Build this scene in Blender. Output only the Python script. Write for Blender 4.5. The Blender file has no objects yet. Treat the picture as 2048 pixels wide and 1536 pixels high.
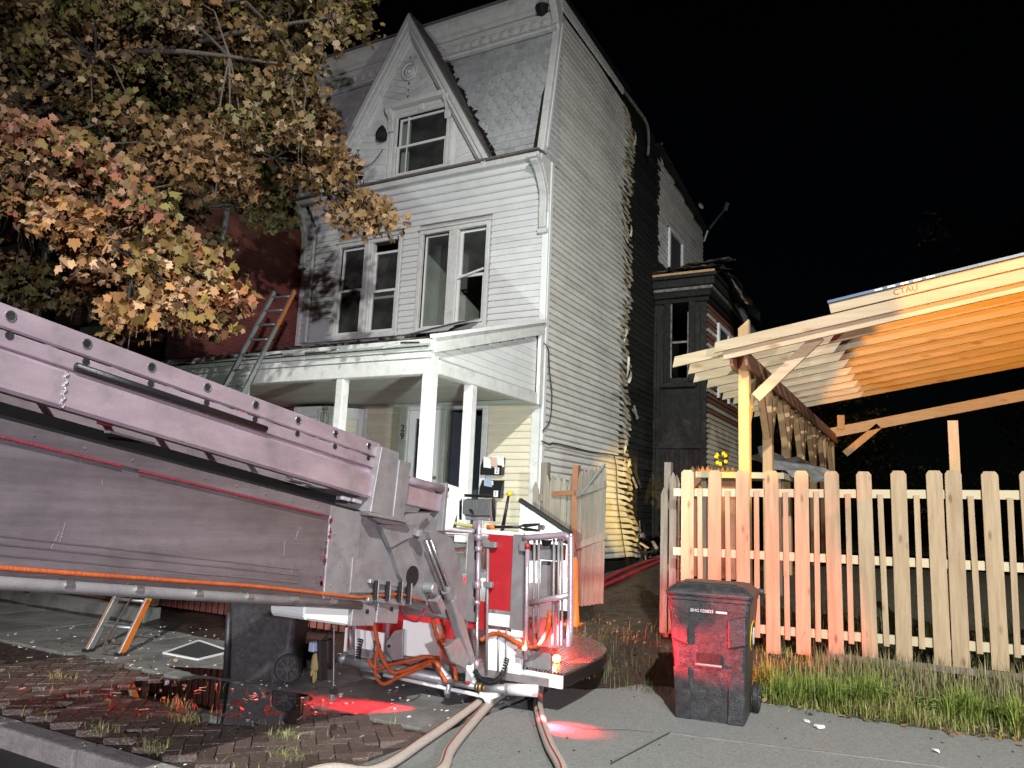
import bpy, math, random
import numpy as np
from mathutils import Vector, Matrix

S = bpy.context.scene
COL = S.collection
random.seed(7)
rng = np.random.default_rng(11)

# ------------------------------------------------------------------ camera
FPX, CX, CY = 1538.0, 1024.0, 768.0
YAW, PITCH, ROLL = (math.radians(a) for a in (29.0, 9.4, 2.5))
EYE = Vector((0, 0, 1.65))
fwd = Vector((-math.sin(YAW)*math.cos(PITCH), math.cos(YAW)*math.cos(PITCH), math.sin(PITCH)))
r0 = fwd.cross(Vector((0, 0, 1))).normalized()
u0 = r0.cross(fwd)
RT = r0*math.cos(ROLL) + u0*math.sin(ROLL)
UP = -r0*math.sin(ROLL) + u0*math.cos(ROLL)
cam = bpy.data.cameras.new('camera')
cam.sensor_width = 36.0
cam.lens = 36.0*FPX/2048.0
cam.clip_start = 0.05
cam.clip_end = 600
camo = bpy.data.objects.new('camera', cam)
COL.objects.link(camo)
camo.matrix_world = Matrix(((RT.x, UP.x, -fwd.x, EYE.x), (RT.y, UP.y, -fwd.y, EYE.y), (RT.z, UP.z, -fwd.z, EYE.z), (0, 0, 0, 1)))
S.camera = camo
S.render.engine = 'CYCLES'
S.cycles.use_denoising = True
S.cycles.max_bounces = 6
S.cycles.diffuse_bounces = 3
S.cycles.glossy_bounces = 3
S.cycles.transparent_max_bounces = 12
S.cycles.sample_clamp_indirect = 4.0
S.cycles.caustics_reflective = False
S.cycles.caustics_refractive = False

# ------------------------------------------------------------------ sky, lights, exposure
w = bpy.data.worlds.new('World')
S.world = w
w.use_nodes = True
wn = w.node_tree.nodes
sky = wn.new('ShaderNodeTexSky')
sky.sky_type = 'NISHITA'
sky.sun_disc = False
sky.sun_elevation = math.radians(25)
sky.sun_rotation = math.radians(150)
wn['Background'].inputs['Strength'].default_value = 0.00022
w.node_tree.links.new(sky.outputs['Color'], wn['Background'].inputs['Color'])

def aim(o, target):
    d = Vector(target) - o.location
    o.rotation_euler = d.to_track_quat('-Z', 'Y').to_euler()

def lamp(name, kind, loc, target, energy, color, radius=0.1, size=60, blend=0.3):
    l = bpy.data.lights.new(name, kind)
    l.energy = energy
    l.color = color
    if kind == 'SUN':
        l.angle = radius
    else:
        l.shadow_soft_size = radius
    if kind == 'SPOT':
        l.spot_size = math.radians(size)
        l.spot_blend = blend
    o = bpy.data.objects.new(name, l)
    COL.objects.link(o)
    o.location = loc
    if target is not None:
        aim(o, target)
    return o

# the moon, all but nothing
lamp('moon', 'SUN', (0, 0, 30), (8, 13, 0), 0.004, (0.8, 0.88, 1.0), math.radians(0.5))
# floodlights of the fire engines standing in the street behind the photographer
lamp('engine_floodlight', 'SPOT', (7.5, -6.5, 3.0), (-5.8, 9.0, 2.1), 8000, (0.95, 0.92, 1.0), 0.12, 54, 0.8)
lamp('engine_floodlight', 'SPOT', (4.5, -6.5, 12.0), (-1.0, 8.0, 0.5), 20000, (0.97, 1.0, 0.93), 0.12, 72, 0.95)
lamp('engine_floodlight', 'SPOT', (-6.8, -5.0, 2.4), (-6.3, 5.5, 0.0), 1500, (1.0, 0.86, 0.92), 0.10, 34, 0.7)  # low fill lamp added to brighten the left ground and bins
lamp('amber_floodlight', 'SPOT', (8.0, -6.0, 5.4), (-5.4, 14.9, 1.9), 48000, (1.0, 0.66, 0.14), 0.05, 6.0, 0.8)
# amber beam of a warning light on the right, caught by the carport rafters
lamp('amber_floodlight', 'SPOT', (5.2, -3.0, 1.0), (1.6, 11.5, 4.85), 17000, (1.0, 0.40, 0.02), 0.05, 18.5, 0.12)

S.view_settings.view_transform = 'Standard'
S.view_settings.look = 'None'
S.view_settings.gamma = 1.0
S.view_settings.use_curve_mapping = False
S.view_settings.exposure = 0.0

# ------------------------------------------------------------------ helpers
def ray(px, py):
    return fwd*FPX + RT*(px-CX) + UP*(CY-py)
def at_y(px, py, Y):
    d = ray(px, py); return EYE + d*((Y-EYE.y)/d.y)
def at_x(px, py, X):
    d = ray(px, py); return EYE + d*((X-EYE.x)/d.x)
def at_z(px, py, Z):
    d = ray(px, py); return EYE + d*((Z-EYE.z)/d.z)
def at_d(px, py, D):
    return EYE + ray(px, py)*(D/FPX)

MATS = {}
def mat(name, col, rough=0.6, metal=0.0, col2=None, scale=6.0, stretch=(1, 1, 1), bump=0.15, bscale=60.0,
        rnd=0.0, dirt=None, dscale=2.0, dlo=0.5, dhi=0.75, spec=0.5, coat=0.0, detail=5.0, rvar=0.0, knots=None):
    m = bpy.data.materials.new(name)
    m.use_nodes = True
    nt = m.node_tree; N = nt.nodes; L = nt.links
    b = N['Principled BSDF']
    tc = N.new('ShaderNodeTexCoord'); oi = N.new('ShaderNodeObjectInfo')
    # every piece gets its own patch of grain
    off = N.new('ShaderNodeVectorMath'); off.operation = 'SCALE'
    cmb = N.new('ShaderNodeCombineXYZ')
    for k in range(3): L.new(oi.outputs['Random'], cmb.inputs[k])
    L.new(cmb.outputs[0], off.inputs[0]); off.inputs['Scale'].default_value = 37.0
    ad = N.new('ShaderNodeVectorMath'); ad.operation = 'ADD'
    L.new(tc.outputs['Object'], ad.inputs[0]); L.new(off.outputs[0], ad.inputs[1])
    mp = N.new('ShaderNodeMapping'); mp.inputs['Scale'].default_value = stretch
    L.new(ad.outputs[0], mp.inputs['Vector'])
    n1 = N.new('ShaderNodeTexNoise'); n1.inputs['Scale'].default_value = scale; n1.inputs['Detail'].default_value = detail
    n1.inputs['Roughness'].default_value = 0.65
    L.new(mp.outputs[0], n1.inputs['Vector'])
    mr = N.new('ShaderNodeMapRange'); mr.inputs[1].default_value = 0.3; mr.inputs[2].default_value = 0.7
    L.new(n1.outputs['Fac'], mr.inputs[0])
    mix = N.new('ShaderNodeMix'); mix.data_type = 'RGBA'
    c2 = col2 if col2 else tuple(c*0.72 for c in col)
    mix.inputs[6].default_value = (*col, 1); mix.inputs[7].default_value = (*c2, 1)
    L.new(mr.outputs[0], mix.inputs[0])
    out = mix.outputs[2]
    if knots:
        v = N.new('ShaderNodeTexVoronoi'); v.inputs['Scale'].default_value = knots[1]
        mk = N.new('ShaderNodeMapping'); mk.inputs['Scale'].default_value = knots[2]
        L.new(ad.outputs[0], mk.inputs['Vector']); L.new(mk.outputs[0], v.inputs['Vector'])
        kr = N.new('ShaderNodeMapRange'); kr.inputs[1].default_value = 0.05; kr.inputs[2].default_value = 0.17
        kr.inputs[3].default_value = 0.85; kr.inputs[4].default_value = 0.0
        L.new(v.outputs['Distance'], kr.inputs[0])
        mx = N.new('ShaderNodeMix'); mx.data_type = 'RGBA'
        L.new(kr.outputs[0], mx.inputs[0]); L.new(out, mx.inputs[6]); mx.inputs[7].default_value = (*knots[0], 1)
        out = mx.outputs[2]
    if dirt:
        n2 = N.new('ShaderNodeTexNoise'); n2.inputs['Scale'].default_value = dscale; n2.inputs['Detail'].default_value = 6
        n2.inputs['Roughness'].default_value = 0.7
        L.new(ad.outputs[0] if dirt[1] else tc.outputs['Object'], n2.inputs['Vector'])
        d2 = N.new('ShaderNodeMapRange'); d2.inputs[1].default_value = dlo; d2.inputs[2].default_value = dhi
        d2.inputs[4].default_value = dirt[2] if len(dirt) > 2 else 0.8
        L.new(n2.outputs['Fac'], d2.inputs[0])
        mx = N.new('ShaderNodeMix'); mx.data_type = 'RGBA'
        L.new(d2.outputs[0], mx.inputs[0]); L.new(out, mx.inputs[6]); mx.inputs[7].default_value = (*dirt[0], 1)
        out = mx.outputs[2]
    if rnd:
        hs = N.new('ShaderNodeHueSaturation')
        rr = N.new('ShaderNodeMapRange'); rr.inputs[3].default_value = 1-rnd; rr.inputs[4].default_value = 1+rnd*0.6
        L.new(oi.outputs['Random'], rr.inputs[0]); L.new(rr.outputs[0], hs.inputs['Value'])
        L.new(out, hs.inputs['Color']); out = hs.outputs[0]
    L.new(out, b.inputs['Base Color'])
    b.inputs['Roughness'].default_value = rough
    b.inputs['Metallic'].default_value = metal
    b.inputs['Specular IOR Level'].default_value = spec
    b.inputs['Coat Weight'].default_value = coat
    if rvar:
        r2 = N.new('ShaderNodeMapRange'); r2.inputs[1].default_value = 0.3; r2.inputs[2].default_value = 0.7
        r2.inputs[3].default_value = max(0.03, rough-rvar); r2.inputs[4].default_value = min(1, rough+rvar)
        L.new(n1.outputs['Fac'], r2.inputs[0]); L.new(r2.outputs[0], b.inputs['Roughness'])
    if bump:
        n3 = N.new('ShaderNodeTexNoise'); n3.inputs['Scale'].default_value = bscale; n3.inputs['Detail'].default_value = 4
        L.new(mp.outputs[0], n3.inputs['Vector'])
        bp = N.new('ShaderNodeBump'); bp.inputs['Strength'].default_value = bump; bp.inputs['Distance'].default_value = 0.02
        L.new(n3.outputs['Fac'], bp.inputs['Height']); L.new(bp.outputs[0], b.inputs['Normal'])
    MATS[name] = m
    return m

def glass(name, tint=(0.9, 0.95, 0.93), refl=0.12):
    m = bpy.data.materials.new(name); m.use_nodes = True
    nt = m.node_tree; N = nt.nodes; L = nt.links
    N.remove(N['Principled BSDF'])
    t = N.new('ShaderNodeBsdfTransparent'); t.inputs[0].default_value = (*tint, 1)
    g = N.new('ShaderNodeBsdfGlossy'); g.inputs['Roughness'].default_value = 0.03
    f = N.new('ShaderNodeFresnel'); f.inputs[0].default_value = 1.5
    a = N.new('ShaderNodeMath'); a.operation = 'ADD'; a.inputs[1].default_value = refl*0.3
    x = N.new('ShaderNodeMixShader')
    L.new(f.outputs[0], a.inputs[0]); L.new(a.outputs[0], x.inputs[0]); L.new(t.outputs[0], x.inputs[1]); L.new(g.outputs[0], x.inputs[2])
    # grey haze mixed into the pane, standing for dimly lit rooms behind
    d = N.new('ShaderNodeBsdfDiffuse'); d.inputs[0].default_value = (0.42, 0.43, 0.42, 1)
    tc = N.new('ShaderNodeTexCoord'); nz = N.new('ShaderNodeTexNoise'); nz.inputs['Scale'].default_value = 2.5; nz.inputs['Detail'].default_value = 5
    L.new(tc.outputs['Object'], nz.inputs['Vector'])
    mr = N.new('ShaderNodeMapRange'); mr.inputs[1].default_value = 0.35; mr.inputs[2].default_value = 0.7; mr.inputs[3].default_value = 0.03; mr.inputs[4].default_value = 0.12
    L.new(nz.outputs['Fac'], mr.inputs[0])
    x2 = N.new('ShaderNodeMixShader'); L.new(mr.outputs[0], x2.inputs[0]); L.new(x.outputs[0], x2.inputs[1]); L.new(d.outputs[0], x2.inputs[2])
    L.new(x2.outputs[0], N['Material Output'].inputs[0])
    MATS[name] = m
    return m

def emit(name, col, strength):
    m = bpy.data.materials.new(name); m.use_nodes = True
    b = m.node_tree.nodes['Principled BSDF']
    b.inputs['Base Color'].default_value = (*col, 1)
    b.inputs['Emission Color'].default_value = (*col, 1); b.inputs['Emission Strength'].default_value = strength
    MATS[name] = m
    return m

ORG = {}          # world origin of every object that parents others
def V3(p): return Vector(p)

class MB:
    def __init__(s): s.v = []; s.f = []
    def add(s, vs, fs):
        n = len(s.v)
        s.v += [tuple(p) for p in vs]; s.f += [tuple(i+n for i in f) for f in fs]
        return s
    def box(s, x0, x1, y0, y1, z0, z1):
        return s.add([(x0, y0, z0), (x1, y0, z0), (x1, y1, z0), (x0, y1, z0), (x0, y0, z1), (x1, y0, z1), (x1, y1, z1), (x0, y1, z1)],
                     [(0, 3, 2, 1), (4, 5, 6, 7), (0, 1, 5, 4), (1, 2, 6, 5), (2, 3, 7, 6), (3, 0, 4, 7)])
    def bar(s, p, q, wd, ht, up=(0, 0, 1)):
        p = V3(p); q = V3(q); d = (q-p).normalized()
        sx = d.cross(V3(up))
        if sx.length < 1e-4: sx = d.cross(V3((1, 0, 0)))
        sx.normalize(); sy = sx.cross(d).normalized()
        a = sx*(wd/2); b = sy*(ht/2)
        return s.add([p-a-b, p+a-b, p+a+b, p-a+b, q-a-b, q+a-b, q+a+b, q-a+b],
                     [(0, 3, 2, 1), (4, 5, 6, 7), (0, 1, 5, 4), (1, 2, 6, 5), (2, 3, 7, 6), (3, 0, 4, 7)])
    def tube(s, pts, r, n=8, cap=True):
        pts = [V3(p) for p in pts]
        rs = r if isinstance(r, (list, tuple)) else [r]*len(pts)
        vs = []; fs = []
        prev = None
        for i, p in enumerate(pts):
            d = (pts[min(i+1, len(pts)-1)] - pts[max(i-1, 0)])
            if d.length < 1e-7: d = Vector((0, 0, 1))
            d.normalize()
            a = prev if prev is not None else (Vector((0, 0, 1)) if abs(d.z) < 0.9 else Vector((1, 0, 0)))
            sx = d.cross(a) if prev is None else None
            if prev is None:
                sx.normalize()
            else:
                sx = prev - d*prev.dot(d)
                if sx.length < 1e-5: sx = d.cross(Vector((0, 0, 1)))
                sx.normalize()
            prev = sx
            sy = d.cross(sx)
            for k in range(n):
                t = 2*math.pi*k/n
                vs.append(p + sx*(math.cos(t)*rs[i]) + sy*(math.sin(t)*rs[i]))
        for i in range(len(pts)-1):
            for k in range(n):
                a = i*n+k; b = i*n+(k+1) % n
                fs.append((a, b, b+n, a+n))
        if cap:
            fs.append(tuple(reversed(range(n)))); fs.append(tuple(range((len(pts)-1)*n, len(pts)*n)))
        return s.add(vs, fs)
    def prism(s, poly, off):
        o = V3(off); n = len(poly); P = [V3(p) for p in poly]
        return s.add(P + [p+o for p in P], [tuple(reversed(range(n))), tuple(range(n, 2*n))] +
                     [(i, (i+1) % n, (i+1) % n+n, i+n) for i in range(n)])
    def disc(s, c, axis, r, h, n=16, r2=None):
        c = V3(c); a = V3(axis).normalized()
        return s.tube([c-a*(h/2), c+a*(h/2)], [r, r2 if r2 is not None else r], n)
    def ring(s, c, axis, R, r, n=20, m=6, a0=0, a1=2*math.pi):
        c = V3(c); a = V3(axis).normalized()
        sx = a.orthogonal().normalized(); sy = a.cross(sx)
        full = abs(a1-a0-2*math.pi) < 1e-6
        k = n if full else n+1
        pts = [c + sx*(R*math.cos(a0+(a1-a0)*i/n)) + sy*(R*math.sin(a0+(a1-a0)*i/n)) for i in range(k)]
        if not full: return s.tube(pts, r, m)
        vs = []; fs = []
        for i, p in enumerate(pts):
            o = (p-c).normalized()
            for j in range(m):
                t = 2*math.pi*j/m
                vs.append(p + o*(r*math.cos(t)) + a*(r*math.sin(t)))
        for i in range(n):
            for j in range(m):
                A = i*m+j; B = i*m+(j+1) % m; C_ = ((i+1) % n)*m+(j+1) % m; D = ((i+1) % n)*m+j
                fs.append((A, D, C_, B))
        return s.add(vs, fs)
    def lathe(s, c, prof, n=20):
        c = V3(c); vs = []; fs = []
        for r, z in prof:
            for k in range(n):
                t = 2*math.pi*k/n
                vs.append((c.x+r*math.cos(t), c.y+r*math.sin(t), c.z+z))
        for i in range(len(prof)-1):
            for k in range(n):
                a = i*n+k; b = i*n+(k+1) % n
                fs.append((a, b, b+n, a+n))
        fs.append(tuple(reversed(range(n)))); fs.append(tuple(range((len(prof)-1)*n, len(prof)*n)))
        return s.add(vs, fs)
    def sphere(s, c, r, n=12, m=8):
        pr = []
        for i in range(m+1):
            t = -math.pi/2 + math.pi*i/m
            pr.append((max(1e-4, r*math.cos(t)), r*math.sin(t)))
        return s.lathe(c, pr, n)
    def build(s, name, m, parent=None, bevel=0.0, smooth=False, org=None, seg=1):
        a = np.array(s.v)
        c = Vector(org) if org is not None else Vector((a.min(0)+a.max(0))/2)
        me = bpy.data.meshes.new(name)
        me.from_pydata([(x-c.x, y-c.y, z-c.z) for x, y, z in s.v], [], s.f)
        me.materials.append(MATS[m] if isinstance(m, str) else m)
        if smooth:
            me.polygons.foreach_set('use_smooth', [True]*len(me.polygons))
        return link(name, me, c, parent, bevel, seg, smooth)

def link(name, me, c, parent=None, bevel=0.0, seg=1, smooth=False):
    o = bpy.data.objects.new(name, me)
    COL.objects.link(o)
    c = Vector(c)
    if parent is not None:
        o.parent = parent
        o.location = c - ORG[parent.name]
    else:
        o.location = c
    ORG[o.name] = c
    if bevel:
        md = o.modifiers.new('bevel', 'BEVEL'); md.width = bevel; md.segments = seg; md.limit_method = 'ANGLE'; md.angle_limit = math.radians(40)
    return o

def copy(o, name, c, parent=None, rot=None, scale=None):
    n = bpy.data.objects.new(name, o.data)
    COL.objects.link(n)
    c = Vector(c)
    if parent is not None:
        n.parent = parent; n.location = c - ORG[parent.name]
    else:
        n.location = c
    ORG[n.name] = c
    if rot is not None: n.rotation_euler = rot
    if scale is not None: n.scale = scale
    return n

def thing(name, label, cat, loc, group=None):
    o = bpy.data.objects.new(name, None); COL.objects.link(o)
    o.location = loc; ORG[o.name] = Vector(loc); o.empty_display_size = 0.2
    return tag(o, label, cat, group)
def tag(o, label, cat, group=None):
    o['label'] = label; o['category'] = cat
    if group: o['group'] = group
    return o
def structure(o): o['kind'] = 'structure'; return o
def stuff(o, label=None, cat=None):
    o['kind'] = 'stuff'
    if label: o['label'] = label
    if cat: o['category'] = cat
    return o

def text(name, body, m, c, xdir, ydir, size, parent=None, depth=0.002):
    cu = bpy.data.curves.new(name, 'FONT'); cu.body = body; cu.size = size; cu.extrude = depth
    cu.align_x = 'CENTER'; cu.align_y = 'CENTER'
    t = bpy.data.objects.new(name, cu); COL.objects.link(t)
    bpy.context.view_layer.update()
    me = bpy.data.meshes.new_from_object(t.evaluated_get(bpy.context.evaluated_depsgraph_get()))
    bpy.data.objects.remove(t); bpy.data.curves.remove(cu)
    me.materials.clear(); me.materials.append(MATS[m])
    X = V3(xdir).normalized(); Y = V3(ydir).normalized(); Z = X.cross(Y)
    for v in me.vertices:
        v.co = X*v.co.x + Y*v.co.y + Z*v.co.z
    return link(name, me, c, parent)

def free(lo, hi, cuts):
    """the stretches of [lo,hi] that the cut intervals leave over"""
    out = []; cur = lo
    for a, b in sorted(cuts):
        if b <= cur or a >= hi: continue
        if a > cur: out.append((cur, a))
        cur = max(cur, b)
    if cur < hi: out.append((cur, hi))
    return [(a, b) for a, b in out if b-a > 0.015]

def jit(a): return random.uniform(-a, a)
def lerp(a, b, t): return a+(b-a)*t
def sstep(a, b, x):
    t = min(1, max(0, (x-a)/(b-a))); return t*t*(3-2*t)
def spline(pts, k=6):
    P = [V3(p) for p in pts]; out = []
    for i in range(len(P)-1):
        p0 = P[max(i-1, 0)]; p1 = P[i]; p2 = P[i+1]; p3 = P[min(i+2, len(P)-1)]
        for j in range(k):
            t = j/k
            out.append(0.5*((2*p1) + (p2-p0)*t + (2*p0-5*p1+4*p2-p3)*t*t + (3*p1-p0-3*p2+p3)*t*t*t))
    out.append(P[-1]); return out

# ------------------------------------------------------------------ materials
mat('white_siding', (0.70, 0.70, 0.70), 0.45, col2=(0.62, 0.62, 0.62), scale=3, bump=0.12, bscale=30, rnd=0.05, dirt=((0.36, 0.34, 0.32), True, 0.4), dscale=1.6, dlo=0.52, dhi=0.8)
mat('side_siding', (0.74, 0.73, 0.68), 0.45, col2=(0.62, 0.60, 0.55), scale=2.5, bump=0.15, bscale=30, rnd=0.08, dirt=((0.26, 0.22, 0.17), True, 0.5), dscale=1.1, dlo=0.5, dhi=0.85)
mat('cream_siding', (0.66, 0.60, 0.47), 0.45, col2=(0.58, 0.52, 0.40), scale=3, bump=0.1, bscale=30, rnd=0.04)
mat('white_paint', (0.66, 0.65, 0.64), 0.5, col2=(0.54, 0.53, 0.51), scale=7, bump=0.3, bscale=35, dirt=((0.28, 0.25, 0.22), True, 0.6), dscale=5, dlo=0.55, dhi=0.75)
mat('clean_white', (0.80, 0.80, 0.80), 0.4, col2=(0.74, 0.74, 0.74), bump=0.05)
mat('vinyl_frame', (0.74, 0.73, 0.72), 0.35, col2=(0.66, 0.65, 0.63), bump=0.05)
mat('grey_shingle', (0.46, 0.46, 0.47), 0.75, col2=(0.36, 0.36, 0.37), scale=10, bump=0.4, bscale=50, rnd=0.12, dirt=((0.2, 0.2, 0.2), True, 0.6), dscale=6)
mat('roof_slate', (0.10, 0.09, 0.09), 0.8, col2=(0.17, 0.15, 0.14), scale=12, bump=0.6, bscale=30, rnd=0.3)
mat('charred', (0.010, 0.010, 0.010), 0.7, col2=(0.030, 0.029, 0.028), scale=9, spec=0.25, bump=1.0, bscale=22, rnd=0.3, dirt=((0.07, 0.066, 0.062), True, 0.4), dscale=9, dlo=0.66, dhi=0.82)
mat('charred_dark', (0.008, 0.008, 0.008), 0.8, bump=0.8, bscale=20)
mat('ash_wood', (0.30, 0.27, 0.24), 0.8, col2=(0.06, 0.055, 0.05), scale=12, bump=0.6)
mat('melted', (0.56, 0.53, 0.42), 0.4, col2=(0.36, 0.30, 0.18), scale=6, bump=0.3, bscale=14, dirt=((0.06, 0.05, 0.04), True, 0.85), dscale=5, dlo=0.5, dhi=0.7)
mat('tar_roof', (0.030, 0.029, 0.030), 0.65, col2=(0.06, 0.058, 0.06), scale=14, bump=0.8, bscale=40, dirt=((0.16, 0.15, 0.15), False, 0.6), dscale=7, dlo=0.6, dhi=0.75)
mat('beadboard', (0.62, 0.58, 0.54), 0.6, col2=(0.48, 0.44, 0.40), scale=8, bump=0.2, rnd=0.08)
mat('room_wall', (0.55, 0.55, 0.50), 0.9, col2=(0.40, 0.39, 0.36), scale=1.5, bump=0.0, dirt=((0.16, 0.16, 0.15), False, 0.6), dscale=1.2, dlo=0.45, dhi=0.7)
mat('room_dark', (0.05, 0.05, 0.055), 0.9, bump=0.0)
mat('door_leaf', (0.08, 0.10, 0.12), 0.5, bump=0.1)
glass('pane_glass')
mat('black_plastic', (0.022, 0.022, 0.024), 0.38, col2=(0.034, 0.034, 0.036), scale=20, bump=0.2, bscale=120, dirt=((0.11, 0.11, 0.11), False, 0.7), dscale=9, dlo=0.58, dhi=0.8, rvar=0.1)
mat('scuffed_plastic', (0.020, 0.020, 0.022), 0.42, col2=(0.042, 0.043, 0.046), scale=16, bump=0.35, bscale=90, dirt=((0.13, 0.135, 0.14), False, 0.6), dscale=22, dlo=0.55, dhi=0.75, rvar=0.12)
mat('rubber', (0.015, 0.015, 0.016), 0.6, bump=0.2)
mat('black_metal', (0.02, 0.02, 0.021), 0.4, 0.3, bump=0.1)
mat('steel_pink', (0.70, 0.55, 0.64), 0.28, 0.55, col2=(0.40, 0.31, 0.365), scale=3, stretch=(1, 0.6, 1.5), bump=0.10, bscale=120, dirt=((0.24, 0.22, 0.23), False, 0.6), dscale=4, dlo=0.5, dhi=0.75, rvar=0.1)  # pink of the reflected red light is put into the steel colour
mat('boom_steel', (0.20, 0.165, 0.19), 0.25, 0.65, col2=(0.37, 0.315, 0.36), scale=2.0, stretch=(1, 0.22, 3.5), bump=0.10, bscale=60, dirt=((0.15, 0.13, 0.14), False, 0.6), dscale=3, dlo=0.45, dhi=0.7, rvar=0.12)  # pinkish cast of reflected light mixed into the base colour
mat('grey_steel', (0.30, 0.28, 0.29), 0.45, 0.25, col2=(0.20, 0.19, 0.20), scale=5, bump=0.15, bscale=80, dirt=((0.09, 0.08, 0.08), False, 0.5), dscale=6, rvar=0.1)
mat('bright_steel', (0.62, 0.62, 0.63), 0.28, 0.9, col2=(0.5, 0.5, 0.5), bump=0.05, rvar=0.1)
mat('weld', (0.55, 0.52, 0.53), 0.5, 0.7, scale=40, bump=1.0, bscale=90)
mat('red_paint', (0.42, 0.022, 0.030), 0.35, col2=(0.36, 0.018, 0.024), bump=0.05, coat=0.3)
mat('red_wear', (0.25, 0.015, 0.03), 0.6, col2=(0.12, 0.02, 0.03), scale=30, bump=0.3)
mat('reflect_white', (0.86, 0.88, 0.86), 0.3, col2=(0.82, 0.84, 0.82), bump=0.03)
mat('orange_hose', (0.50, 0.105, 0.020), 0.55, col2=(0.34, 0.06, 0.015), scale=10, bump=0.4, bscale=60)
mat('orange_paint', (0.75, 0.20, 0.03), 0.5, bump=0.1)
mat('yellow_paint', (0.80, 0.60, 0.02), 0.4, bump=0.05)
mat('yellow_rope', (0.60, 0.55, 0.15), 0.8, scale=60, bump=0.8, bscale=80)
mat('galvanised', (0.40, 0.42, 0.43), 0.45, 0.6, col2=(0.3, 0.31, 0.32), scale=12, bump=0.1)
mat('aluminium', (0.50, 0.52, 0.52), 0.4, 0.7, col2=(0.38, 0.40, 0.40), bump=0.1, rnd=0.05)
mat('fence_wood', (0.46, 0.345, 0.22), 0.75, col2=(0.33, 0.225, 0.13), scale=2.2, stretch=(12, 6, 0.9), bump=0.25, bscale=14, rnd=0.10, knots=((0.16, 0.085, 0.04), 3.0, (2.4, 1, 0.9)))
mat('rail_wood', (0.50, 0.43, 0.30), 0.75, col2=(0.50, 0.42, 0.27), scale=2.2, stretch=(0.9, 6, 12), bump=0.2, bscale=14, rnd=0.08)
mat('rafter_wood', (0.50, 0.40, 0.28), 0.7, col2=(0.40, 0.29, 0.18), scale=2.0, stretch=(0.7, 6, 10), bump=0.2, bscale=12, rnd=0.12, knots=((0.28, 0.16, 0.07), 2.2, (0.7, 1, 1.9)))
mat('post_wood', (0.52, 0.34, 0.18), 0.7, col2=(0.42, 0.25, 0.12), scale=2.0, stretch=(10, 10, 0.8), bump=0.2, bscale=12, rnd=0.12, knots=((0.25, 0.12, 0.05), 2.6, (1.6, 1.6, 0.6)))
mat('beam_wood', (0.34, 0.17, 0.10), 0.7, col2=(0.26, 0.12, 0.07), scale=2.0, stretch=(10, 0.7, 10), bump=0.2, rnd=0.1)
mat('old_wood', (0.25, 0.21, 0.175), 0.85, col2=(0.14, 0.115, 0.095), scale=2.5, stretch=(14, 6, 0.8), bump=0.5, bscale=14, rnd=0.18)
mat('brown_wood', (0.24, 0.10, 0.05), 0.8, bump=0.3)
mat('blue_edge', (0.10, 0.16, 0.26), 0.4, bump=0.05)
mat('skirt_wood', (0.26, 0.09, 0.075), 0.7, col2=(0.2, 0.06, 0.05), scale=3, stretch=(8, 4, 0.8), bump=0.2, rnd=0.15)
mat('concrete', (0.26, 0.25, 0.245), 0.50, col2=(0.19, 0.185, 0.18), scale=5, bump=0.5, bscale=90, rnd=0.06, dirt=((0.075, 0.07, 0.07), False, 0.75), dscale=1.5, dlo=0.45, dhi=0.65, rvar=0.25)
mat('asphalt', (0.36, 0.37, 0.365), 0.85, col2=(0.22, 0.224, 0.22), scale=55, bump=1.0, bscale=130, dirt=((0.15, 0.15, 0.148), False, 0.75), dscale=28, dlo=0.56, dhi=0.72)
mat('road', (0.06, 0.06, 0.062), 0.8, bump=0.6, bscale=120)
mat('kerb_stone', (0.34, 0.33, 0.32), 0.8, col2=(0.24, 0.235, 0.23), scale=18, bump=0.7, bscale=60, dirt=((0.10, 0.10, 0.10), False, 0.6), dscale=6)
mat('paver', (0.135, 0.092, 0.080), 0.28, col2=(0.090, 0.066, 0.058), scale=12, bump=0.5, bscale=70, rnd=0.35, dirt=((0.22, 0.19, 0.18), False, 0.5), dscale=14, dlo=0.6, dhi=0.8, rvar=0.15)
mat('wet_soil', (0.055, 0.040, 0.034), 0.40, col2=(0.028, 0.02, 0.018), scale=5, bump=1.0, bscale=30, dirt=((0.12, 0.09, 0.07), False, 0.6), dscale=11, dlo=0.58, dhi=0.75, rvar=0.2)
mat('yard_soil', (0.060, 0.055, 0.032), 0.9, col2=(0.040, 0.034, 0.022), scale=8, bump=0.9, bscale=40)
mat('mailbox_black', (0.015, 0.015, 0.016), 0.35, bump=0.05)
mat('paper', (0.78, 0.78, 0.77), 0.7, bump=0.1)
mat('paper_blue', (0.35, 0.42, 0.58), 0.7, bump=0.0)
mat('paper_red', (0.6, 0.40, 0.34), 0.7, bump=0.0)
mat('hose_jacket', (0.52, 0.45, 0.40), 0.8, col2=(0.40, 0.34, 0.30), scale=50, bump=0.5, bscale=150)
mat('hose_stripe', (0.32, 0.02, 0.03), 0.7, bump=0.3, bscale=150)
mat('cable_black', (0.012, 0.012, 0.012), 0.5, bump=0.0)
mat('mesh_screen', (0.05, 0.05, 0.055), 0.7, bump=0.4, bscale=300)
mat('glove_tan', (0.42, 0.32, 0.13), 0.85, bump=0.4)
mat('bark', (0.11, 0.085, 0.07), 0.9, col2=(0.07, 0.055, 0.045), scale=10, stretch=(3, 3, 0.6), bump=1.0, bscale=20)
mat('brass', (0.35, 0.25, 0.12), 0.4, 0.8, bump=0.1)
emit('red_lamp', (1.0, 0.10, 0.02), 60)
emit('flood_lens', (0.92, 1.0, 0.95), 30)

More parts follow.
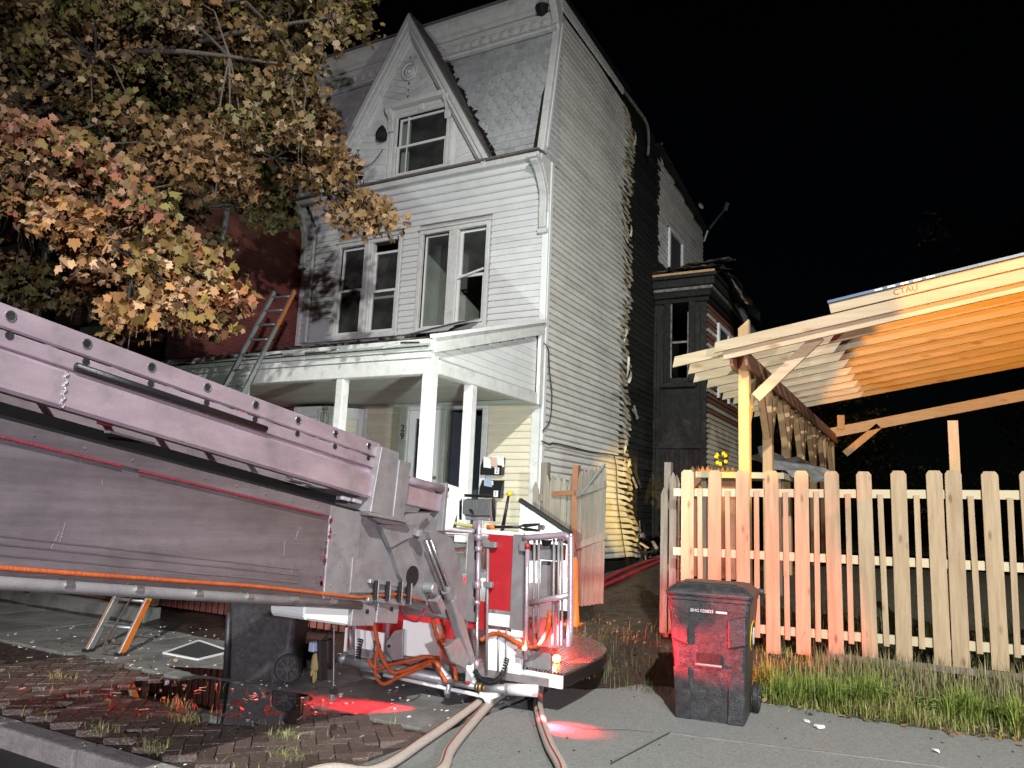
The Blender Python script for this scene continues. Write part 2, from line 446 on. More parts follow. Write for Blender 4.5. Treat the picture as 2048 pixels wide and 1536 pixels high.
def brick_mat(name, c1, c2, mortar):
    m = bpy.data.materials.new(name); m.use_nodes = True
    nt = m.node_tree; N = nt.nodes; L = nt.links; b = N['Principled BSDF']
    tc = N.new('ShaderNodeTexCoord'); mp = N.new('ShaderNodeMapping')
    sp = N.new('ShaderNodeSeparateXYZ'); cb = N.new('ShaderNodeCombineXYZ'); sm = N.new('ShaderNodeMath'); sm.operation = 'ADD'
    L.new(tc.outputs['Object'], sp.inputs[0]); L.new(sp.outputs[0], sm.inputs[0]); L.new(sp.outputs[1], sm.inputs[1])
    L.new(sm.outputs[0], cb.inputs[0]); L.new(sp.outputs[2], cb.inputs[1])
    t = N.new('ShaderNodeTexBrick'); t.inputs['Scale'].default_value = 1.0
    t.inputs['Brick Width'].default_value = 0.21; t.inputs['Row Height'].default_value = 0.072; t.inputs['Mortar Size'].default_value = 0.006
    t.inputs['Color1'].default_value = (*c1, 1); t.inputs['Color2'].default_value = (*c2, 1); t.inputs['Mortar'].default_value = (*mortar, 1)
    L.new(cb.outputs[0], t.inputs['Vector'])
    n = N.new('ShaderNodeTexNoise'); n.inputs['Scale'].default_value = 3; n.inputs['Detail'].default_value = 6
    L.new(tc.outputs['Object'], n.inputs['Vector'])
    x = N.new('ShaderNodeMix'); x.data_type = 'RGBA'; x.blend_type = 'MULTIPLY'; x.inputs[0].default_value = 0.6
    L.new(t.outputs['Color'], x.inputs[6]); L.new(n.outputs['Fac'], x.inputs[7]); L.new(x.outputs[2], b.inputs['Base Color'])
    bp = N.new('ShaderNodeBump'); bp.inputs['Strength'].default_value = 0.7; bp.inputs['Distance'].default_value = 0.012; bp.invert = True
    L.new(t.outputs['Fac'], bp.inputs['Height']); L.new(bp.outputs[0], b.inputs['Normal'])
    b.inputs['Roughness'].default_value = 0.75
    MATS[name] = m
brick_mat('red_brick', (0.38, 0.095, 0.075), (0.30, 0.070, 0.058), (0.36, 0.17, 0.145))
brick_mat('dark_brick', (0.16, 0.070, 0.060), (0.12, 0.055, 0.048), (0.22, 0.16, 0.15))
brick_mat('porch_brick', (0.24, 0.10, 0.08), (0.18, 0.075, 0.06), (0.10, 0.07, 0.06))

def leaf_mat(name, rough=0.55):
    m = bpy.data.materials.new(name); m.use_nodes = True
    nt = m.node_tree; N = nt.nodes; L = nt.links; b = N['Principled BSDF']
    a = N.new('ShaderNodeAttribute'); a.attribute_name = 'tint'
    tc = N.new('ShaderNodeTexCoord'); n = N.new('ShaderNodeTexNoise'); n.inputs['Scale'].default_value = 30
    L.new(tc.outputs['Object'], n.inputs['Vector'])
    x = N.new('ShaderNodeMix'); x.data_type = 'RGBA'; x.blend_type = 'MULTIPLY'; x.inputs[0].default_value = 0.25
    L.new(a.outputs['Color'], x.inputs[6]); L.new(n.outputs['Fac'], x.inputs[7])
    L.new(x.outputs[2], b.inputs['Base Color']); b.inputs['Roughness'].default_value = rough
    b.inputs['Specular IOR Level'].default_value = 0.35
    MATS[name] = m
leaf_mat('leaf'); leaf_mat('grass_blade', 0.6)

def tinted_mesh(name, V, F, tint_per_face, m):
    """V (n,3) array, F list of index tuples of the same length or a 2-D array, one colour per face"""
    me = bpy.data.meshes.new(name)
    F = np.asarray(F)
    nf, k = F.shape
    me.vertices.add(len(V)); me.vertices.foreach_set('co', np.asarray(V, np.float32).ravel())
    me.loops.add(nf*k); me.loops.foreach_set('vertex_index', F.astype(np.int32).ravel())
    me.polygons.add(nf); me.polygons.foreach_set('loop_start', np.arange(0, nf*k, k, dtype=np.int32))
    me.update(calc_edges=True)
    at = me.attributes.new('tint', 'FLOAT_COLOR', 'CORNER')
    t = np.repeat(np.c_[np.asarray(tint_per_face), np.ones(nf)], k, axis=0)
    at.data.foreach_set('color', t.astype(np.float32).ravel())
    me.materials.append(MATS[m])
    me.validate()
    return me

# ================================================================== THE GROUND
def gz(x, y):
    """height of the yard behind the pavement"""
    t = sstep(-5.35, -4.9, x)
    edge = 7.75 if x > -2.7 else lerp(7.15, 7.75, sstep(-3.1, -2.5, x))
    z = -0.05 + 0.09*sstep(edge-0.25, edge+0.25, y) + 0.26*sstep(edge+0.1, 8.6, y) + 0.55*sstep(8.6, 14.5, y)
    low = -0.03 + 0.06*sstep(6.8, 7.3, y)
    n = 0.018*math.sin(5.1*x+1.3*y)+0.015*math.sin(3.3*y-2.2*x)+0.010*math.sin(11*x+7*y)
    return lerp(low, z, t) + n*sstep(edge-0.6, edge+0.4, y)

m = MB().add([(-250, -120, -0.14), (250, -120, -0.14), (250, 400, -0.14), (-250, 400, -0.14)], [(0, 1, 2, 3)])
structure(m.build('street', 'road'))
xs = [-60, -40, -30, -22, -18] + list(np.arange(-15, 6.01, 0.16)) + [8, 10, 14, 20, 30, 45, 60]
ys = list(np.arange(6.75, 10.5, 0.11)) + list(np.arange(10.5, 24, 0.5)) + [28, 34, 45, 60, 90, 140]
vs = [(x, y, gz(x, y)) for y in ys for x in xs]
nx = len(xs)
fs = [(j*nx+i, j*nx+i+1, (j+1)*nx+i+1, (j+1)*nx+i) for j in range(len(ys)-1) for i in range(nx-1)]
yard = structure(MB().add(vs, fs).build('yard_ground', 'yard_soil', smooth=True))
yard.data.materials.append(MATS['wet_soil'])
for p in yard.data.polygons:
    c = yard.data.vertices[p.vertices[0]].co + ORG[yard.name]
    if c.x < -2.7 and c.y < 13: p.material_index = 1

# kerb of granite blocks along the street
kb = structure(MB().box(-30, 30, 3.45, 3.52, -0.3, -0.02).build('kerb', 'kerb_stone'))
for i in range(16):
    x = -14 + i*1.5
    z = jit(0.006)
    MB().box(x+0.006, x+1.494, 3.36+jit(0.006), 3.53, -0.25, 0.0+z).build('kerb_block', 'kerb_stone', kb, bevel=0.018, seg=2)

# bed under the loose brick pavers, pavement of concrete slabs, driveway apron
bed = structure(MB().box(-15, -3.25, 3.53, 5.12, -0.2, -0.022).build('brick_strip', 'wet_soil'))
U = 0.107
bm = MB().box(-U+0.004, U-0.004, -U/2+0.004, U/2-0.004, -0.05, 0.0).build('brick', 'paver', bed, bevel=0.006)
first = True
cnt = 0
for a in range(-40, 60):
    for b_ in range(-30, 30):
        for vert in (0, 1):
            cx, cy = a+4*b_, a
            if vert: ox, oy, rz = cx+2.5, cy, math.pi/2
            else: ox, oy, rz = cx+1.0, cy+0.5, 0
            # the strip lies at an angle of 45 degrees to the kerb
            wx = -5.6 + (ox-oy)*U*0.7071; wy = 4.3 + (ox+oy)*U*0.7071
            top = 5.02 + 0.06*math.sin(wx*4)
            if wx < -7.75: top = 4.35+0.1*math.sin(wx*3)
            if not (-8.6 < wx < -3.35 and 3.6 < wy < top): continue
            if random.random() < 0.03: continue
            cnt += 1
            sunk = -0.020 if (wx+5.28)**2/1.05**2+(wy-4.75)**2/0.72**2 < 1 else 0.0
            rot = (jit(0.010), jit(0.010), rz+math.pi/4+jit(0.015))
            loc = (wx, wy, -0.002+jit(0.0025)+sunk)
            if first:
                bm.location = Vector(loc)-ORG[bed.name]; bm.rotation_euler = rot; first = False
            elif cnt <= 300:
                copy(bm, 'brick', loc, bed, rot)
print('pavers', cnt)

walk = structure(MB().box(-26, -3.3, 5.08, 7.0, -0.2, -0.03).build('sidewalk', 'concrete'))
for i in range(11):
    x = -3.36 - i*1.55
    for (ya, yb) in ((5.13, 6.72),):
        z = jit(0.003)
        MB().box(x-1.535, x-0.01, ya+jit(0.015), yb+jit(0.06), -0.12, z).build('slab', 'concrete', walk, bevel=0.008)
# apron of rough asphalt in front of the fence
pts = [(-3.34, 3.53)] + [(12, 3.53), (12, 7.9)]
x = 11.5
while x > -3.3:
    base = 7.95 if x > -2.4 else lerp(6.98, 7.95, sstep(-3.3, -2.4, x))
    pts.append((x, base + jit(0.07))); x -= 0.12
ap = MB().prism([(x, y, -0.12) for x, y in pts], (0, 0, 0.12))
apron = structure(ap.build('driveway_apron', 'asphalt'))
# pale joint across the apron
MB().bar((-1.9, 6.20, 0.003), (0.1, 6.62, 0.003), 0.016, 0.006).build('joint_seal', 'concrete', apron)
MB().bar((-1.9, 6.20, 0.003), (-2.0, 5.2, 0.003), 0.010, 0.006).build('joint_seal', 'road', apron)
MB().bar((0.12, 6.62, 0.003), (4.1, 7.2, 0.003), 0.012, 0.006).build('joint_seal', 'road', apron)
qq = random.Random(15)
for (x0, y0, dx_, dy_, n_) in ((-2.9, 5.9, 0.10, 0.05, 9), (-1.0, 4.6, 0.08, 0.10, 10), (0.3, 5.6, 0.12, 0.03, 8)):
    P_ = []
    x, y = x0, y0
    for i in range(n_):
        P_.append((x, y)); x += dx_+qq.uniform(-.05, .05); y += dy_+qq.uniform(-.06, .06)
    ck = MB()
    vs_ = []
    for i, (x, y) in enumerate(P_):
        w_ = 0.004*math.sin(math.pi*(i+0.5)/n_); vs_ += [(x-w_, y+w_, 0.002), (x+w_, y-w_, 0.002)]
    ck.add(vs_, [(2*i, 2*i+1, 2*i+3, 2*i+2) for i in range(n_-1)]).build('crack', 'road', apron)

# puddle over the sunken bricks
pm = bpy.data.materials.new('water'); pm.use_nodes = True
N = pm.node_tree.nodes; L = pm.node_tree.links
N.remove(N['Principled BSDF'])
t_ = N.new('ShaderNodeBsdfTransparent'); t_.inputs[0].default_value = (0.30, 0.26, 0.25, 1)
g_ = N.new('ShaderNodeBsdfGlossy'); g_.inputs['Roughness'].default_value = 0.02
f_ = N.new('ShaderNodeFresnel'); f_.inputs[0].default_value = 1.5
nz = N.new('ShaderNodeTexNoise'); nz.inputs['Scale'].default_value = 5
bp_ = N.new('ShaderNodeBump'); bp_.inputs['Strength'].default_value = 0.03; bp_.inputs['Distance'].default_value = 0.01
L.new(nz.outputs['Fac'], bp_.inputs['Height']); L.new(bp_.outputs[0], g_.inputs['Normal'])
a_ = N.new('ShaderNodeMath'); a_.operation = 'ADD'; a_.inputs[1].default_value = 0.34
x_ = N.new('ShaderNodeMixShader')
L.new(f_.outputs[0], a_.inputs[0]); L.new(a_.outputs[0], x_.inputs[0]); L.new(t_.outputs[0], x_.inputs[1]); L.new(g_.outputs[0], x_.inputs[2])
L.new(x_.outputs[0], N['Material Output'].inputs[0])
MATS['water'] = pm
def puddle(cx, cy, rx, ry, rot, z, seed):
    rr = random.Random(seed); n = 48; P = []
    ph = [rr.uniform(0, 6.28) for _ in range(5)]
    for i in range(n):
        t = 2*math.pi*i/n
        k = 1+0.13*math.sin(2*t+ph[0])+0.11*math.sin(3*t+ph[1])+0.08*math.sin(5*t+ph[2])+0.05*math.sin(9*t+ph[3])
        x = rx*k*math.cos(t); y = ry*k*math.sin(t)
        P.append((cx+x*math.cos(rot)-y*math.sin(rot), cy+x*math.sin(rot)+y*math.cos(rot), z))
    return structure(MB().add(P, [tuple(range(n))]).build('puddle', 'water'))
puddle(-5.28, 4.80, 0.92, 0.58, -0.10, 0.005, 3)
puddle(-6.1, 5.45, 0.5, 0.14, 0.2, 0.0065, 5)

# ================================================================== THE WHITE HOUSE
XL, XR, YF = -10.84, -5.43, 10.8
house = thing('white_house', 'white three-storey sided house with steep dormer and burnt right side', 'house', (-8.1, 13, 0))

def plank_profile(z0, z1, yb, ax='x', out=0.020, low=0.0):
    pass

def flare(z):
    """how far the front siding swings out below the eave"""
    return 0.36*sstep(6.75, 7.5, z)**1.3

P1 = (-9.86, -8.47); P2 = (-7.93, -6.60); WZ = (4.77, 6.50)
# shell: what stands behind the siding
sh = MB()
for a, b in free(XL+0.02, XR-0.04, [P1, P2]):
    sh.box(a, b, YF+0.02, YF+0.12, WZ[0], WZ[1])
sh.box(XL+0.02, XR-0.04, YF+0.02, YF+0.12, 4.3, WZ[0]); sh.box(XL+0.02, XR-0.04, YF+0.02, YF+0.12, WZ[1], 7.5)
front = sh.build('front_wall', 'room_wall', house)
# first floor wall with two doorways
D1 = (-7.98, -7.30); D2 = (-7.20, -6.52); DZ = 3.30
sh = MB()
for a, b in free(XL+0.02, XR-0.04, [D1, D2]): sh.box(a, b, YF+0.02, YF+0.12, 0.2, DZ)
sh.box(XL+0.02, XR-0.04, YF+0.02, YF+0.12, DZ, 4.28)
lower = sh.build('porch_wall', 'room_wall', house)
# flanks, rear and floors close the house to the light
sh = MB().box(XR-0.14, XR-0.045, YF+0.13, 16.3, 0.3, 10.5)
side = sh.build('side_wall', 'charred', house)
MB().box(XL, XL+0.1, YF+0.13, 16.3, 0.3, 10.5).box(XL, XR-0.15, 16.2, 16.3, 0.3, 10.5).build('rear_wall', 'charred_dark', house)
fl = MB()
for z in (1.1, 4.15, 7.42): MB().box(XL+0.11, XR-0.15, YF+0.13, 16.1, z, z+0.12).build('floor', 'room_wall', house)
MB().box(XL-0.05, XR-0.02, 11.0, 15.55, 10.5, 10.62).build('roof', 'tar_roof', house)
# inner walls that show through the windows
MB().box(XL+0.11, XR-0.15, 14.6, 14.7, 4.28, 7.4).box(-8.25, -8.15, YF+0.14, 14.58, 4.28, 7.4).box(XL+0.11, XR-0.15, 13.3, 13.4, 7.56, 10.4).build('partition', 'room_wall', house)
MB().box(-8.14, XR-0.16, YF+0.14, 14.58, 6.74, 6.78).build('ceiling', 'room_wall', house)
MB().box(XL+0.12, -8.26, YF+0.14, 14.58, 6.74, 6.78).build('ceiling', 'room_wall', house)
MB().box(-9.3, -6.8, 10.86, 13.29, 8.86, 8.875).build('ceiling', 'room_wall', house)
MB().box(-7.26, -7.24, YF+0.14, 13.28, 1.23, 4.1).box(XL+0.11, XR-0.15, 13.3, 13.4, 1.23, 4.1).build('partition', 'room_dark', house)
cl = MB().disc((-7.35, 12.3, 6.71), (0, 0, 1), 0.17, 0.05).ring((-7.35, 12.3, 6.68), (0, 0, 1), 0.12, 0.02).build('ceiling_light', 'clean_white', house)

# --- clapboards of the second storey
def plank(x0, x1, z0, z1, m, parent, yf, out=0.034, ya=0.0, yb=None):
    """a siding course facing -Y: thin at the top, a lip at the bottom"""
    y1 = yf(z1); y0 = yf(z0)
    n = 2
    vs = []; fs = []
    for i in range(n+1):
        x = lerp(x0, x1, i/n); s = jit(0.0025)
        zm = lerp(z0, z1, 0.22)
        vs += [(x, y0+0.004, z0+s), (x, y0-out*0.92, z0+s), (x, lerp(y0, y1, 0.22)-out+jit(0.001), zm+s), (x, y1-0.005, z1+0.008)]
    for i in range(n):
        for k in range(3):
            a = i*4+k; fs.append((a, a+4, a+5, a+1))
    fs += [(0, 1, 2, 3), tuple(reversed((n*4, n*4+1, n*4+2, n*4+3)))]
    return MB().add(vs, fs).build('siding_plank', m, parent)
cz = 4.68
CO = 0.112
while cz < 7.36:
    cuts = []
    for P in (P1, P2):
        if cz+CO > WZ[0]-0.09 and cz < WZ[1]+0.10: cuts.append((P[0]-0.10, P[1]+0.10))
    cuts.append((-10.60, -10.50))
    for a, b in free(XL+0.10, XR-0.10, cuts):
        plank(a, b, cz, cz+CO, 'white_siding', front, lambda z: YF-flare(z))
    cz += CO
# eave board and gutter line over the siding
MB().box(XL, XR-0.02, YF-0.42, YF-0.28, 7.36, 7.46).build('eave_board', 'white_paint', house, bevel=0.01)
MB().box(XL-0.04, XR, YF-0.47, YF-0.20, 7.462, 7.50).build('eave_board', 'roof_slate', house, bevel=0.006)
# corner boards
for x0, x1 in ((XL, XL+0.098), (XR-0.10, XR+0.012)):
    MB().box(x0, x1, YF-0.035, YF+0.10, 4.60, 6.55).build('corner_board', 'clean_white', house, bevel=0.008)
# sheet closing the flared end on the right
for xe in (XR-0.03, XL):
    poly = [(xe, YF-0.0, 6.56), (xe, YF+0.12, 6.56), (xe, YF+0.12, 7.45), (xe, YF-0.34, 7.45)] + [(xe, YF-0.02-flare(z), z) for z in (7.3, 7.15, 7.0, 6.85)]
    MB().prism(poly, (0.03, 0, 0)).build('eave_return', 'white_paint', house)
# scrolled brackets under both eave ends
for xb in (XR-0.14, XL+0.0):
    prof = [(0.0, 6.25), (0.07, 6.28), (0.085, 6.55), (0.075, 6.72), (0.10, 6.88), (0.17, 7.02), (0.26, 7.14), (0.36, 7.22), (0.46, 7.27), (0.50, 7.35), (0.0, 7.36)]
    br = MB().prism([(xb, YF-0.03-a, z) for a, z in prof], (0.13, 0, 0)).build('bracket', 'white_paint', house, bevel=0.012)
    MB().box(xb-0.02, xb+0.15, YF-0.10, YF-0.02, 6.18, 6.26).build('bracket_foot', 'white_paint', br, bevel=0.008)
    MB().box(xb-0.02, xb+0.15, YF-0.56, YF-0.03, 7.305, 7.358).build('bracket_cap', 'white_paint', br, bevel=0.008)
# downspout at the left
dsp = MB().bar((-10.55, YF-0.06, 4.68), (-10.55, YF-0.06, 7.0), 0.075, 0.06, (0, 1, 0)).build('downspout', 'white_siding', house, bevel=0.012)

# --- windows
def sash(x0, x1, z0, z1, y, parent, pane=True, m='vinyl_frame', bw=0.045):
    s = MB()
    s.box(x0, x0+bw, y, y+0.035, z0, z1).box(x1-bw, x1, y, y+0.035, z0, z1)
    s.box(x0+bw, x1-bw, y+0.001, y+0.034, z0, z0+bw).box(x0+bw, x1-bw, y+0.001, y+0.034, z1-bw, z1)
    s.build('sash', m, parent)
    if pane:
        MB().add([(x0+bw-0.004, y+0.016, z0+bw-0.004), (x1-bw+0.004, y+0.016, z0+bw-0.004), (x1-bw+0.004, y+0.016, z1-bw+0.004), (x0+bw-0.004, y+0.016, z1-bw+0.004)], [(0, 1, 2, 3)]).build('pane', 'pane_glass', parent)

def casing(x0, x1, z0, z1, y, m='white_paint', fw=0.075, parent=house, sill=True, proud=0.05):
    s = MB()
    s.box(x0-fw, x0, y-proud, y+0.10, z0-fw, z1+fw).box(x1, x1+fw, y-proud, y+0.10, z0-fw, z1+fw)
    s.box(x0, x1, y-proud+0.002, y+0.098, z1, z1+fw).box(x0, x1, y-proud+0.002, y+0.098, z0-fw, z0)
    w_ = s.build('window', m, parent, bevel=0.006)
    MB().box(x0-fw-0.03, x1+fw+0.03, y-proud-0.035, y-proud+0.02, z0-fw-0.035, z0-fw+0.012).build('sill', m, w_, bevel=0.006)
    MB().box(x0-fw-0.02, x1+fw+0.02, y-proud-0.03, y-proud+0.01, z1+fw-0.002, z1+fw+0.03).build('drip_cap', m, w_, bevel=0.006)
    return w_
# left pair
mx = -9.17
wa = casing(P1[0], P1[1], WZ[0], WZ[1], YF)
MB().box(mx-0.10, mx+0.10, YF-0.045, YF+0.09, WZ[0], WZ[1]).build('mullion', 'white_paint', wa, bevel=0.008)
MB().box(mx-0.03, mx+0.03, YF-0.062, YF-0.044, WZ[0], WZ[1]).build('mullion', 'white_paint', wa, bevel=0.006)
sash(P1[0]+0.01, mx-0.105, 5.60, 6.49, YF+0.045, wa); sash(P1[0]+0.01, mx-0.105, 4.78, 5.66, YF+0.005, wa)
sash(mx+0.105, P1[1]-0.01, 5.42, 6.33, YF+0.045, wa); sash(mx+0.105, P1[1]-0.01, 4.78, 5.58, YF+0.005, wa)
# right pair, its right window broken out
mx = -7.27
wb = casing(P2[0], P2[1], WZ[0], WZ[1], YF)
MB().box(mx-0.10, mx+0.10, YF-0.045, YF+0.09, WZ[0], WZ[1]).build('mullion', 'white_paint', wb, bevel=0.008)
sash(P2[0]+0.01, mx-0.105, 4.78, 6.49, YF+0.045, wb, bw=0.03)
sash(mx+0.105, P2[1]-0.01, 5.64, 6.49, YF+0.045, wb); sash(mx+0.105, P2[1]-0.01, 4.80, 5.66, YF+0.005, wb, pane=False)
# bent rail hanging in it
MB().bar((mx+0.10, YF-0.01, 5.60), (P2[1]-0.02, YF-0.03, 5.72), 0.03, 0.035).build('loose_rail', 'vinyl_frame', wb)

# --- mansard with shaped shingles
def ym(z): return 10.50 + 0.42*(z-7.5)/2.42      # plane of the mansard
mans_m = MB()
for (x0, x1, z0, z1) in ((XL, -8.62, 7.45, 9.95), (-7.22, XR, 7.45, 9.95), (-8.62, -7.22, 8.88, 9.95)):
    mans_m.add([(x0, ym(z0), z0), (x1, ym(z0), z0), (x1, ym(z1), z1), (x0, ym(z1), z1)], [(0, 1, 2, 3)])
mans_m.add([(XR, ym(7.45), 7.45), (XR, 11.1, 7.45), (XR, 11.1, 9.95), (XR, ym(9.95), 9.95)], [(0, 1, 2, 3)])
mans_m.add([(XL, ym(7.45), 7.45), (XL, 11.1, 7.45), (XL, 11.1, 9.95), (XL, ym(9.95), 9.95)], [(3, 2, 1, 0)])
mans = mans_m.build('mansard_roof', 'grey_shingle', house)
AP = Vector((-8.28, 10.36, 10.74)); BH = 1.90; BZ = 7.50     # dormer apex, half width, base
SW, SE = 0.205, 0.150
nrow = 16
tilt = math.atan2(0.42, 2.42)
def shingle(shape):
    h = SE*1.55; w2 = SW/2-0.004
    if shape == 'hex': P = [(-w2*0.42, 0), (w2*0.42, 0), (w2, SE*0.55), (w2, h), (-w2, h), (-w2, SE*0.55)]
    else: P = [(-w2, 0), (w2, 0), (w2, h), (-w2, h)]
    # x across, z up the slope, y outwards; the butt stands proud
    n = len(P)
    vs = [(x, -0.021*(1-z/h)-0.003, z) for x, z in P] + [(x, -0.003+0.004*(z/h) if False else 0.004, z) for x, z in P]
    fs = [tuple(range(n))] + [(i, i+n, (i+1) % n+n, (i+1) % n) for i in range(n)]
    me = bpy.data.meshes.new('shingle'); me.from_pydata(vs, [], fs); me.materials.append(MATS['grey_shingle'])
    return me
SH = {'hex': shingle('hex'), 'sq': shingle('sq')}
ns = 0
for r_ in range(nrow):
    z = 7.53 + r_*SE*math.cos(tilt)
    if z > 9.86: break
    sh_ = 'hex' if 4 <= r_ <= 11 else 'sq'
    n = int((XR-XL)/SW)
    for i in range(n+1):
        x = XL + 0.06 + (i+0.5*(r_ % 2))*SW
        if x > XR-0.12 or x < XL+0.1: continue
        half = BH*(AP.z-z)/(AP.z-BZ)
        if abs(x-AP.x) < half-0.16: continue
        if ns >= 300: continue
        o = link('shingle', SH[sh_], (x, ym(z)-0.004, z), mans)
        o.rotation_euler = (-tilt+jit(0.02), jit(0.012), jit(0.01)); ns += 1
print('shingles', ns)
# frieze with square rosettes, mouldings, cornice
fr = MB().box(XL+0.02, XR-0.02, 10.84, 11.0, 9.93, 10.30).build('frieze', 'white_paint', house)
for i in range(26):
    x = XL+0.25+i*0.205
    if abs(x-AP.x) < 0.62: continue
    r1 = MB().box(x-0.062, x+0.062, 10.815, 10.842, 10.02, 10.145).build('rosette', 'white_paint', fr, bevel=0.006)
    MB().box(x-0.038, x+0.038, 10.803, 10.816, 10.045, 10.12).build('rosette_centre', 'white_paint', fr, bevel=0.01)
    if i % 2 == 0: MB().disc((x, 10.798, 10.083), (0, 1, 0), 0.022, 0.014, 10).build('rosette_button', 'white_paint', fr)
def mould(name, prof, x0, x1, m, parent):
    return MB().prism([(x0, y, z) for y, z in prof], (x1-x0, 0, 0)).build(name, m, parent)
mould('moulding', [(10.86, 9.90), (10.79, 9.905), (10.775, 9.935), (10.79, 9.965), (10.86, 9.97)], XL+0.01, XR-0.01, 'white_paint', fr)
mould('moulding', [(10.86, 10.21), (10.81, 10.215), (10.80, 10.24), (10.86, 10.25)], XL+0.01, XR-0.01, 'white_paint', fr)
mould('cornice', [(11.02, 10.30), (10.82, 10.305), (10.78, 10.34), (10.775, 10.40), (10.70, 10.46), (10.66, 10.53), (10.65, 10.60), (11.02, 10.605)], XL-0.02, XR, 'white_paint', house)
mould('cornice', [(11.05, 10.61), (10.62, 10.612), (10.62, 10.645), (11.05, 10.65)], XL-0.04, XR+0.02, 'roof_slate', house)
# torn hole and nest under the cornice, right
MB().lathe((XR-0.27, 10.79, 10.33), [(0.02, -0.12), (0.09, -0.09), (0.12, 0.0), (0.13, 0.05), (0.05, 0.08)], 9).build('broken_soffit', 'charred_dark', house)
# weathered corner boards of the mansard with a scroll at the top
def mans_corner(xa, xb, m='white_paint'):
    P = [(ym(z)-0.05, z) for z in (7.5, 8.2, 8.9, 9.6, 9.95)] + [(10.80, 10.15), (10.70, 10.33), (10.60, 10.45), (10.60, 10.60), (11.0, 10.60)] + [(ym(z)+0.10, z) for z in (9.95, 8.9, 7.5)]
    return MB().prism([(xa, y, z) for y, z in P], (xb-xa, 0, 0)).build('corner_trim', m, house, bevel=0.01)
mans_corner(XR-0.10, XR+0.03); mans_corner(XL-0.03, XL+0.10)
ct = MB().box(XR-0.115, XR-0.02, 10.42, 10.52, 7.5, 7.75)
MB().prism([(XR-0.16, ym(7.52)-0.055, 7.52), (XR-0.10, ym(7.52)-0.055, 7.52), (XR-0.10, ym(8.75)-0.055, 8.75), (XR-0.13, ym(8.6)-0.055, 8.6)], (0, 0.02, 0)).build('scorched_strip', 'charred', house)

# --- dormer
D = MB()
yd = 10.50
half = lambda z: BH*(AP.z-z)/(AP.z-BZ)
dx = AP.x
OW = (-8.46, -7.36); OZ = (7.60, 8.74)
oc = (OW[0]+OW[1])/2
# gable wall with the window hole, in three pieces
def gable_piece(x0, x1, z0, z1):
    pass
hz0 = half(OZ[1])*0.99
D.prism([(dx-half(7.5), yd, 7.5), (OW[0], yd, 7.5), (OW[0], yd, OZ[1]), (dx-half(OZ[1]), yd, OZ[1])], (0, 0.06, 0))
D.prism([(OW[1], yd, 7.5), (dx+half(7.5), yd, 7.5), (dx+half(OZ[1]), yd, OZ[1]), (OW[1], yd, OZ[1])], (0, 0.06, 0))
D.prism([(dx-half(OZ[1]), yd, OZ[1]), (dx+half(OZ[1]), yd, OZ[1]), (dx, yd, AP.z)], (0, 0.06, 0))
D.box(OW[0], OW[1], yd, yd+0.06, 7.5, OZ[0])
dorm = D.build('dormer', 'white_siding', house)
# slanted tongue boards on the gable
for sgn in (-1, 1):
    for k in range(9):
        zb = 7.55 + k*0.135
        xo = dx+sgn*(half(zb)-0.30); xi = (OW[0]-0.22) if sgn < 0 else (OW[1]+0.22)
        if (xo-xi)*sgn < 0.05: break
        MB().bar((xo, yd-0.008, zb), (xi, yd-0.008, zb-0.18*(xo-xi)*sgn*1.0), 0.016, 0.118, (0, 0, 1)).build('gable_board', 'white_siding', dorm)
for k in range(7):
    zb = 9.10 + k*0.13
    hw = half(zb)-0.36
    if hw < 0.06: break
    for sgn in (-1, 1):
        MB().bar((dx, yd-0.008, zb), (dx+sgn*hw, yd-0.008, zb+0.4*hw), 0.014, 0.112, (0, 0, 1)).build('gable_board', 'white_paint', dorm)
# rosette roundel
ro = MB().disc((dx+0.02, yd-0.03, 9.62), (0, 1, 0), 0.17, 0.03, 24).ring((dx+0.02, yd-0.045, 9.62), (0, 1, 0), 0.16, 0.022, 28, 8).ring((dx+0.02, yd-0.045, 9.62), (0, 1, 0), 0.085, 0.016, 22, 6).sphere((dx+0.02, yd-0.05, 9.62), 0.04).build('roundel', 'white_paint', dorm, smooth=True)
# raking boards, three steps of moulding each side
for sgn in (-1, 1):
    sl = Vector((sgn*BH, 0, -(AP.z-BZ))).normalized()
    inn = Vector((-sgn*(AP.z-BZ), 0, -BH)).normalized()   # towards the inside of the gable
    for (o0, o1, ya, yb) in ((0.0, 0.085, 10.33, 10.56), (0.087, 0.16, 10.36, 10.55), (0.162, 0.205, 10.41, 10.54), (0.207, 0.235, 10.455, 10.53)):
        L0 = ((AP.z-BZ)**2+BH**2)**0.5
        def q(o, l):
            # foot of the mitre at the centre line
            t0 = o/abs(inn.x)*0
            base = Vector((dx, 0, AP.z)) + inn*o
            # slide along the slope until x reaches the centre
            k = (dx-base.x)/sl.x
            st = base+sl*k
            return st + sl*(l)
        e0 = (AP.z-BZ)/abs(sl.z)
        a, b_ = q(o0, 0), q(o1, 0)
        c = Vector((dx, 0, AP.z))+inn*o0+sl*(e0); d_ = Vector((dx, 0, AP.z))+inn*o1+sl*(e0)
        poly = [(p.x, ya, p.z) for p in (a, b_, d_, c)]
        MB().prism(poly, (0, yb-ya, 0)).build('rake_board', 'white_paint', dorm)
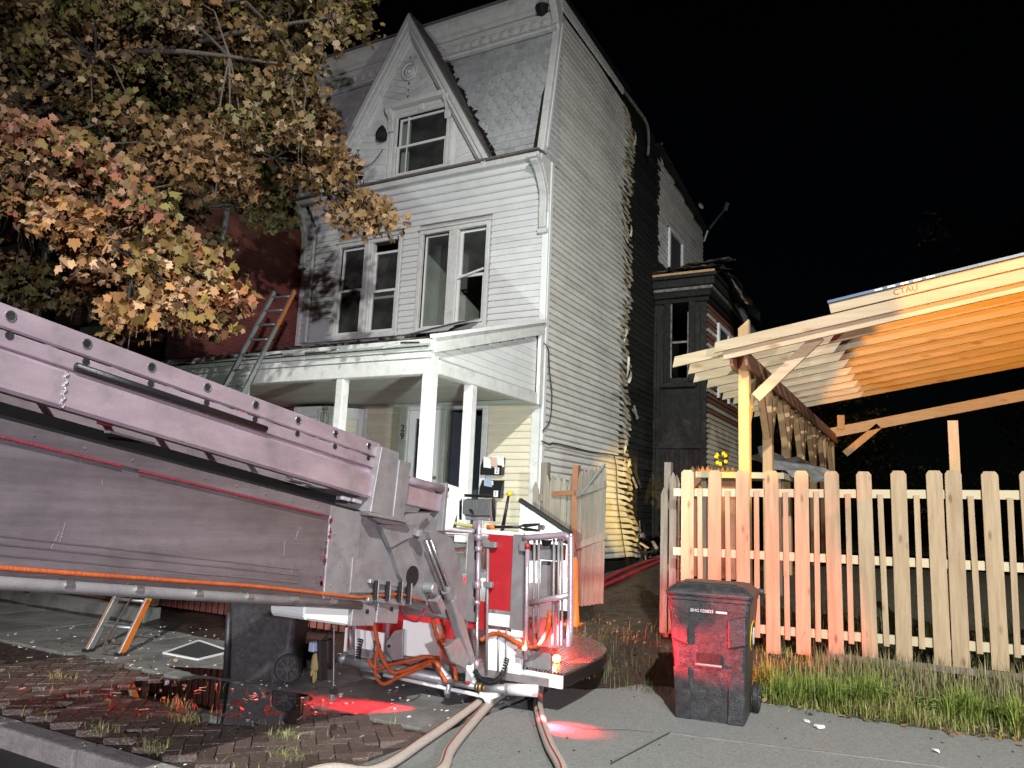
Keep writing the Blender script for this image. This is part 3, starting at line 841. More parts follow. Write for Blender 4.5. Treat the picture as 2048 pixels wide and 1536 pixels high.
# slated slopes of the dormer roof, ragged where the slates end
for sgn in (-1, 1):
    sl = Vector((sgn*BH, 0, -(AP.z-BZ))); L0 = sl.length; sl.normalize()
    up = Vector((sgn*(AP.z-BZ), 0, BH)).normalized()
    m_ = MB()
    a = Vector((dx, 10.34, AP.z+0.0))
    P = [a, a+sl*L0, a+sl*L0+Vector((0, 0.25, 0)), a+Vector((0, 0.85, 0))]
    m_.prism([p+up*0.006 for p in P], up*0.02)
    rf = m_.build('dormer_roof', 'roof_slate', dorm)
    for k in range(26):
        l = 0.06+k*L0/26.2
        zz = (a+sl*l).z
        y1 = ym(min(zz, 9.95))-0.02 if zz < 9.95 else 10.95
        for j in range(5):
            ya = 10.335 + j*0.14
            if ya > y1+0.02: break
            o = MB().prism([Vector((dx, ya, AP.z))+sl*(l+jit(0.012))+up*0.028, Vector((dx, ya, AP.z))+sl*(l+0.15+jit(0.015))+up*0.045,
                            Vector((dx, ya+0.135, AP.z))+sl*(l+0.15+jit(0.015))+up*0.045, Vector((dx, ya+0.135, AP.z))+sl*(l+jit(0.012))+up*0.028], up*0.008)
            if sgn > 0: o.build('slate', 'roof_slate', rf)
    if sgn > 0:     # broken flashing that stands off the mansard
        fl_ = MB()
        for k in range(46):
            l = 0.55 + k*(L0-0.6)/46
            p = Vector((dx, 0, AP.z))+sl*l
            yy = ym(min(p.z, 9.95))-0.03
            q0 = Vector((p.x+0.03, yy, p.z))
            h = random.uniform(0.03, 0.16)
            fl_.add([q0, q0+sl*0.10, q0+sl*0.06+Vector((h, -0.05+jit(0.03), jit(0.05))), q0+sl*0.01+Vector((h*0.6, -0.03, 0.03))], [(0, 1, 2, 3)])
        fl_.build('torn_flashing', 'charred_dark', dorm)
# window hood on consoles
hd = MB().box(OW[0]-0.24, OW[1]-0.02, yd-0.17, yd-0.012, 8.90, 9.00).build('window_hood', 'white_paint', dorm, bevel=0.015)
MB().box(OW[0]-0.17, OW[1]+0.03, yd-0.05, yd-0.011, 8.75, 8.895).build('hood_panel', 'white_paint', dorm, bevel=0.006)
MB().box(oc-0.05, oc+0.05, yd-0.075, yd-0.05, 8.77, 8.89).build('hood_keystone', 'white_paint', dorm, bevel=0.008)
for x in (OW[0]-0.20, OW[1]-0.04):
    prof = [(0.0, 8.50), (0.045, 8.48), (0.06, 8.60), (0.05, 8.68), (0.09, 8.78), (0.16, 8.83), (0.17, 8.895), (0.0, 8.896)]
    MB().prism([(x, yd-0.012-a, z) for a, z in prof], (0.12, 0, 0)).build('console', 'white_paint', dorm, bevel=0.008)
for x in (OW[0]-0.14, OW[1]+0.10):
    MB().box(x-0.03, x+0.03, yd-0.05, yd-0.010, 7.52, 8.47).build('pilaster', 'white_paint', dorm, bevel=0.006)
wc = casing(OW[0], OW[1], OZ[0], OZ[1], yd, fw=0.06, proud=0.04)
MB().box(-8.26, -8.235, yd+0.02, yd+0.05, OZ[0], OZ[1]).build('mullion', 'vinyl_frame', wc)
sash(OW[0]+0.005, OW[1]-0.005, 8.13, OZ[1]-0.005, yd+0.045, wc); sash(OW[0]+0.005, OW[1]-0.005, OZ[0]+0.005, 8.18, yd+0.005, wc)
MB().box(-8.44, -8.27, yd+0.12, yd+0.14, OZ[0], OZ[1]).build('curtain', 'clean_white', wc)
# charred stub and a loose wire at the left of the hood
MB().lathe((OW[0]-0.30, yd-0.10, 8.46), [(0.02, -0.15), (0.10, -0.12), (0.11, 0.0), (0.07, 0.10), (0.02, 0.16)], 8).build('burnt_stub', 'charred', dorm)
MB().tube(spline([(-8.72, 10.42, 8.15), (-8.85, 10.30, 7.85), (-9.2, 10.25, 7.72), (-9.6, 10.22, 7.70)]), 0.008, 5).build('loose_wire', 'cable_black', dorm)

def crumple(c, ux, uy, nx_, ny_, amp, m, parent, seed, name='buckled_sheet'):
    q = random.Random(seed); c = V3(c); ux = V3(ux); uy = V3(uy); nn = ux.cross(uy).normalized()
    vs = []
    for j in range(ny_+1):
        for i in range(nx_+1):
            vs.append(c + ux*(i/nx_+q.uniform(-.04, .04)) + uy*(j/ny_+q.uniform(-.05, .05)) + nn*q.uniform(-amp, amp))
    return MB().add(vs, [(j*(nx_+1)+i, j*(nx_+1)+i+1, (j+1)*(nx_+1)+i+1, (j+1)*(nx_+1)+i) for j in range(ny_) for i in range(nx_)]).build(name, m, parent)
# --- the side wall: warped vinyl courses that end in a melted edge
rr = random.Random(4)
def burn_edge(z):
    """Y where the siding is burnt away"""
    e = 14.72 + 0.10*math.sin(z*2.1)+0.07*math.sin(z*5.3+1)+0.05*math.sin(z*9.7)
    if z < 3.2: e += (3.2-z)*0.42
    if z > 9.2: e -= (z-9.2)*0.10
    return e
def side_top(y):
    """upper end of the siding under the sagging eave"""
    return 10.36 - 0.50*sstep(12.6, 14.7, y)
cz = 0.86; k = 0
SC = 0.112
while cz < 10.34:
    ye = burn_edge(cz) + rr.uniform(-0.02, 0.02)*(1 if rr.random() < 0.85 else 5)
    y0 = YF+0.10
    if cz > 7.5: y0 = ym(min(cz, 9.95))+0.10
    nseg = 20
    vs = []; fs = []
    curl = 0.008+0.035*max(0, 0.45+0.5*math.sin(cz*2.3+0.6)+0.35*math.sin(cz*5.9))*rr.uniform(0.7, 1.2); dr = 0.02+0.10*max(0, 0.4+0.6*math.sin(cz*1.9))*rr.uniform(0.7, 1.2); ph = rr.uniform(0, 6.28)
    for i in range(nseg+1):
        t = i/nseg
        y = y0 + (ye-y0)*(1-(1-t)**1.35)
        b = sstep(ye-0.75, ye, y)
        wav = 0.014*math.sin(y*3.1+cz*1.3)*sstep(11.2, 14, y) + 0.010*math.sin(y*9+ph)*b
        sag = -0.10*sstep(12.4, ye, y)*sstep(8.6, 10.2, cz) - dr*b*b + 0.03*b*math.sin(y*13+ph)
        xo = wav + b*b*curl*(0.6+0.4*math.sin(y*15+ph))
        gap = 1-0.25*b*abs(math.sin(ph))
        vs += [(XR-0.040+xo*0.4, y, cz+sag), (XR+0.004+xo, y, cz+sag+0.002), (XR+0.002+xo*0.9, y, cz+sag+SC*0.26), (XR-0.038+xo*0.7, y, cz+sag+SC*gap+0.008)]
    for i in range(nseg):
        for j in range(3):
            a = i*4+j; fs.append((a, a+1, a+5, a+4))
    o = MB().add(vs, fs).build('siding_plank', 'side_siding', side)
    # the last hand's breadth is melted and yellowed
    me = o.data; me.materials.append(MATS['melted'])
    for p in me.polygons:
        c = sum((me.vertices[i].co.y for i in p.vertices))/4 + ORG[o.name].y
        if c > ye-0.22-0.25*abs(math.sin(ph)): p.material_index = 1
    cz += SC; k += 1
# starter strip and front corner channel of the side
MB().box(XR-0.02, XR+0.022, YF+0.02, YF+0.11, 0.8, 7.45).build('corner_channel', 'white_siding', house, bevel=0.006)
MB().bar((XR+0.01, ym(7.6)+0.07, 7.6), (XR+0.01, ym(9.95)+0.09, 10.1), 0.05, 0.07, (1, 0, 0)).build('corner_channel', 'white_siding', house)
# curled tatters along the burnt edge
for i in range(16):
    z = rr.uniform(0.9, 10.0)
    ye = burn_edge(z)+rr.uniform(-0.10, 0.03)
    n = 7; w0 = rr.uniform(0.03, 0.10); ln = rr.uniform(0.10, 0.55)
    a0 = rr.uniform(0, 3); k1 = rr.uniform(1.0, 4.0); sw_ = rr.uniform(-0.10, 0.10); vs = []
    for j in range(n+1):
        t = j/n; an = a0+t*k1
        c = Vector((XR+0.03+0.05*t*math.sin(an), ye+sw_*t+0.04*math.sin(an*1.3), z-ln*t))
        ww = w0*(1-0.8*t)*(0.7+0.3*math.sin(j*2.3+a0))
        vs += [c+Vector((0.02*math.cos(an), -ww/2, 0.0)), c+Vector((-0.02*math.cos(an), ww/2, -0.03))]
    MB().add(vs, [(2*j, 2*j+1, 2*j+3, 2*j+2) for j in range(n)]).build('melted_tatter', 'melted' if i % 3 else 'charred', side, smooth=True)
# hanging bits of burnt lath at the foot of the burnt edge
for i in range(14):
    z = rr.uniform(0.9, 4.0); y = burn_edge(z)+rr.uniform(0.0, 0.3)
    MB().bar((XR+0.02, y, z), (XR+0.05+rr.uniform(0, .1), y+rr.uniform(-.15, .2), z-rr.uniform(0.1, 0.4)), 0.015, 0.05).build('burnt_lath', 'ash_wood' if i % 2 else 'charred', side)
# charred clapboards beyond
cz = 0.86
while cz < 10.2:
    MB().add([(XR-0.044, 14.3, cz), (XR-0.020, 14.3, cz), (XR-0.036, 14.3, cz+0.135), (XR-0.044, 16.38, cz), (XR-0.020+rr.uniform(-.006, .006), 16.38, cz+rr.uniform(-.01, .01)), (XR-0.036, 16.38, cz+0.135)],
             [(0, 1, 4, 3), (1, 2, 5, 4), (3, 4, 5), (0, 2, 1)]).build('charred_board', 'charred', side)
    cz += 0.128
# roof edge of the flank with slipped fascia
MB().bar((XR+0.03, 10.9, 10.60), (XR+0.03, 14.3, 10.56), 0.10, 0.10).build('roof_edge', 'charred', house)
MB().bar((XR+0.05, 10.9, 10.47), (XR+0.06, 13.9, 10.36), 0.03, 0.14).build('fascia', 'white_paint', house)
MB().bar((XR+0.045, 10.95, 10.36), (XR+0.045, 13.2, 10.34), 0.03, 0.05).build('fascia', 'white_paint', house)
dl = spline([(XR+0.04, 13.9, 10.42), (XR+0.10, 14.5, 10.34), (XR+0.16, 15.1, 10.22), (XR+0.13, 15.35, 9.95), (XR+0.10, 15.4, 9.6)], 4)
MB().tube(dl, 0.03, 6).build('hanging_gutter', 'ash_wood', house)

# --- rear wing on the same line, lower and sloping down
def wing_top(y): return 10.25 - 0.14*(y-16.4)
wv = [(XR-0.06, 16.31, 0.5), (XR-0.06, 20.6, 0.5), (XR-0.06, 20.6, wing_top(20.6)), (XR-0.06, 16.31, wing_top(16.3))]
wing = MB().prism(wv, (-3.5, 0, 0)).build('rear_wing', 'charred', house)
wy = (at_x(1340, 460, XR).y, at_x(1362, 460, XR).y)
ww = (wy[0], wy[1]+0.1, 7.62, 8.62)
cz = 7.55
while cz < 10.2:
    yend = min(20.55, 16.4+(10.25-cz-0.13)/0.14)
    ys_ = free(16.5+rr.uniform(0, 0.25), yend, [(ww[0]-0.1, ww[1]+0.1)] if ww[2]-0.12 < cz < ww[3] else [])
    for a, b in ys_:
        n = 4; vs = []; fs = []
        for i in range(n+1):
            y = lerp(a, b, i/n); s = rr.uniform(-.012, .012)
            vs += [(XR-0.05, y, cz+s), (XR-0.022+abs(s), y, cz+s), (XR-0.045, y, cz+0.13+s)]
        for i in range(n): fs += [(i*3, i*3+1, i*3+4, i*3+3), (i*3+1, i*3+2, i*3+5, i*3+4)]
        MB().add(vs, fs).build('siding_plank', 'side_siding', wing)
    cz += 0.125
MB().bar((XR+0.03, 16.3, wing_top(16.3)+0.02), (XR+0.03, 20.65, wing_top(20.65)+0.02), 0.22, 0.10).build('wing_roof', 'charred', house)
MB().bar((XR+0.13, 16.3, wing_top(16.3)+0.03), (XR+0.13, 20.65, wing_top(20.65)+0.03), 0.02, 0.07).build('gutter', 'ash_wood', house)
sw = MB()
sw.box(XR-0.03, XR+0.03, ww[0]-0.07, ww[0], ww[2], ww[3]).box(XR-0.03, XR+0.03, ww[1], ww[1]+0.09, ww[2], ww[3]).box(XR-0.03, XR+0.03, ww[0], ww[1], ww[3]-0.07, ww[3])
swo = sw.build('window', 'clean_white', house)
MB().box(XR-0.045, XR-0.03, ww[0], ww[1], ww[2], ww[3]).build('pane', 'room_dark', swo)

# --- charred bay on the flank
BX0, BX1, BY0, BY1 = XR, -4.28, 16.42, 19.6
BT = 7.35
bw0 = at_y(1343, 605, BY0); bw1 = at_y(1376, 755, BY0)
hole = (bw0.x, bw1.x)
hz = (bw1.z, bw0.z)
b = MB()
b.box(BX0-0.1, hole[0], BY0, BY0+0.1, 0.6, BT-0.5).box(hole[1], BX1, BY0, BY0+0.1, 0.6, BT-0.5)
b.box(hole[0], hole[1], BY0, BY0+0.1, 0.6, hz[0]).box(hole[0], hole[1], BY0, BY0+0.1, hz[1], BT-0.5)
bay = b.build('bay', 'charred', house)
MB().box(BX1-0.09, BX1-0.02, BY0+0.105, BY1, 0.6, BT-0.55).box(BX0-0.1, BX1-0.1, BY1-0.1, BY1-0.01, 0.6, BT-0.55).build('bay_wall', 'charred', house)
# frames, panels and cornice steps of the bay front
for (x0, x1, z0, z1, pr, mm) in ((hole[0]-0.16, hole[0]-0.02, hz[0]-0.1, hz[1]+0.2, 0.05, 'charred'), (hole[1]+0.02, hole[1]+0.16, hz[0]-0.1, hz[1]+0.2, 0.05, 'charred'),
                             (hole[0]-0.16, hole[1]+0.16, hz[1]+0.205, hz[1]+0.36, 0.06, 'charred'), (hole[0]-0.2, hole[1]+0.2, hz[0]-0.22, hz[0]-0.11, 0.09, 'charred'),
                             (BX0+0.02, BX1-0.02, 3.15, 3.32, 0.05, 'charred'), (BX0+0.02, BX1-0.02, 2.25, 2.38, 0.06, 'charred'),
                             (BX0+0.03, BX0+0.13, 0.7, 6.2, 0.04, 'charred'), (BX1-0.13, BX1+0.01, 0.7, 6.3, 0.04, 'charred'),
                             (hole[0]-0.018, hole[0]+0.02, hz[0], hz[1], 0.02, 'ash_wood'), (hole[1]-0.02, hole[1]+0.018, hz[0], hz[1]-0.25, 0.02, 'ash_wood'),
                             (hole[0], hole[1], lerp(hz[0], hz[1], 0.45), lerp(hz[0], hz[1], 0.45)+0.05, 0.01, 'ash_wood')):
    MB().box(x0, x1, BY0-pr, BY0-0.002, z0, z1).build('bay_trim', mm, bay, bevel=0.01)
for j in range(8):
    MB().box(BX0+0.15+j*0.105, BX0+0.15+j*0.105+0.095, BY0-0.022, BY0-0.003, 2.42, 3.12).build('charred_board', 'charred', bay)
for j, (z0, z1, pr) in enumerate(((6.42, 6.52, 0.06), (6.53, 6.66, 0.12), (6.67, 6.74, 0.17), (6.75, 6.92, 0.22), (6.93, 6.99, 0.28))):
    MB().box(BX0-0.02, BX1+pr, BY0-pr, BY1, z0, z1).build('bay_cornice', 'ash_wood' if j == 2 else 'charred', bay, bevel=0.012)
MB().box(BX0, BX1+0.25, BY0-0.30, BY0-0.24, 7.0, 7.05).build('bay_cornice', 'post_wood', bay)
# crumpled sheets of its roof
crumple((BX0-0.05, BY0-0.38, 7.10), (1.45, 0, 0.05), (0.05, 1.4, 0.30), 9, 6, 0.05, 'ash_wood', bay, 1)
crumple((BX0+0.6, BY0-0.2, 7.24), (1.0, 0, 0.06), (0.05, 1.0, 0.28), 6, 5, 0.04, 'galvanised', bay, 2)
crumple((BX1+0.1, BY0+0.1, 7.35), (0.45, 0.3, -0.35), (0.2, 2.2, -0.55), 4, 8, 0.07, 'charred', bay, 3)
crumple((BX1+0.35, BY0+0.4, 7.2), (0.25, 0.1, -0.55), (0.05, 0.7, -0.1), 3, 4, 0.05, 'ash_wood', bay, 6)
crumple((BX1+0.3, BY0+1.4, 6.8), (0.3, 0.2, -0.9), (0.1, 1.8, -0.35), 4, 6, 0.07, 'galvanised', bay, 8)
# its flank: singed red boards above, pale courses below, a white window
for i in range(48):
    z = 1.05+i*0.112
    if z > 6.35: break
    mm = 'cream_siding' if z < 3.9 else ('brown_wood' if i % 3 else 'side_siding')
    for a, c in free(BY0+0.02, BY1-0.05, [(17.35, 18.45)] if 4.4 < z < 6.1 else []):
        MB().add([(BX1-0.02, a, z), (BX1+0.012, a, z), (BX1-0.012, a, z+0.118), (BX1-0.02, c, z), (BX1+0.012, c, z+rr.uniform(-.01, .01)), (BX1-0.012, c, z+0.118)],
                 [(0, 1, 4, 3), (1, 2, 5, 4), (3, 4, 5), (0, 2, 1)]).build('siding_plank', mm, bay)
f_ = MB().box(BX1-0.02, BX1+0.05, 17.36, 17.46, 4.4, 6.15).box(BX1-0.02, BX1+0.05, 18.34, 18.44, 4.4, 6.15).box(BX1-0.02, BX1+0.048, 17.46, 18.34, 6.05, 6.15).box(BX1-0.02, BX1+0.048, 17.46, 18.34, 5.2, 5.25)
fo = f_.build('window', 'clean_white', house)
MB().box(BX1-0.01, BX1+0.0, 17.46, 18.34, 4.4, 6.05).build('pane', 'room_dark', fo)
MB().lathe((BX1+0.1, 19.4, 5.9), [(0.03, -0.4), (0.14, -0.1), (0.12, 0.25), (0.03, 0.35)], 8).build('hanging_insulation', 'ash_wood', house)

# ------------------------------------------------------------------ the porch
PY = 7.75; PXL = -10.86
ro_ = MB().prism([(PXL, PY-0.10, 3.70), (PXL, YF+0.0, 4.62), (PXL, YF+0.0, 4.50), (PXL, PY-0.10, 3.62)], (XR-0.02-PXL, 0, 0)).build('porch_roof', 'tar_roof', house)
q = random.Random(9)
for i in range(60):     # lumps of burnt roofing and fallen laths
    x = q.uniform(PXL+0.2, XR-0.2); t = q.random(); y = lerp(PY, YF-0.1, t); z = lerp(3.73, 4.60, t)+0.02
    ln = q.uniform(0.05, 0.3)
    an = q.uniform(0, 3.1)
    MB().bar((x, y, z), (x+ln*math.cos(an), y+ln*math.sin(an)*0.5, z+0.15*ln*math.sin(an)), q.uniform(0.03, 0.10), q.uniform(0.01, 0.03)).build('roof_debris', q.choice(['tar_roof', 'charred', 'tar_roof', 'ash_wood']), ro_)
mould('porch_cornice', [(PY+0.06, 3.58), (PY-0.06, 3.585), (PY-0.075, 3.625), (PY-0.14, 3.66), (PY-0.15, 3.71), (PY+0.06, 3.715)], PXL, XR+0.02, 'white_paint', house)
mould('porch_cornice', [(PY+0.04, 3.50), (PY-0.035, 3.505), (PY-0.035, 3.575), (PY+0.04, 3.578)], PXL, XR-0.02, 'white_paint', house)
MB().box(PXL, XR-0.08, PY-0.01, PY+0.14, 3.30, 3.498).build('porch_beam', 'white_paint', house, bevel=0.008)
# peeling strips of the cornice
for i in range(22):
    x = q.uniform(PXL, XR-0.4)
    MB().bar((x, PY-0.155, q.uniform(3.63, 3.70)), (x+q.uniform(0.1, 0.4), PY-0.158, q.uniform(3.63, 3.70)), 0.006, 0.02).build('peeling_strip', q.choice(['charred', 'white_paint', 'ash_wood']), house)
ce = MB().box(PXL, XR-0.1, PY+0.15, YF-0.03, 3.44, 3.47).build('porch_ceiling', 'beadboard', house)
for i in range(30):
    y = PY+0.16+i*0.10
    if y+0.096 > YF-0.04: break
    MB().box(PXL, XR-0.1, y, y+0.094, 3.425, 3.438).build('ceiling_board', 'beadboard', ce)
# right end: level beam, raking fascia, slatted triangle
MB().box(XR-0.14, XR-0.0, PY+0.16, YF-0.05, 3.32, 3.50).build('end_beam', 'white_paint', house, bevel=0.008)
MB().bar((XR+0.01, PY-0.02, 3.66), (XR+0.01, YF-0.06, 4.57), 0.05, 0.20).build('end_rake', 'white_paint', house, bevel=0.006)
MB().bar((XR+0.03, PY-0.08, 3.755), (XR+0.03, YF-0.06, 4.69), 0.09, 0.05).build('end_rake', 'clean_white', house)
MB().box(XR-0.03, XR+0.03, YF-0.16, YF-0.05, 3.32, 4.50).build('end_stile', 'white_paint', house)
tri = MB().prism([(XR-0.08, PY+0.06, 3.505), (XR-0.08, YF-0.17, 3.505), (XR-0.08, YF-0.17, 4.50), (XR-0.08, PY+0.06, 3.62)], (0.02, 0, 0)).build('gable_panel', 'white_siding', house)
for i in range(9):
    z = 3.52+i*0.108
    ys0 = 7.76 + max(0, (z+0.04-3.56)/0.302)
    if ys0 > YF-0.3: break
    MB().bar((XR-0.052, ys0, z+0.05), (XR-0.052, YF-0.17, z+0.05), 0.012, 0.104).build('siding_plank', 'white_siding', tri)
# columns: square, clad in white
def column(x, y, z0, z1, wd=0.13):
    c = MB().box(x-wd/2, x+wd/2, y-wd/2, y+wd/2, z0, z1).build('porch_column', 'white_paint', house, bevel=0.012)
    MB().box(x-wd/2-0.012, x+wd/2+0.012, y-wd/2-0.012, y+wd/2+0.012, z0, z0+0.14).build('column_base', 'white_paint', c, bevel=0.006)
    return c
FZ = 1.22
column(XR-0.09, PY+0.08, FZ, 3.66, 0.15); column(-6.93, PY+0.07, FZ, 3.30); column(-8.80, PY+0.07, FZ, 3.30); column(-10.6, PY+0.07, FZ, 3.30)
column(XR-0.08, 8.78, FZ, 3.32, 0.14)
# floor, skirt of upright boards with gaps
pf = MB().box(PXL, XR, PY-0.08, YF-0.0, FZ-0.06, FZ-0.012).build('porch_floor', 'grey_steel', house)
for i in range(45):
    x = PXL+0.02+i*0.121
    if x+0.1 > XR: break
    MB().box(x, x+0.085, PY, PY+0.02, 0.08, FZ-0.07).build('skirt_board', 'skirt_wood', house)
for i in range(25):
    y = PY+0.05+i*0.121
    if y+0.1 > YF: break
    MB().box(XR-0.03, XR-0.01, y, y+0.085, 0.15, FZ-0.07).build('skirt_board', 'skirt_wood', house)
MB().box(PXL, XR-0.2, PY+0.5, PY+0.6, 0.0, FZ-0.1).build('foundation', 'porch_brick', house)
MB().box(XR-0.4, XR-0.05, PY+0.5, 16.3, 0.2, 0.84).build('foundation', 'dark_brick', house)
# balustrade towards the street
for i in range(30):
    x = -10.4+i*0.115
    if x > -7.05: break
    MB().bar((x, PY+0.05, FZ+0.09), (x, PY+0.05, FZ+0.72), 0.035, 0.035, (0, 1, 0)).build('baluster', 'white_paint', house)
MB().box(-10.53, -7.0, PY+0.02, PY+0.08, FZ+0.72, FZ+0.78).build('handrail', 'white_paint', house)
MB().box(-10.53, -7.0, PY+0.03, PY+0.07, FZ+0.04, FZ+0.09).build('handrail', 'white_paint', house)
# stair with panelled side at the right end
st = MB()
for i in range(5):
    st.box(XR+0.01+i*0.27, XR+0.01+(i+1)*0.27+0.02, 7.9, 8.7, 0.1, FZ-0.10-i*0.21)
st.build('porch_step', 'grey_steel', house)
sa = at_y(1040, 1000, 8.75); sb = at_y(1142, 1068, 8.75)
MB().bar(sa, sb, 0.07, 0.05).build('stair_rail', 'charred_dark', house)
for i in range(9):
    t = i/9+0.02; p = V3(sa).lerp(V3(sb), t)
    MB().box(p.x, p.x+0.095*abs(sb.x-sa.x)/0.9, 8.74, 8.76, 0.5, p.z-0.03).build('stair_panel', 'clean_white', house)

# --- cream wall under the porch: courses, trim, doors
BAY = (-10.55, -9.02)
cz = FZ+0.02
while cz < 3.36:
    for a, c in free(XL+0.05, XR-0.16, [(BAY[0], BAY[1]), (D1[0]-0.22, D2[1]+0.14)]):
        plank(a, c, cz, cz+0.112, 'cream_siding', lower, lambda z: YF)
    cz += 0.112
for (x0, x1, z0, z1) in ((XR-0.16, XR-0.02, FZ, 3.40), (D2[1]+0.02, D2[1]+0.13, FZ, 3.30), (D1[0]-0.21, D1[0]-0.02, FZ, 3.30), (D1[1]+0.005, D2[0]-0.005, FZ, 3.30), (D1[0]-0.21, D2[1]+0.13, 3.302, 3.40), (BAY[1], BAY[1]+0.10, FZ, 3.40)):
    MB().box(x0, x1, YF-0.04, YF+0.10, z0, z1).build('door_trim' if z1 < 3.39 and x0 > -8.5 else 'trim_board', 'white_paint', house, bevel=0.006)
mould('porch_frieze', [(YF+0.0, 3.36), (YF-0.05, 3.365), (YF-0.08, 3.42), (YF+0.0, 3.424)], XL+0.02, XR-0.02, 'white_paint', house)
# left door: white with one long glass
d_ = MB().box(D1[0], D1[0]+0.12, YF+0.0, YF+0.05, FZ, DZ).box(D1[1]-0.30, D1[1], YF+0.0, YF+0.05, FZ, DZ).box(D1[0]+0.12, D1[1]-0.30, YF+0.0, YF+0.05, DZ-0.14, DZ).box(D1[0]+0.12, D1[1]-0.30, YF+0.0, YF+0.05, FZ, FZ+0.3)
dd = d_.build('door', 'clean_white', house)
MB().add([(D1[0]+0.115, YF+0.025, FZ+0.29), (D1[1]-0.295, YF+0.025, FZ+0.29), (D1[1]-0.295, YF+0.025, DZ-0.13), (D1[0]+0.115, YF+0.025, DZ-0.13)], [(0, 1, 2, 3)]).build('pane', 'pane_glass', dd)
MB().sphere((D1[1]-0.08, YF-0.03, 2.15), 0.03).build('door_knob', 'brass', dd)
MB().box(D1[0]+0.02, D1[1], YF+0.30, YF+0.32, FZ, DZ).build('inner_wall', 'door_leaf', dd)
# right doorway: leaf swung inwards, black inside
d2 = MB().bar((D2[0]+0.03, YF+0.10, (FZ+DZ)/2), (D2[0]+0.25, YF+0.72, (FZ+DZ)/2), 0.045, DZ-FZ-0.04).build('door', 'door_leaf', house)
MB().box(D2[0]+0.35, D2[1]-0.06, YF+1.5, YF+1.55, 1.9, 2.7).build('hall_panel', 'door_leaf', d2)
MB().box(D2[0]+0.02, D2[1]-0.02, YF+0.30, YF+0.33, FZ, FZ+0.02).build('threshold', 'white_paint', d2)
text('house_number', '2', 'mailbox_black', (-8.095, YF-0.046, 2.99), (1, 0, 0), (0, 0, 1), 0.17, house, 0.004)
text('house_number', '9', 'mailbox_black', (-8.095, YF-0.046, 2.85), (1, 0, 0), (0, 0, 1), 0.17, house, 0.004)
# canted bay with white panelled windows
by = 10.28
bp3 = [(BAY[0], YF), (-10.15, by), (-9.42, by), (BAY[1], YF)]
bb = MB().prism([(x, y, FZ) for x, y in bp3], (0, 0, 3.36-FZ)).build('porch_bay', 'white_paint', house)
for (a, c) in ((0, 1), (1, 2), (2, 3)):
    A = Vector((*bp3[a], 0)); B = Vector((*bp3[c], 0)); dv = (B-A).normalized(); nv = Vector((dv.y, -dv.x, 0))
    Ls = (B-A).length
    for (t0, t1, z0, z1, o, mm) in ((0.0, 0.09, FZ, 3.35, 0.03, 'white_paint'), (Ls-0.09, Ls, FZ, 3.35, 0.03, 'white_paint'), (0.09, Ls-0.09, 3.16, 3.35, 0.025, 'white_paint'), (0.09, Ls-0.09, 2.02, 2.12, 0.035, 'white_paint'), (0.13, Ls-0.13, 2.14, 3.14, 0.012, 'clean_white')):
        p0 = A+dv*t0+nv*o; p1 = A+dv*t1+nv*o
        if c == 3 and mm == 'clean_white':
            for kk in range(9):
                zz = 2.14+kk*0.112
                MB().bar((p0.x, p0.y, zz+0.05), (p1.x, p1.y, zz+0.05), 0.02, 0.105).build('siding_plank', 'cream_siding', bb)
            continue
        MB().bar((p0.x, p0.y, (z0+z1)/2), (p1.x, p1.y, (z0+z1)/2), 0.03, z1-z0).build('bay_panel', mm, bb)

# small things fixed to the white house
for (num, z, mm) in (('2', 2.36, 'mailbox_black'), ('1', 2.00, 'mailbox_black')):
    mbx = thing('mailbox', 'black wall mailbox numbered %s beside the porch door, %s' % (num, 'upper of the two' if num == '2' else 'lower of the two'), 'mailbox', (-6.22, YF-0.09, z-0.16), 'mailboxes by the porch door')
    x0, x1 = -6.43, -6.03
    MB().box(x0, x1, YF-0.135, YF-0.03, z-0.15, z-0.02).build('box_body', mm, mbx, bevel=0.008)
    MB().prism([(x0, YF-0.03, z-0.02), (x0, YF-0.03, z+0.13), (x0, YF-0.05, z+0.13), (x0, YF-0.135, z-0.02)], (x1-x0, 0, 0)).build('box_back', mm, mbx)
    MB().box(x1-0.125, x1-0.045, YF-0.141, YF-0.136, z-0.135, z-0.035).build('number_plate', 'paper', mbx)
    text('number', num, 'mailbox_black', (x1-0.085, YF-0.1425, z-0.085), (1, 0, 0), (0, 0, 1), 0.10, mbx, 0.001)
    q = random.Random(int(num)+3)
    for i in range(5 if num == '2' else 2):
        xx = lerp(x0+0.06, x1-0.1, q.random())
        a = q.uniform(-0.6, 0.6)
        o = MB().add([(xx, YF-0.10-0.01*i, z-0.03), (xx+0.16*math.cos(a), YF-0.11-0.01*i, z-0.03+0.05*math.sin(a)), (xx+0.14*math.cos(a)-0.02, YF-0.085-0.01*i, z+q.uniform(0.08, 0.19)), (xx-0.02, YF-0.08-0.01*i, z+q.uniform(0.06, 0.16))], [(0, 1, 2, 3)])
        o.build('letter', ['paper', 'paper_blue', 'paper', 'paper_red', 'paper'][i], mbx)
lp = at_y(648, 838, 10.2)
ln = thing('wall_lantern', 'small caged white lantern on the porch bay beside the column', 'lantern', lp)
MB().box(lp.x-0.07, lp.x+0.07, lp.y-0.07, lp.y+0.07, lp.z-0.02+0.13, lp.z+0.15).box(lp.x-0.06, lp.x+0.06, lp.y-0.06, lp.y+0.06, lp.z-0.14, lp.z-0.12).build('cap', 'white_paint', ln)
for sx in (-1, 0, 1):
    for sy in (-1, 1):
        MB().bar((lp.x+sx*0.055, lp.y+sy*0.055, lp.z-0.12), (lp.x+sx*0.06, lp.y+sy*0.06, lp.z+0.12), 0.012, 0.012, (0, 1, 0)).build('cage_bar', 'white_paint', ln)
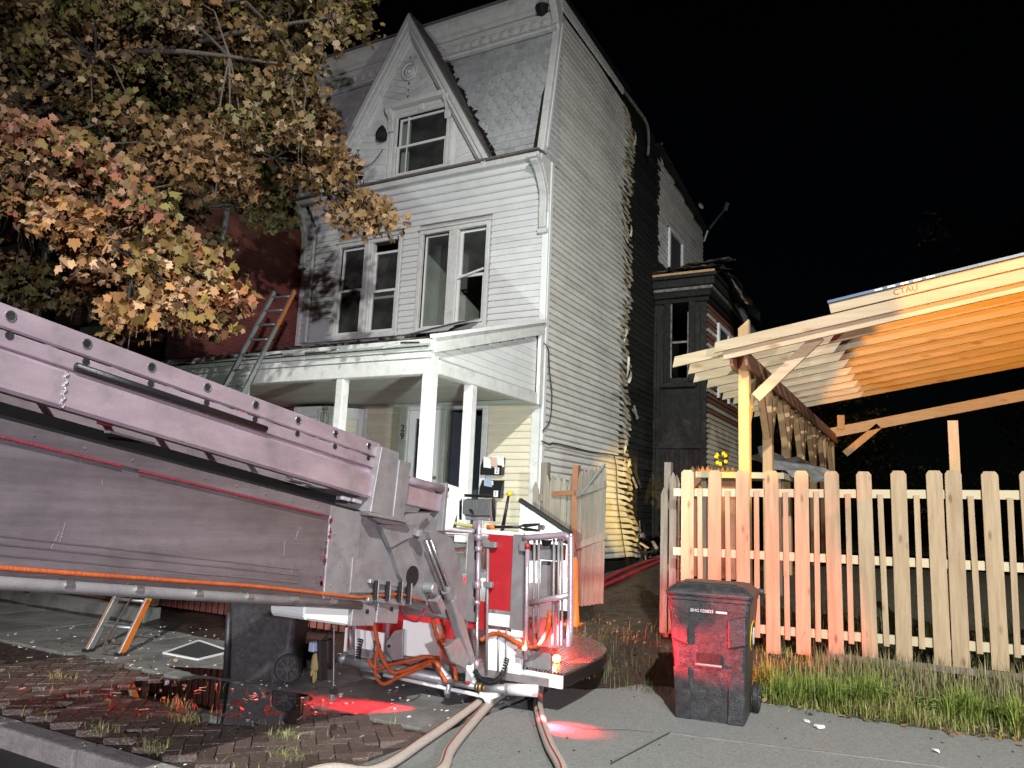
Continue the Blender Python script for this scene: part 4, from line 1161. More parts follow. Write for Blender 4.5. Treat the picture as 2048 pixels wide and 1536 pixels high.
MB().lathe((lp.x, lp.y, lp.z), [(0.03, -0.1), (0.04, 0.0), (0.03, 0.1)], 8).build('bulb', 'clean_white', ln)
MB().bar((lp.x, lp.y, lp.z+0.14), (lp.x, YF-0.5, lp.z+0.16), 0.02, 0.02).build('arm', 'white_paint', ln)

# screens thrown out of the windows
def flat_frame(P, wd, th, m, parent):
    n = len(P)
    for i in range(n):
        MB().bar(P[i], P[(i+1) % n], wd, th).build('frame_bar', m, parent)
pa = [at_z(328, 1306, 0.012), at_z(395, 1319, 0.012), at_z(462, 1303, 0.012), at_z(398, 1281, 0.03)]
sc_ = thing('window_screen', 'white framed window screen lying on the wet ground beside the wheeled bin', 'screen', (pa[0]+pa[2])/2)
flat_frame(pa, 0.03, 0.015, 'clean_white', sc_)
MB().add(pa, [(0, 1, 2, 3)]).build('mesh', 'mesh_screen', sc_)
zr = lambda y: 3.70+(y-PY+0.10)*0.92/3.15+0.035
pb = [Vector((-7.05, 10.72, 4.80)), Vector((-6.62, 10.72, 4.82)), Vector((-6.95, 9.55, zr(9.55)+0.05)), Vector((-7.45, 9.75, zr(9.75)+0.03))]
s2 = thing('window_screen', 'bent dark screen fallen from the broken window onto the porch roof', 'screen', (pb[0]+pb[2])/2)
flat_frame(pb, 0.028, 0.014, 'aluminium', s2)
MB().add([p+Vector((0, 0, 0.004)) for p in pb], [(0, 1, 2, 3)]).build('mesh', 'mesh_screen', s2)

# cables on the side wall
def cable(pix, r, label, X=XR+0.05):
    o = MB().tube(spline([at_x(x, y, X) for x, y in pix], 5), r, 5).build('cable', 'cable_black', None, smooth=True)
    return tag(o, label, 'cable')
cable([(1088, 686), (1097, 700), (1099, 740), (1104, 790), (1100, 840), (1085, 862)], 0.009, 'black cable hanging down the front edge of the side wall')
cable([(1083, 882), (1100, 890), (1106, 886), (1140, 893), (1180, 903), (1228, 910), (1262, 916)], 0.011, 'thick black cable sagging across the lower side wall')
cable([(1228, 910), (1233, 940), (1235, 1000), (1243, 1060), (1252, 1120)], 0.008, 'thin black cable dropping to the alley floor')

# satellite dish arm on the wing roof
dp = at_x(1415, 462, XR+0.1); dq = at_x(1450, 418, XR+0.3)
sd = thing('satellite_dish', 'bare satellite dish arm sticking up from the rear wing roof', 'satellite dish', dp)
MB().tube([dp+Vector((-0.1, 0, -0.3)), dp, dq], 0.035, 6).build('arm', 'galvanised', sd)
MB().bar(dq+Vector((0, 0, -0.05)), dq+Vector((0.1, -0.1, 0.16)), 0.10, 0.14).build('feed_head', 'galvanised', sd, bevel=0.02)
MB().disc(at_x(1402, 412, XR+0.12), (1, -0.4, 0.5), 0.09, 0.03, 10).build('bracket', 'clean_white', sd)

# ================================================================== BRICK HOUSE, left
BXR, BYF = -10.92, 8.02
bh = thing('brick_house', 'red brick house on the left, mostly behind the maple', 'house', (-14, 10, 0))
WB = [(-13.15, -12.35, 4.55, 6.25), (-14.9, -14.1, 4.55, 6.25), (-12.2, -11.55, 4.75, 6.35), (-16.6, -15.8, 4.55, 6.25)]
m = MB()
for a, c in free(-19, BXR, [(x0, x1) for x0, x1, _, _ in WB]): m.box(a, c, BYF, BYF+0.25, 4.55, 6.35)
for (x0, x1, z0, z1) in WB:
    if z0 > 4.55: m.box(x0, x1, BYF, BYF+0.25, 4.55, z0)
    if z1 < 6.35: m.box(x0, x1, BYF, BYF+0.25, z1, 6.35)
m.box(-19, BXR, BYF, BYF+0.25, 0, 4.55).box(-19, BXR, BYF, BYF+0.25, 6.35, 10.8)
m.build('front_wall', 'dark_brick', bh, org=(-14, 8, 5))  # darker brick here: shade of the unlit front put into the colour
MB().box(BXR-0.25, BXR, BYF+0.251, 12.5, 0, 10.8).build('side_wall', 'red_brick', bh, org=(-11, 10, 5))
MB().box(-19, BXR-0.26, 12.3, 12.5, 0, 10.8).box(-19.2, BXR, BYF, 12.6, 10.81, 10.95).box(-19, -18.8, BYF+0.26, 12.29, 0, 10.8).build('roof', 'tar_roof', bh)
for i in range(22):      # toothed pale bricks of the corner
    z = 4.2+i*0.145
    MB().box(BXR-0.21 if i % 2 else BXR-0.11, BXR+0.012, BYF-0.012, BYF+(0.11 if i % 2 else 0.21), z, z+0.062).build('quoin_brick', 'red_brick', bh)
for (x0, x1, z0, z1) in WB:
    wn_ = MB().box(x0, x0+0.08, BYF+0.02, BYF+0.12, z0, z1).box(x1-0.08, x1, BYF+0.02, BYF+0.12, z0, z1).box(x0+0.08, x1-0.08, BYF+0.021, BYF+0.119, z1-0.08, z1).box(x0+0.08, x1-0.08, BYF+0.021, BYF+0.119, (z0+z1)/2-0.03, (z0+z1)/2+0.03).box(x0+0.08, x1-0.08, BYF+0.021, BYF+0.119, z0, z0+0.07).build('window', 'white_paint', bh)
    MB().add([(x0+0.08, BYF+0.065, z0), (x1-0.08, BYF+0.065, z0), (x1-0.08, BYF+0.065, z1), (x0+0.08, BYF+0.065, z1)], [(0, 1, 2, 3)]).build('pane', 'pane_glass', wn_)
    MB().box(x0-0.1, x1+0.1, BYF-0.06, BYF+0.02, z0-0.14, z0-0.005).build('sill', 'kerb_stone', wn_, bevel=0.01)
    MB().box(x0-0.1, x1+0.1, BYF-0.03, BYF-0.001, z1+0.005, z1+0.2).build('lintel', 'kerb_stone', wn_)
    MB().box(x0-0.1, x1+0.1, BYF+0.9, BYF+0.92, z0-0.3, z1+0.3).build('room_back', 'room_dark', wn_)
da = at_x(454, 300, BXR+0.06); db = at_x(449, 455, BXR+0.06); dc = at_x(440, 492, BXR+0.06)
MB().tube([(BXR+0.06, db.y, 10.5), (BXR+0.06, db.y, db.z+0.1), (BXR+0.07, db.y-0.02, db.z), (BXR+0.09, dc.y, dc.z)], 0.055, 10).build('downpipe', 'galvanised', bh, smooth=True)
MB().disc(at_x(470, 498, BXR+0.03), (0, 1, 0.1), 0.028, 0.14, 8).build('pipe_stub', 'clean_white', bh)
# its porch base and kerb
MB().box(-19, -9.35, 7.12, 7.22, 0.18, 1.0).build('porch_base', 'porch_brick', bh, org=(-14, 7, 0))
MB().box(-19, -9.3, 6.98, 7.24, -0.1, 0.16).build('low_kerb', 'concrete', bh, bevel=0.01)
MB().box(-19, -10.95, 7.0, 8.0, 1.0, 1.08).build('porch_floor', 'brown_wood', bh)
for x in (-12.0, -13.6):
    MB().box(x-0.06, x+0.06, 6.95, 7.07, 0.16, 2.9).build('porch_post', 'orange_paint' if False else 'post_wood', bh)

# ================================================================== NEW PICKET FENCE, right
FY = 8.6
fence = thing('picket_fence', 'new pale timber picket fence of wide boards behind the verge', 'fence', (1.0, FY, 0.3))
FZT = 2.20
def fence_bot(x): return lerp(0.30, 0.40, sstep(-2.6, 0.6, x))
PW = 0.142; TH = 0.022
def picket_mesh(wd, h, clip):
    P = [(-wd/2, 0), (wd/2, 0), (wd/2, h-clip), (wd/2-clip*0.7, h), (-wd/2+clip*0.7, h), (-wd/2, h-clip)] if clip else [(-wd/2, 0), (wd/2, 0), (wd/2, h), (-wd/2, h)]
    return MB().prism([(x, 0, z) for x, z in P], (0, TH, 0))
edges = [147, 272, 402, 535, 672, 815, 965, 1122, 1290, 1375, 1547, 1725]
xs_ = [at_y(1300+e*0.4272, 937, FY).x for e in edges]
while xs_[-1] < 6: xs_.append(xs_[-1]+0.303)
for i, x in enumerate(xs_):
    x += PW/2
    zb = fence_bot(x)+jit(0.012)
    h = FZT+jit(0.006)-zb + 0.035*sstep(-2, 2, x)
    o = picket_mesh(PW, h, 0.035)
    o.v = [(a+x, b+FY, c+zb) for a, b, c in o.v]
    ob = o.build('picket', 'fence_wood', fence, bevel=0.003)
    ob.rotation_euler = (jit(0.006), jit(0.005), 0)
    # thin batten between
    if i+1 < len(xs_) and xs_[i+1]-xs_[i] > 0.25:
        xb = x-PW/2 + (xs_[i+1]-xs_[i])*0.71
        zz = 0.44+0.10*sstep(-2.6, 0.6, xb)
        bt = MB().box(xb-0.026, xb+0.026, FY+0.001, FY+TH, zz, 1.98+jit(0.012)).build('batten', 'fence_wood', fence, bevel=0.002)
        bt.rotation_euler = (0, jit(0.012), 0)
for (za, zb) in ((1.945, 1.985), (1.29, 1.31), (0.52, 0.64)):
    MB().bar((-2.62, FY+TH+0.022, za), (6.2, FY+TH+0.022, zb+0.12), 0.038, 0.085).build('rail', 'rail_wood', fence)
for x in (-2.5, 0.17, 2.8, 5.2):
    MB().box(x-0.045, x+0.045, FY+0.07, FY+0.16, 0.2, 2.02 if x != 0.17 else 2.72).build('post', 'post_wood', fence)
MB().bar((-1.0, FY+0.01, 0.36), (6.2, FY+0.01, 0.42), 0.04, 0.06).build('kick_board', 'old_wood', fence)

# old weathered fence stubs and the open gate in the alley mouth
def old_picket(x, y, z0, h, wd, parent, m='old_wood', tilt=0.0, yaw=0.0):
    P = [(-wd/2, 0), (wd/2, 0), (wd/2, h-0.11), (wd*0.30, h-0.05), (0, h), (-wd*0.30, h-0.05), (-wd/2, h-0.11)]
    c = math.cos(yaw); s = math.sin(yaw)
    o = MB().prism([(x+a*c+tilt*zz, y+a*s, z0+zz) for a, zz in P], (-s*0.02, c*0.02, 0))
    return o.build('picket', m, parent, bevel=0.004)
of = thing('old_fence', 'weathered grey picket fence standing against the house corner beside the stair', 'fence', (-4.6, 9.3, 0.4))
for i in range(7):
    p = at_y(1080+i*12.2, 950, 9.3)
    old_picket(p.x, 9.3+jit(0.01), 0.42, 1.72+jit(0.04)-(0.05 if i == 0 else 0), 0.088, of, tilt=-0.04 if i == 0 else jit(0.008))
p0 = at_y(1075, 985, 9.33); p1 = at_y(1152, 985, 9.33)
for z in (1.85, 0.9): MB().box(p0.x, p1.x, 9.325, 9.365, z-0.045, z+0.045).build('rail', 'old_wood', of)
pp = at_y(1092, 925, 9.42)
MB().box(pp.x-0.05, pp.x+0.05, 9.37, 9.47, 0.3, pp.z).build('post', 'old_wood', of)
pg = at_y(1153, 950, 9.25)
gate = thing('old_gate', 'sagging grey wooden gate swung open at the alley mouth', 'gate', (-3.9, 9.2, 0.4))
MB().box(pg.x-0.04, pg.x+0.04, 9.21, 9.29, 0.3, 2.28).build('gate_post', 'brown_wood', gate)
for i in range(7):
    t = i/6
    p = at_y(1160+t*47, 945, 9.2-0.25*t)
    old_picket(p.x, p.y, 0.50+0.10*t, 1.72+jit(0.02)-0.02*t, 0.072, gate, yaw=-0.45)
for (ya, yb) in ((988, 968), (1092, 1071)):
    a = at_y(1154, ya, 9.18); b_ = at_y(1212, yb, 8.93)
    MB().bar(a, b_, 0.03, 0.085).build('rail', 'old_wood', gate)
a = at_y(1164, 987, 9.10); b_ = at_y(1210, 928, 8.90)
MB().bar(a, b_, 0.02, 0.025).build('brace', 'galvanised', gate)
a = at_y(1105, 988, 9.27); b_ = at_y(1150, 985, 9.2)
MB().bar(a, b_, 0.02, 0.06).build('latch_bar', 'brown_wood', gate)
og = thing('old_fence', 'short weathered pickets at the left end of the new fence', 'fence', (-2.8, FY+0.3, 0.35))
for i, (px_, h) in enumerate(((1329, 1.66), (1346, 1.83), (1353, 1.80))):
    p = at_y(px_, 950, FY+0.22+0.03*i)
    old_picket(p.x, p.y, 0.36, h, 0.085, og)
for z in (1.80, 1.08): MB().box(-2.84, -2.62, FY+0.30, FY+0.34, z-0.04, z+0.04).build('rail', 'rail_wood', og)
pp = at_y(1337, 925, FY+0.38); MB().box(pp.x-0.04, pp.x+0.04, FY+0.345, FY+0.43, 0.3, pp.z).build('post', 'old_wood', og)
# slim folded cone by the gate post
a = at_y(1150, 1112, 9.02)
zc_ = gz(a.x, 9.02)
oc_ = thing('traffic_cone', 'slim orange cone standing by the gate post behind the basket', 'cone', (a.x, 9.02, zc_))
MB().lathe((a.x, 9.02, zc_), [(0.085, 0.0), (0.08, 0.03), (0.055, 0.35), (0.040, 0.70), (0.030, 0.80), (0.022, 0.81)], 12).build('cone_body', 'orange_paint', oc_)
MB().box(a.x-0.10, a.x+0.10, 8.92, 9.12, zc_-0.02, zc_+0.02).build('cone_base', 'orange_paint', oc_, bevel=0.008)

# ================================================================== CARPORT
car = thing('carport', 'unfinished timber carport with bare rafters and a row of posts', 'carport', (-2.2, 14, 0.8))
CXP = -2.2
def roof_z(x): return 3.86 + (x+2.2)*0.172      # rafter underside along X
posts = [10.4+1.62*i for i in range(7)]
def cpost(y):
    return MB().box(CXP-0.07, CXP+0.07, y-0.07, y+0.07, 0.4, roof_z(CXP)-0.02).build('post', 'post_wood', car, bevel=0.008)
for i, y in enumerate(posts): cpost(y)
# doubled beam over the posts
for dx_ in (-0.095, 0.095):
    MB().prism([(CXP+dx_-0.02, posts[0]-0.32, roof_z(CXP)-0.20), (CXP+dx_-0.02, posts[0]-0.36, roof_z(CXP)-0.12), (CXP+dx_-0.02, posts[0]-0.30, roof_z(CXP)-0.012), (CXP+dx_-0.02, posts[-1]+0.3, roof_z(CXP)-0.012), (CXP+dx_-0.02, posts[-1]+0.3, roof_z(CXP)-0.23), (CXP+dx_-0.02, posts[0]-0.24, roof_z(CXP)-0.23)], (0.04, 0, 0)).build('beam', 'beam_wood', car, bevel=0.004)
# sawn-off post end above
pt = at_y(1497, 640, posts[0])
MB().prism([(CXP-0.07, posts[0]-0.05, roof_z(CXP)), (CXP+0.07, posts[0]-0.05, roof_z(CXP)), (CXP+0.07, posts[0]-0.05, pt.z), (CXP-0.07, posts[0]-0.05, pt.z-0.12)], (0, 0.10, 0)).build('post_end', 'post_wood', car)
# knee braces along the beam
for i, y in enumerate(posts):
    for s_ in ((1,) if i == 0 else (-1, 1)):
        if i == len(posts)-1 and s_ > 0: continue
        MB().bar((CXP+0.0, y+0.07*s_, roof_z(CXP)-0.95), (CXP+0.0, y+0.62*s_, roof_z(CXP)-0.24), 0.10, 0.09).build('brace', 'post_wood', car, bevel=0.005)
# cross brace of the first frame, up to the rafter
a = at_y(1512, 795, posts[0]-0.12); b_ = at_y(1640, 672, posts[0]-0.12)
MB().bar(a, b_, 0.045, 0.14).build('brace', 'rafter_wood', car, bevel=0.004)
# rafters
y = 10.16; k = 0
while y < 16.0:
    xl = -3.12 + (0.05*math.sin(k*2.1))
    MB().prism([(xl, y, roof_z(xl)), (7.0, y, roof_z(7.0)), (7.0, y, roof_z(7.0)+0.15), (xl+0.03, y, roof_z(xl)+0.15)], (0, 0.042, 0)).build('rafter', 'rafter_wood', car, bevel=0.004)
    y += 0.60; k += 1
# nearest rafter, doubled by a fascia and roofing edge to the right
y = 9.86
xl = at_y(1427, 700, y).x
zf = lambda x: at_y(1425, 706, 9.86).z + (x-xl)*0.176
MB().prism([(xl, y, zf(xl)), (7.0, y, zf(7.0)), (7.0, y, zf(7.0)+0.145), (xl+0.02, y, zf(xl)+0.145)], (0, 0.042, 0)).build('rafter', 'rafter_wood', car, bevel=0.004)
MB().prism([(xl+0.1, y+0.09, zf(xl)-0.08), (7.0, y+0.09, zf(7.0)-0.08), (7.0, y+0.09, zf(7.0)+0.06), (xl+0.1, y+0.09, zf(xl)+0.06)], (0, 0.042, 0)).build('rafter', 'rafter_wood', car, bevel=0.004)
xr = at_y(1662, 620, y).x
fz_ = lambda x: zf(x)+0.150
MB().prism([(xr, y-0.03, fz_(xr)), (7.0, y-0.03, fz_(7.0)), (7.0, y-0.03, fz_(7.0)+0.115), (xr-0.02, y-0.03, fz_(xr)+0.115)], (0, 0.03, 0)).build('fascia', 'rafter_wood', car)
MB().prism([(xr-0.03, y-0.07, fz_(xr)+0.119), (7.0, y-0.07, fz_(7.0)+0.119), (7.0, y-0.07, fz_(7.0)+0.15), (xr-0.03, y-0.07, fz_(xr)+0.15)], (0, 0.12, 0)).build('drip_edge', 'blue_edge', car)
for i in range(5):
    x = at_y(1750+i*26, 590, y).x
    MB().bar((x, y-0.074, fz_(x)+0.136), (x+0.085, y-0.074, fz_(x+0.085)+0.136), 0.004, 0.022).build('label_strip', 'paper', car)
text('board_stamp', 'CTAU', 'brown_wood', (at_y(1812, 597, y).x, y-0.032, fz_(at_y(1812, 597, y).x)+0.06), (1, 0, 0.17), (-0.17, 0, 1), 0.10, car, 0.001)
# roof deck of planks over the rafters on the right
for i in range(12):
    ya = 9.92+i*0.5
    MB().prism([(xr, ya, roof_z(xr)+0.156+0.0), (7.0, ya, roof_z(7.0)+0.156), (7.0, ya+0.492, roof_z(7.0)+0.156), (xr, ya+0.492, roof_z(xr)+0.156)], (0, 0, 0.018)).build('deck_plank', 'rafter_wood', car)
# far header and its brace
yf_ = posts[-1]
a = at_y(1662, 866, yf_); b_ = at_y(2110, 778, yf_)
b_ = a+(b_-a)*1.75
MB().bar(a, b_, 0.05, 0.24).build('header', 'rafter_wood', car)
MB().box(b_.x-0.15, b_.x-0.01, yf_-0.07, yf_+0.07, 0.4, b_.z-0.13).build('post', 'post_wood', car)
for y in (10.4, 13.6, 15.6):
    MB().box(6.55, 6.69, y-0.07, y+0.07, 0.3, roof_z(6.5)-0.25).build('post', 'post_wood', car, bevel=0.008)
MB().box(6.56, 6.68, 9.9, 15.9, roof_z(6.5)-0.248, roof_z(6.5)-0.01).build('beam', 'beam_wood', car)
a = at_y(1690, 908, yf_); b_ = at_y(1758, 852, yf_)
MB().bar(a, b_, 0.05, 0.16).build('brace', 'post_wood', car)
pe = at_y(1682, 835, yf_); MB().box(pe.x-0.08, pe.x+0.08, yf_-0.07, yf_+0.07, pe.z-0.3, pe.z+0.05).build('post_end', 'post_wood', car)

# clutter under the carport
cl = thing('patio_table', 'pale boards stacked on a low table under the carport', 'table', (-2.0, 12.6, 0.8))
a = at_y(1395, 940, 12.0); b_ = at_y(1570, 945, 12.0)
MB().box(a.x, b_.x, 11.9, 12.7, a.z-0.12, a.z-0.03).build('board_stack', 'rail_wood', cl)
for x in (a.x+0.1, b_.x-0.1): MB().box(x-0.04, x+0.04, 12.0, 12.08, gz(x, 12), a.z-0.121).build('leg', 'old_wood', cl)
tp = thing('folded_tarp', 'crumpled pale tarpaulin behind the fence under the carport', 'tarp', (-1.6, 12.8, 1.6))
t0 = at_y(1520, 905, 12.8)
crumple((t0.x-0.1, 12.4, t0.z-0.15), (1.1, 0, -0.35), (0.1, 0.6, 0.25), 8, 5, 0.06, 'galvanised', tp, 21, 'tarp_sheet')
wr = at_y(1442, 917, 12.2)
wre = thing('yellow_wreath', 'round yellow and black wreath behind the fence under the carport', 'wreath', wr)
for i in range(11):
    t = i*math.pi*2/11
    MB().sphere((wr.x+0.085*math.cos(t), 12.2+jit(.01), wr.z+0.085*math.sin(t)), 0.034, 6, 4).build('petal', 'yellow_paint' if i % 3 else 'charred_dark', wre)
pl_ = thing('plank_screen', 'dark scalloped plank screen behind the fence near the bay', 'screen', (-3.2, 12.6, 0.7))
for i in range(9):
    p = at_y(1385+i*10, 930, 12.5)
    old_picket(p.x, 12.5, 0.75, p.z-0.75+jit(0.03), 0.09, pl_, 'beam_wood')

# ================================================================== WHEELED BINS
def bin_shape(name, label, X, Y, yaw, m, H=1.04, wide=0.60, deep=0.68, detail=True):
    root = thing(name, label, 'bin', (X, Y, 0.0), 'wheeled bins')
    root.rotation_euler = (0, 0, yaw)
    def rounded(hx, hy, r, n=5, cx=0, cy=0):
        P = []
        for (sx, sy, a0) in ((1, 1, 0), (-1, 1, 90), (-1, -1, 180), (1, -1, 270)):
            for i in range(n):
                t = math.radians(a0+90*i/(n-1)); P.append((cx+sx*(hx-r)+r*math.cos(t), cy+sy*(hy-r)+r*math.sin(t)))
        return P
    def loft(rings):
        n = len(rings[0][0]); vs = []; fs = []
        for P, z in rings: vs += [(x, y, z) for x, y in P]
        for k in range(len(rings)-1):
            for i in range(n): fs.append((k*n+i, k*n+(i+1) % n, (k+1)*n+(i+1) % n, (k+1)*n+i))
        fs.append(tuple(reversed(range(n)))); fs.append(tuple(range((len(rings)-1)*n, len(rings)*n)))
        return MB().add(vs, fs)
    def here(mb, nm, mm, parent=root, bevel=0.0, smooth=False):
        mb.v = [(x+X, y+Y, z) for x, y, z in mb.v]
        o = mb.build(nm, mm, parent, bevel, smooth); return o
    w2, d2 = wide/2, deep/2
    body = loft([(rounded(w2*0.80, d2*0.78, 0.07), 0.0), (rounded(w2*0.81, d2*0.79, 0.07), 0.03), (rounded(w2*0.86, d2*0.84, 0.06), 0.42), (rounded(w2*0.93, d2*0.92, 0.05), H*0.72), (rounded(w2*0.97, d2*0.97, 0.05), H*0.86), (rounded(w2*0.975, d2*0.975, 0.05), H-0.09)])
    bo = here(body, 'body', m)
    here(loft([(rounded(w2*1.0, d2*1.0, 0.05), H-0.085), (rounded(w2*1.0, d2*1.0, 0.05), H-0.055)]), 'rim', m)
    here(loft([(rounded(w2*1.04, d2*1.04, 0.06), H-0.053), (rounded(w2*1.05, d2*1.05, 0.06), H-0.025), (rounded(w2*0.98, d2*0.99, 0.06), H+0.0), (rounded(w2*0.80, d2*0.84, 0.05), H+0.045), (rounded(w2*0.72, d2*0.78, 0.05), H+0.05)]), 'lid', m, bevel=0.006)
    here(MB().prism([(-w2*0.72, -d2*0.90, H+0.0), (w2*0.72, -d2*0.90, H+0.0), (w2*0.62, -d2*0.62, H+0.056), (-w2*0.62, -d2*0.62, H+0.056)], (0, 0.03, 0.004)), 'lid_panel', m)
    if detail:
        f = lambda z: -d2*(0.78+0.14*z/ (H*0.72)) if z < H*0.72 else -d2*0.95
        # raised cheeks beside the recess, lower buttresses, lift pocket and bar
        for sx in (-1, 1):
            here(MB().prism([(sx*w2*0.46, f(0.60)-0.034, 0.60), (sx*w2*0.88, f(0.64)-0.018, 0.64), (sx*w2*0.90, f(0.88)-0.012, 0.88), (sx*w2*0.46, f(0.84)-0.030, 0.84)], (0, 0.06, 0)), 'grip_cheek', m, bevel=0.012)
            here(MB().prism([(sx*w2*0.42, f(0.0)-0.020, 0.0), (sx*w2*0.80, f(0.0)-0.012, 0.0), (sx*w2*0.84, f(0.42)-0.006, 0.42), (sx*w2*0.46, f(0.42)-0.018, 0.42)], (0, 0.05, 0)), 'buttress', m, bevel=0.008)
            here(MB().disc((sx*(w2*1.05+0.005), d2*0.9, H-0.03), (1, 0, 0), 0.03, 0.05, 8), 'hinge', m)
        here(MB().box(-0.10, 0.10, f(0.5)-0.006, f(0.5)+0.03, 0.46, 0.55), 'lift_pocket', 'charred_dark')
        here(MB().tube([(-0.11, f(0.46)-0.020, 0.455), (0.11, f(0.46)-0.020, 0.455)], 0.013, 8), 'lift_bar', 'bright_steel')
        t = text('stamp', 'BHG 020825', 'paper', (X-0.05, Y+f(0.9)-0.020, 0.893), (1, 0, 0), (0, 0.04, 1), 0.036, root, 0.0006)
        here(MB().box(0.065, 0.155, f(0.9)-0.021, f(0.9)-0.018, 0.884, 0.900), 'stamp_line', 'paper')
        # round sticker on the right flank
        xs2 = w2*0.945
        here(MB().disc((xs2-0.008, -0.02, 0.69), (1, 0, -0.07), 0.125, 0.006, 28), 'sticker_ring', 'yellow_paint')
        here(MB().disc((xs2-0.0045, -0.02, 0.69), (1, 0, -0.07), 0.108, 0.006, 28), 'sticker', 'charred_dark')
        here(MB().prism([(xs2, -0.05, 0.62), (xs2, 0.03, 0.62), (xs2+0.004, 0.045, 0.70), (xs2+0.006, 0.02, 0.755), (xs2+0.004, -0.03, 0.76), (xs2, -0.06, 0.71)], (0.004, 0, 0)), 'sticker_emblem', 'paper')
    else:
        for sx in (-1, 1):
            here(MB().tube([(sx*w2*0.80-0.0, -d2*0.80, 0.02), (sx*w2*0.86, -d2*0.86, 0.6)], 0.028, 8), 'corner_rib', m, smooth=True)
    # wheels at the back
    for sx in (-1, 1):
        wx = sx*(w2*0.84+0.03)
        wh = here(MB().disc((wx, d2*0.80, 0.13), (1, 0, 0), 0.13, 0.05, 24), 'wheel', 'rubber', bevel=0.008)
        rm = MB().ring((wx+sx*0.024, d2*0.80, 0.13), (1, 0, 0), 0.10, 0.010, 24, 6)
        for kk in range(8):
            t = kk*math.pi/4
            rm.bar((wx+sx*0.026, d2*0.80, 0.13), (wx+sx*0.026, d2*0.80+0.10*math.cos(t), 0.13+0.10*math.sin(t)), 0.014, 0.018, (1, 0, 0))
        here(rm, 'rim', 'scuffed_plastic', wh)
        here(MB().disc((wx+sx*0.03, d2*0.80, 0.13), (1, 0, 0), 0.03, 0.02, 12), 'hub', 'scuffed_plastic', wh)
    here(MB().tube([(-w2*0.8, d2*1.12, H-0.06), (w2*0.8, d2*1.12, H-0.06)], 0.016, 8), 'handle', m)
    for o in list(root.children): pass
    return root
b1 = bin_shape('wheeled_bin', 'black wheeled bin with round yellow sticker standing on the apron before the fence', -1.76, 7.02, math.radians(6), 'scuffed_plastic', H=1.06, wide=0.70, deep=0.70)
b2 = bin_shape('wheeled_bin', 'shiny black wheeled bin seen from its wheel side under the boom by the puddle', -5.72, 5.70, math.radians(-62), 'black_plastic', H=1.07, wide=0.62, deep=0.74, detail=False)

# ================================================================== LEANING LADDER
fa = at_z(180, 1304, 0.0); fb = at_z(236, 1311, 0.0)
ta = at_y(546, 592, 8.25); tb = at_y(600, 588, 8.25)
foot = (fa+fb)/2; top = (ta+tb)/2
wd_ = Vector((fb.x-fa.x, fb.y-fa.y, 0)).normalized()
dirL = (top-foot); Ll = dirL.length; dl_ = dirL.normalized()
lad = thing('extension_ladder', 'long orange and grey extension ladder leaning on the porch roof', 'ladder', foot)
HW = 0.21
nrm = wd_.cross(dl_).normalized()
for s_ in (-1, 1):
    p = foot+wd_*HW*s_
    MB().bar(p, p+dl_*Ll*0.60, 0.030, 0.075, nrm).build('rail', 'aluminium', lad, bevel=0.004)
    MB().bar(p+wd_*s_*0.020+dl_*0.02, p+wd_*s_*0.020+dl_*Ll*0.60, 0.006, 0.070, nrm).build('rail_face', 'orange_paint', lad)
    q_ = foot+wd_*(HW-0.035)*s_+nrm*0.07
    if (q_-foot).dot(Vector((0, -1, 0))) < 0: pass
    MB().bar(q_+dl_*Ll*0.42, q_+dl_*Ll*1.0, 0.030, 0.07, nrm).build('fly_rail', 'aluminium', lad, bevel=0.004)
    MB().bar(q_+dl_*Ll*0.86+wd_*s_*0.018, q_+dl_*Ll*1.0+wd_*s_*0.018, 0.006, 0.06, nrm).build('rail_face', 'orange_paint', lad)
    MB().box(p.x-0.04, p.x+0.04, p.y-0.05, p.y+0.05, 0.004, 0.03).build('foot_pad', 'rubber', lad)
    MB().bar(p+dl_*0.62+wd_*s_*0.026, p+dl_*0.85+wd_*s_*0.026, 0.004, 0.06, nrm).build('warning_label', 'yellow_paint', lad)
k = 0.30
while k < Ll*0.60:
    MB().tube([foot+wd_*HW+dl_*k, foot-wd_*HW+dl_*k], 0.016, 8).build('rung', 'aluminium', lad, smooth=True); k += 0.305
k = Ll*0.42+0.1
while k < Ll-0.05:
    MB().tube([foot+wd_*(HW-0.035)+nrm*0.07+dl_*k, foot-wd_*(HW-0.035)+nrm*0.07+dl_*k], 0.016, 8).build('fly_rung', 'aluminium', lad, smooth=True); k += 0.305
MB().tube(spline([foot+wd_*0.05+dl_*0.9+nrm*0.03, foot+wd_*0.02+dl_*0.45-Vector((0, .05, 0)), foot+Vector((0.05, -0.05, 0.05)), foot+Vector((0.25, 0.05, 0.02))]), 0.010, 5).build('halyard', 'bark', lad)

# ================================================================== AERIAL PLATFORM: boom, ladder and basket
XB, XF = -3.5, -4.22
zb = lambda s: 1.27-0.121*(s-1.91)
zt = lambda s: 1.95-0.145*(s-1.81)
lb = lambda s: 2.06-0.146*(s-1.80)
lt = lambda s: 2.44-0.134*(s-1.74)
aer = thing('aerial_platform', 'steel fire-engine boom with ladder rails and a red and white basket at its end', 'fire platform', (-3.9, 4.0, 0.2))
S0, S1 = -4.5, 4.25
def strip(s0, s1, f0, f1, x0, x1, name, m, bevel=0.006, parent=None, n=1):
    return MB().prism([(x0, s0, f0(s0)), (x0, s1, f0(s1)), (x0, s1, f1(s1)), (x0, s0, f1(s0))], (x1-x0, 0, 0)).build(name, m, parent or aer, bevel=bevel)
